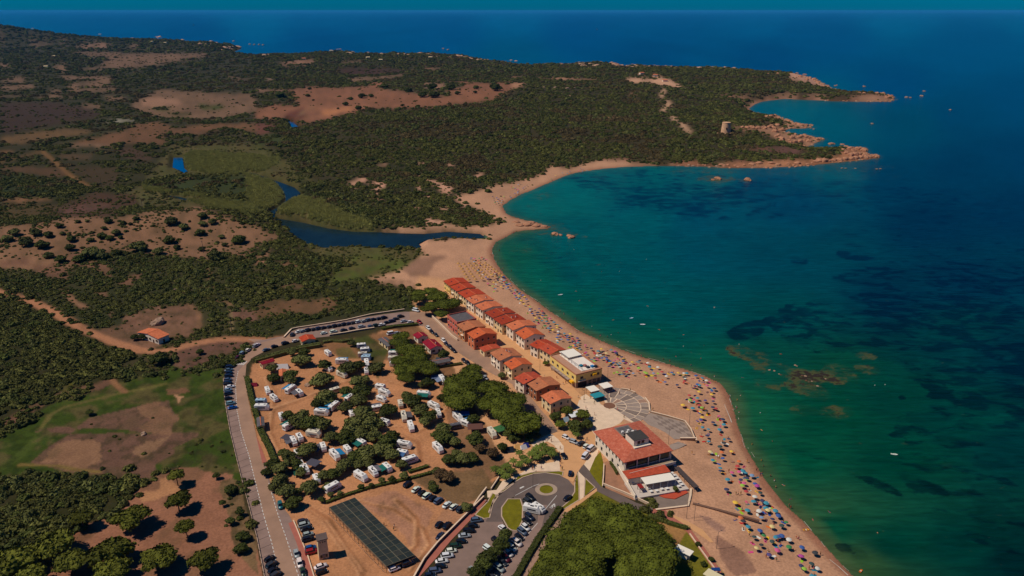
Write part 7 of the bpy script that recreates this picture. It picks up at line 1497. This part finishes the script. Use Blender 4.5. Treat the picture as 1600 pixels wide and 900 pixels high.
TW = MB().box(0, 0, .02, .95, 1.9, .04).mesh('beach_towel', mat('towel_cloth', objcol=True, rough=.95))
SKN = [(176, 112, 78), (150, 92, 62), (190, 128, 92), (120, 72, 50)]; WC = {'red': (160, 30, 30), 'blue': (30, 60, 130), 'black': (24, 24, 28), 'white': (200, 196, 188), 'pink': (190, 70, 110), 'yellow': (200, 160, 50), 'green': (30, 110, 70)}
PP = []
def person(px, py, kind, cloth, water=False):
    if water: x, y = flat(px, py, 0); z = -1.15 if kind != 'lie' else -.1
    else: x, y, z = P3(px, py, .5)
    t = thing('person', '', 'person', (x, y, z + (0 if kind != 'lie' or water else .04)), rb.random() * 6.28, None, rb.uniform(.92, 1.06))
    link('body', BODY[kind], t, color=S(*SKN[rb.randrange(4)])); link('swimwear', SW_[kind], t, color=S(*WC[cloth])); link('hair', HRM, t, HP[kind]); PP.append((t, kind, cloth, px, py, water)); return t
TWL = []
def towel(x, y, z, rz, cn): t = link('beach_towel', TW, None, (x, y, z + .02), rz, None, S(*UC[cn])); tag(t, '', 'towel', 'towels spread on the sand'); TWL.append((t, cn, *topx(x, y, z))); return t
near = sorted(UM, key=lambda u: u[5])
cnames = list(WC)
for i, (t, col, px, py, x, y) in enumerate(near):
    if y > 620: continue
    for k in range(1 if y > 430 else 2):
        if rb.random() < .72:
            dx, dy = rb.uniform(-2.6, 2.6), rb.uniform(-2.2, 2.2); q = topx(x + dx, y + dy, 2.2); cn = rb.choice(['white', 'red', 'blue', 'turquoise', 'pink', 'yellow', 'navy', 'lime', 'orange'])
            rz = rb.random() * 3.1; tz = sandz(x + dx, y + dy); kd = rb.choice(['lie', 'sit', 'lie', 'stand'])
            if rb.random() < .8: towel(x + dx, y + dy, tz, rz, cn)
            if rb.random() < .55 and len(PP) < 190: p = person(q[0], q[1], kd, rb.choice(cnames)); p.location = (x + dx, y + dy, tz + .04); p.rotation_euler.z = rz
for q in T(2,3,(1212,65),(1228,68),(1240,62),(1283,155),(1295,162),(1355,245),(1400,385),(1415,388),(1430,385),(1470,185),(1350,40),(1125,130)) + Z(1050,780,5.714,(1045,60),(1060,75),(765,40),(690,320),(945,375),(1110,340),(1130,352),(1325,490),(840,515),(640,190)) + [(965,640),(975,652),(1000,700),(985,610),(930,655),(915,690),(905,650),(880,600),(870,590),(862,578),(850,560),(1020,640),(1008,668),(600,820),(615,827),(616,822)]:
    person(q[0], q[1], rb.choice(['stand', 'walk']), rb.choice(cnames))
line_ = resample([Vector(p) for p in COAST[6:32]], 9)
for i in range(44):
    p = line_[rb.randrange(len(line_))]; off = rb.uniform(-3, 7); wtr = off > 0.5; q = (p.x + off * 1.6, p.y - off * .9); person(q[0], q[1], rb.choice(['stand', 'walk', 'stand']), rb.choice(cnames))
    if wtr: PP[-1][0].location.z = -.5; 
for i in range(26): q = (rb.uniform(850, 1250), 0); q = (q[0], 0.52 * (q[0] - 850) + 455 + rb.uniform(-75, 60)); 
for (px, py) in [(876,460),(905,470),(925,478),(958,500),(985,520),(1030,515),(1068,523),(1100,540),(1012,478),(940,425),(1056,557),(1095,560),(1160,590),(1207,690),(1224,758),(1371,833),(1296,800),(880,350),(845,334),(900,455),(966,520),(1235,780),(1270,812),(1116,480),(862,470),(1150,640),(1157,618),(1190,672)]:
    if not (inpoly(np.array([float(px)]), np.array([float(py)]), COAST + [(-500, 1100)]))[0]: person(px, py, rb.choice(['stand', 'lie']), rb.choice(cnames), True)
PN = {'stand': 'standing', 'walk': 'walking', 'sit': 'sitting', 'lie': 'lying'}
by = collections.defaultdict(list)
for t, kd, cl_, px, py, w_ in PP: by[(kd, cl_, 'in the sea ' + zname(px, py) if w_ else zname(px, py))].append((t, px, py))
for (kd, cl_, zn), L_ in by.items():
    zn2 = zn.replace('in the sea on the', 'in the sea off the').replace('in the sea below', 'in the sea off').replace('in the sea before', 'in the sea off')
    simple_labels(L_, 'person %s in %s' % (PN[kd] if 'sea' not in zn else ('wading' if kd != 'lie' else 'floating'), cl_), zn2)
    for t, _, _ in L_: t['group'] = 'bathers on the beach'
by = collections.defaultdict(list)
for t, cn, px, py in TWL: by[(cn, zname(px, py))].append((t, px, py))
for (cn, zn), L_ in by.items(): simple_labels(L_, cn + ' beach towel lying', zn)
STR = []
for q in Z(740,660,6.43,(560,440),(600,455),(680,460),(870,260),(860,315),(870,360),(875,440),(890,470),(1240,190),(1245,220),(1140,170),(120,790),(780,185),(590,470),(875,400),(1020,590)) + Z(860,580,6.667,(350,290),(455,335),(460,450),(370,380),(290,270),(380,710),(490,740),(465,585),(590,265),(620,260),(680,205),(720,235),(330,190)) + [(884,598),(800,548),(812,558),(846,592),(770,522),(748,500),(866,612),(575,820)]:
    person(q[0], q[1], rb.choice(['stand', 'walk']), rb.choice(cnames)); STR.append(PP.pop())
by = collections.defaultdict(list)
for t, kd, cl_, px, py, w_ in STR: by[(kd, cl_)].append((t, px, py))
for (kd, cl_), L_ in by.items():
    simple_labels(L_, 'person %s in %s' % (PN[kd], cl_), 'on the streets and squares of the village')
    for t, _, _ in L_: t['group'] = 'passers-by on the paved streets'
# inflatables, small boats, buoys
def dinghy(label, px, py, L_, col, rz, cat='boat', nm='small_boat'):
    x, y = flat(px, py, 0.2); t = thing(nm, label, cat, (x, y, 0), rz); a = L_ / 2; b = L_ * .2
    o = [(-a, -b * .8), (a * .4, -b), (a, 0), (a * .4, b), (-a, b * .8)]; mb = MB(); n = 5
    mb.add([(p[0] * .85, p[1] * .7, -.1) for p in o] + [(p[0], p[1], .35) for p in o] + [(p[0] * .85, p[1] * .75, .33) for p in o] + [(p[0] * .7, p[1] * .55, .05) for p in o], [(4, 3, 2, 1, 0)] + [(i, (i + 1) % n, n + (i + 1) % n, n + i) for i in range(n)] + [(n + i, n + (i + 1) % n, 2 * n + (i + 1) % n, 2 * n + i) for i in range(n)] + [(2 * n + i, 2 * n + (i + 1) % n, 3 * n + (i + 1) % n, 3 * n + i) for i in range(n)] + [(15, 16, 17, 18, 19)])
    mb.build('hull', mat('hull_%d_%d_%d' % col, S(*col), rough=.5), t); MB().box(-a * .1, 0, .3, .3, b * 1.5, .06).build('bench', M_FRAME, t); return t
dinghy('pale blue pedal boat in the bay off the middle houses', 987, 497, 3.0, (150, 190, 206), .6); dinghy('white small boat with pointed bow right of the pedal boat', 1004.5, 507, 3.4, (200, 206, 206), 0)
dinghy('white dinghy in the bay off the first red roofs', 876, 460.5, 3.6, (190, 200, 196), .4); dinghy('yellow inflatable at the waterline below the groyne', 1260, 828, 2.6, (226, 160, 40), .2, 'inflatable', 'inflatable')
dinghy('orange inflatable in shallow water near the bottom edge', 1345, 892, 2.0, (210, 110, 30), .8, 'inflatable', 'inflatable'); dinghy('pale kayak far out right of the reef', 1397.5, 710, 3, (190, 196, 180), -.2, 'kayak', 'kayak')
bu = bmesh.new(); bmesh.ops.create_icosphere(bu, subdivisions=2, radius=.3); BUM = bpy.data.meshes.new('buoy'); bu.to_mesh(BUM); bu.free(); BUM.materials.append(mat('buoy_paint', S(150, 150, 140), rough=.5)); items = []
for (px, py) in [(925,510),(955,523),(966,534),(845,438),(1116,481),(1068,541),(1155,538),(1367,602),(1383,601),(968,424),(897,390),(1010,405),(1150,635),(1188,645)]:
    x, y = flat(px, py, .1); t = link('buoy', BUM, None, (x, y, .1)); tag(t, '', 'buoy', 'small pale buoys on the bay'); items.append((t, px, py))
rows_label(items, 'small pale round buoy', 'floating on the bay')
# sailing boats far out
for lab, px, py, h in (('tiny white sailing boat on the open sea beyond the headland', 932.5, 47, 22), ('tiny white sailing boat far out at the left', 302, 40, 24)):
    x, y = flat(px, py, 0); t = thing('sailing_boat', lab, 'sailing boat', (x, y, 0), .3)
    loft(MB(), [[(-h * .3, -2, 1.6), (-h * .3, 2, 1.6), (-h * .25, 0, -.5)], [(0, -2.6, 1.8), (0, 2.6, 1.8), (0, 0, -1)], [(h * .4, -.2, 2.2), (h * .4, .2, 2.2), (h * .38, 0, 0)]]).build('hull', mat('boat_white', S(214, 214, 214)), t)
    MB().tube([(0, 0, 0), (0, 0, h * 1.3)], .2, 6).build('mast', M_METAL, t); MB().add([(-h * .3, .2, 3), (.3, 0, 3), (.1, 0, h * 1.25), (-h * .28, .35, 3.1), (.3, .12, 3.1)], [(0, 1, 2), (4, 3, 2), (0, 3, 4, 1), (1, 4, 2), (3, 0, 2)]).build('mainsail', mat('boat_white'), t); MB().add([(h * .38, 0, 2.5), (.4, 0, 3), (.2, 0, h * 1.1), (.4, .1, 3.1)], [(0, 1, 2), (3, 0, 2), (1, 3, 2)]).build('jib', mat('boat_white'), t)
# ---------------------------------------------------------------- rocks
M_ROCK = mat('pink_granite', S(166, 116, 86), rough=.92, noise=.35, nscale=.6, bump=.6); M_ROCKG = mat('pale_granite', S(150, 120, 98), rough=.92, noise=.3, nscale=.5, bump=.6); M_ROCKW = mat('wet_rock', S(96, 66, 46), rough=.5, noise=.35, nscale=.6, bump=.5)
def rock_mesh(seed, m):
    bm = bmesh.new(); bmesh.ops.create_icosphere(bm, subdivisions=3, radius=1); P_ = np.array([v.co[:] for v in bm.verts])
    n = .62 + .5 * vnoise(P_[:, 0] * 1.6 + seed * 3, P_[:, 1] * 1.6 + P_[:, 2] * 1.9, seed) + .22 * vnoise(P_[:, 0] * 4 + P_[:, 2] * 3.1, P_[:, 1] * 4 + 9, seed + 3)
    for v, k in zip(bm.verts, n): v.co *= k
    me = bpy.data.meshes.new('rock'); bm.to_mesh(me); bm.free(); me.materials.append(m); return me
RM = [rock_mesh(s, M_ROCK) for s in range(5)]; RG = [rock_mesh(s, M_ROCKG) for s in range(4)]; RW = rock_mesh(9, M_ROCKW); RKS = []; RN = [rock_mesh(s + 20, mat('paler_granite', S(178, 138, 110), rough=.92, noise=.3, nscale=.5)) for s in range(2)]
RN = [rock_mesh(s + 20, mat('paler_granite', S(196, 152, 122), rough=.92, noise=.3, nscale=.5)) for s in range(2)]  # paler granite for the far shore rocks
def rock(px, py, w_px, reg, mesh=None, flatn=.65, sea=False):
    if sea: x, y = flat(px, py, .3); z = 0
    else: x, y, z = P3(px, py)
    ppm = FPX / math.hypot(y, CAM_H); r_ = max(.5, w_px / 2 / ppm); ms = mesh or RM[rb.randrange(5)]
    t = link('rock', ms, None, (x, y, z + r_ * .1), rb.random() * 6.28, (r_, r_ * rb.uniform(.7, 1), r_ * flatn)); tag(t, '', 'rock'); RKS.append((t, reg, px, py)); return t
for q, w_ in zip([(867,366),(876,367),(893,371),(889,368)], (12, 7, 12, 8)): rock(*q, w_, 'in the water off the sandy spit', sea=True, flatn=.5)
for q, w_ in zip([(1120,279),(1124,280),(1114,281),(1168,281),(1172,282)], (10, 8, 6, 10, 5)): rock(*q, w_, 'in the bay before the headland', sea=True)
for q, w_ in zip([(812,352),(824,351),(838,353),(850,354),(806,347),(830,348)], (14, 16, 14, 10, 12, 12)): rock(*q, w_, 'on the rocky spit', flatn=.28)
hd = Z(1100,150,5.333,(1150,415),(1185,425),(1215,440),(1245,455),(1275,445),(1305,440),(1335,455),(1320,480),(1290,490),(1255,490),(1225,495),(1190,480),(1160,455),(1400,500),(1430,498),(1445,510),(1375,510),(1350,515),(1310,515),(1270,520),(1230,525),(1180,530),(1130,535),(1080,540),(1030,545),(1060,410),(1000,545),(960,540),(1340,500))
for q in hd: rock(*q, rb.uniform(7, 13), 'on the tip of the headland')
md = Z(1100,150,5.333,(710,370),(735,350),(760,325),(785,345),(810,335),(835,330),(860,345),(885,350),(910,355),(935,365),(960,362),(990,365),(840,370),(800,380),(760,385),(720,385),(875,380),(600,340),(625,330),(640,350),(620,300),(650,285),(590,300),(560,250),(610,245),(645,360),(640,380),(580,270),(540,260),(500,270),(450,270),(400,265),(360,265),(320,262))
for q in md: rock(*q, rb.uniform(6, 11), 'on the rocky shore below the tower')
nd = Z(1100,150,5.333,(690,200),(705,215),(730,220),(760,235),(790,240),(820,245),(850,248),(890,250),(590,165),(560,170),(520,175),(680,245))
for q in nd: rock(*q, rb.uniform(5, 9), 'on the narrow point beyond the tower')
for q in Z(1100,150,5.333,(150,578),(200,575),(260,582),(330,575),(400,570),(460,560),(560,560),(620,575),(700,565),(780,560),(860,570),(930,548)): rock(*q, rb.uniform(6, 12), 'along the southern headland shore', flatn=.4)
for q in T(3,0,(1,462),(60,462),(180,465),(230,472),(260,485),(290,498),(310,515),(340,530),(370,540),(200,480),(240,500),(430,538),(560,542),(620,542),(640,578),(680,585),(720,588),(750,595),(770,605),(740,612),(600,585),(570,583),(550,576)): rock(*q, rb.uniform(4, 8), 'on the far eastern point', sea=False)
for q in T(3,0,(865,608),(890,610),(960,600),(975,570),(1140,686),(650,773),(420,537),(600,541),(285,806)): rock(*q, rb.uniform(3, 6), 'awash off the far eastern point', RG[0], .5, True)
for q in Z(1100,150,5.333,(1150,600),(1180,602),(1260,603),(1440,608),(1470,605)): rock(*q, 4, 'awash below the headland tip', RG[1], .4, True)
nc_ = T(2,0,(10,375),(420,385),(440,390),(470,385),(500,390),(550,382),(600,384),(640,382),(650,392),(520,400),(450,400),(400,395),(300,392),(700,402),(740,405),(770,398),(800,405),(860,408),(890,405),(950,408),(980,408),(1100,408),(1160,413),(1240,412),(1340,415),(1400,418),(1460,430),(1540,438),(1580,446)) + T(1,0,(440,318),(470,314),(525,300),(545,312),(590,322),(690,325),(740,328),(800,330),(890,330),(950,332),(1040,326),(1080,332),(1130,345),(1200,345),(1260,340),(1300,345),(1350,355),(1400,362),(1430,368),(1550,380),(1590,378),(150,330),(60,334)) + T(0,0,(820,232),(970,225),(985,235),(1000,228),(1140,245),(1160,250),(1330,255),(1350,262),(1300,270),(1400,285),(1450,285),(1490,282),(1430,295),(1400,305),(1380,290),(1250,265))
big_ = {(970,225), (985,235), (525,300)}
for k, q in enumerate(nc_):
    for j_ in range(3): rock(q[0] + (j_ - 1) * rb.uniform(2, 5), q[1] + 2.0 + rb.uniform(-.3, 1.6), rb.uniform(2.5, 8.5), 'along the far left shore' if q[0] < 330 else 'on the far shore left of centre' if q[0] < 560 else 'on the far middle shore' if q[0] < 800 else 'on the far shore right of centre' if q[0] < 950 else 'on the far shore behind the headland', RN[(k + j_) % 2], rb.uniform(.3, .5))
for q in T(0,0,(1460,258),(1560,278),(1590,280)) + T(1,0,(20,280),(45,282),(1170,305),(1200,312)): rock(*q, 4, 'awash off the far northern shore', RG[2], .5, True)
rock(*T(0,2,(990,222))[0], 22, 'behind the lone farmhouse', RG[1], .75); rock(*T(0,2,(1092,15))[0], 6, 'up the slope above the farmhouse', RG[0], .8); rock(*T(0,3,(897,15))[0], 9, 'on the bare earth at left', RG[3], .8); rock(*T(1,2,(325,610))[0], 12, 'in the campsite shrubs', RG[2], .6)
for q in T(3,2,(215,545),(235,548),(255,585),(240,575),(275,580),(360,565),(80,540),(70,535),(170,480),(80,410),(10,510),(40,515),(310,610),(180,485)): rock(*q, rb.uniform(2.5, 5), 'awash on the shallow reef', RW if rb.random() < .6 else RG[1], .25, True)
for q in T(2,0,(200,548),(270,550),(320,552),(345,555),(390,552),(780,580),(360,602)): rock(*q, rb.uniform(4, 7), 'on the headland scrub', RG[1], .6)
by = collections.defaultdict(list)
for t, reg, px, py in RKS: by[reg].append((t, px, py))
for reg, L_ in by.items():
    rows_label(L_, 'granite rock' if len(L_) > 1 else 'large pale boulder', reg)
    if len(L_) > 1:
        for t, _, _ in L_: t['group'] = 'rocks ' + reg
# small stones strewn over the rocky shores
ST = bpy.data.collections.new('stone_kinds')
for m_ in RM[:3] + RG[:1]: ST.objects.link(bpy.data.objects.new('stone', m_))
n = 90000; yy = np.sqrt(RNG.uniform(850 ** 2, 2900 ** 2, n)); xx = yy * RNG.uniform(-.25, .55, n); sdn = land_sd(xx, yy); px, py = topx(xx, yy, 0 * xx)
wd = np.where(py < 112, 30, 13) * (0.35 + fbm(xx, yy, 40, 88, 3)); k = (sdn > -3) & (sdn < wd) & ((px > 1055) | (py < 112)) & ~((px > 1165) & (px < 1290) & (py > 150) & (py < 176)) & (RNG.random(n) < .5)
xx, yy, sdn = xx[k], yy[k], sdn[k]; zz = height(xx, yy, sdn); s = RNG.uniform(.8, 3.2, len(xx)) ** 1.0 * np.clip(yy / 1400, .7, 2); zz = np.maximum(zz, -.2)
scatter('shore_stones', np.stack([xx, yy, zz], 1), s, RNG.uniform(0, 6.28, len(xx)), ST, idx=RNG.integers(0, 4, len(xx)), zs=.6)
print('stones', len(xx), 'umbrellas', len(UM), 'people', len(PP), 'towels', len(TWL), 'caravans', CVN[0], 'cars', NC[0])
# ---------------------------------------------------------------- thin air haze over the whole place
hz = MB(); hz.box(0, 0, 97, 262000, 262000, 210)
hm = bpy.data.materials.new('haze_air'); hm.use_nodes = True; t = hm.node_tree; t.nodes.clear()
pv = t.nodes.new('ShaderNodeVolumePrincipled'); pv.inputs['Density'].default_value = 0.000017; pv.inputs['Color'].default_value = (.04, .42, .9, 1); pv.inputs['Anisotropy'].default_value = .0
om = t.nodes.new('ShaderNodeOutputMaterial'); t.links.new(pv.outputs[0], om.inputs['Volume'])
tag(hz.build('haze', hm), kind='stuff')
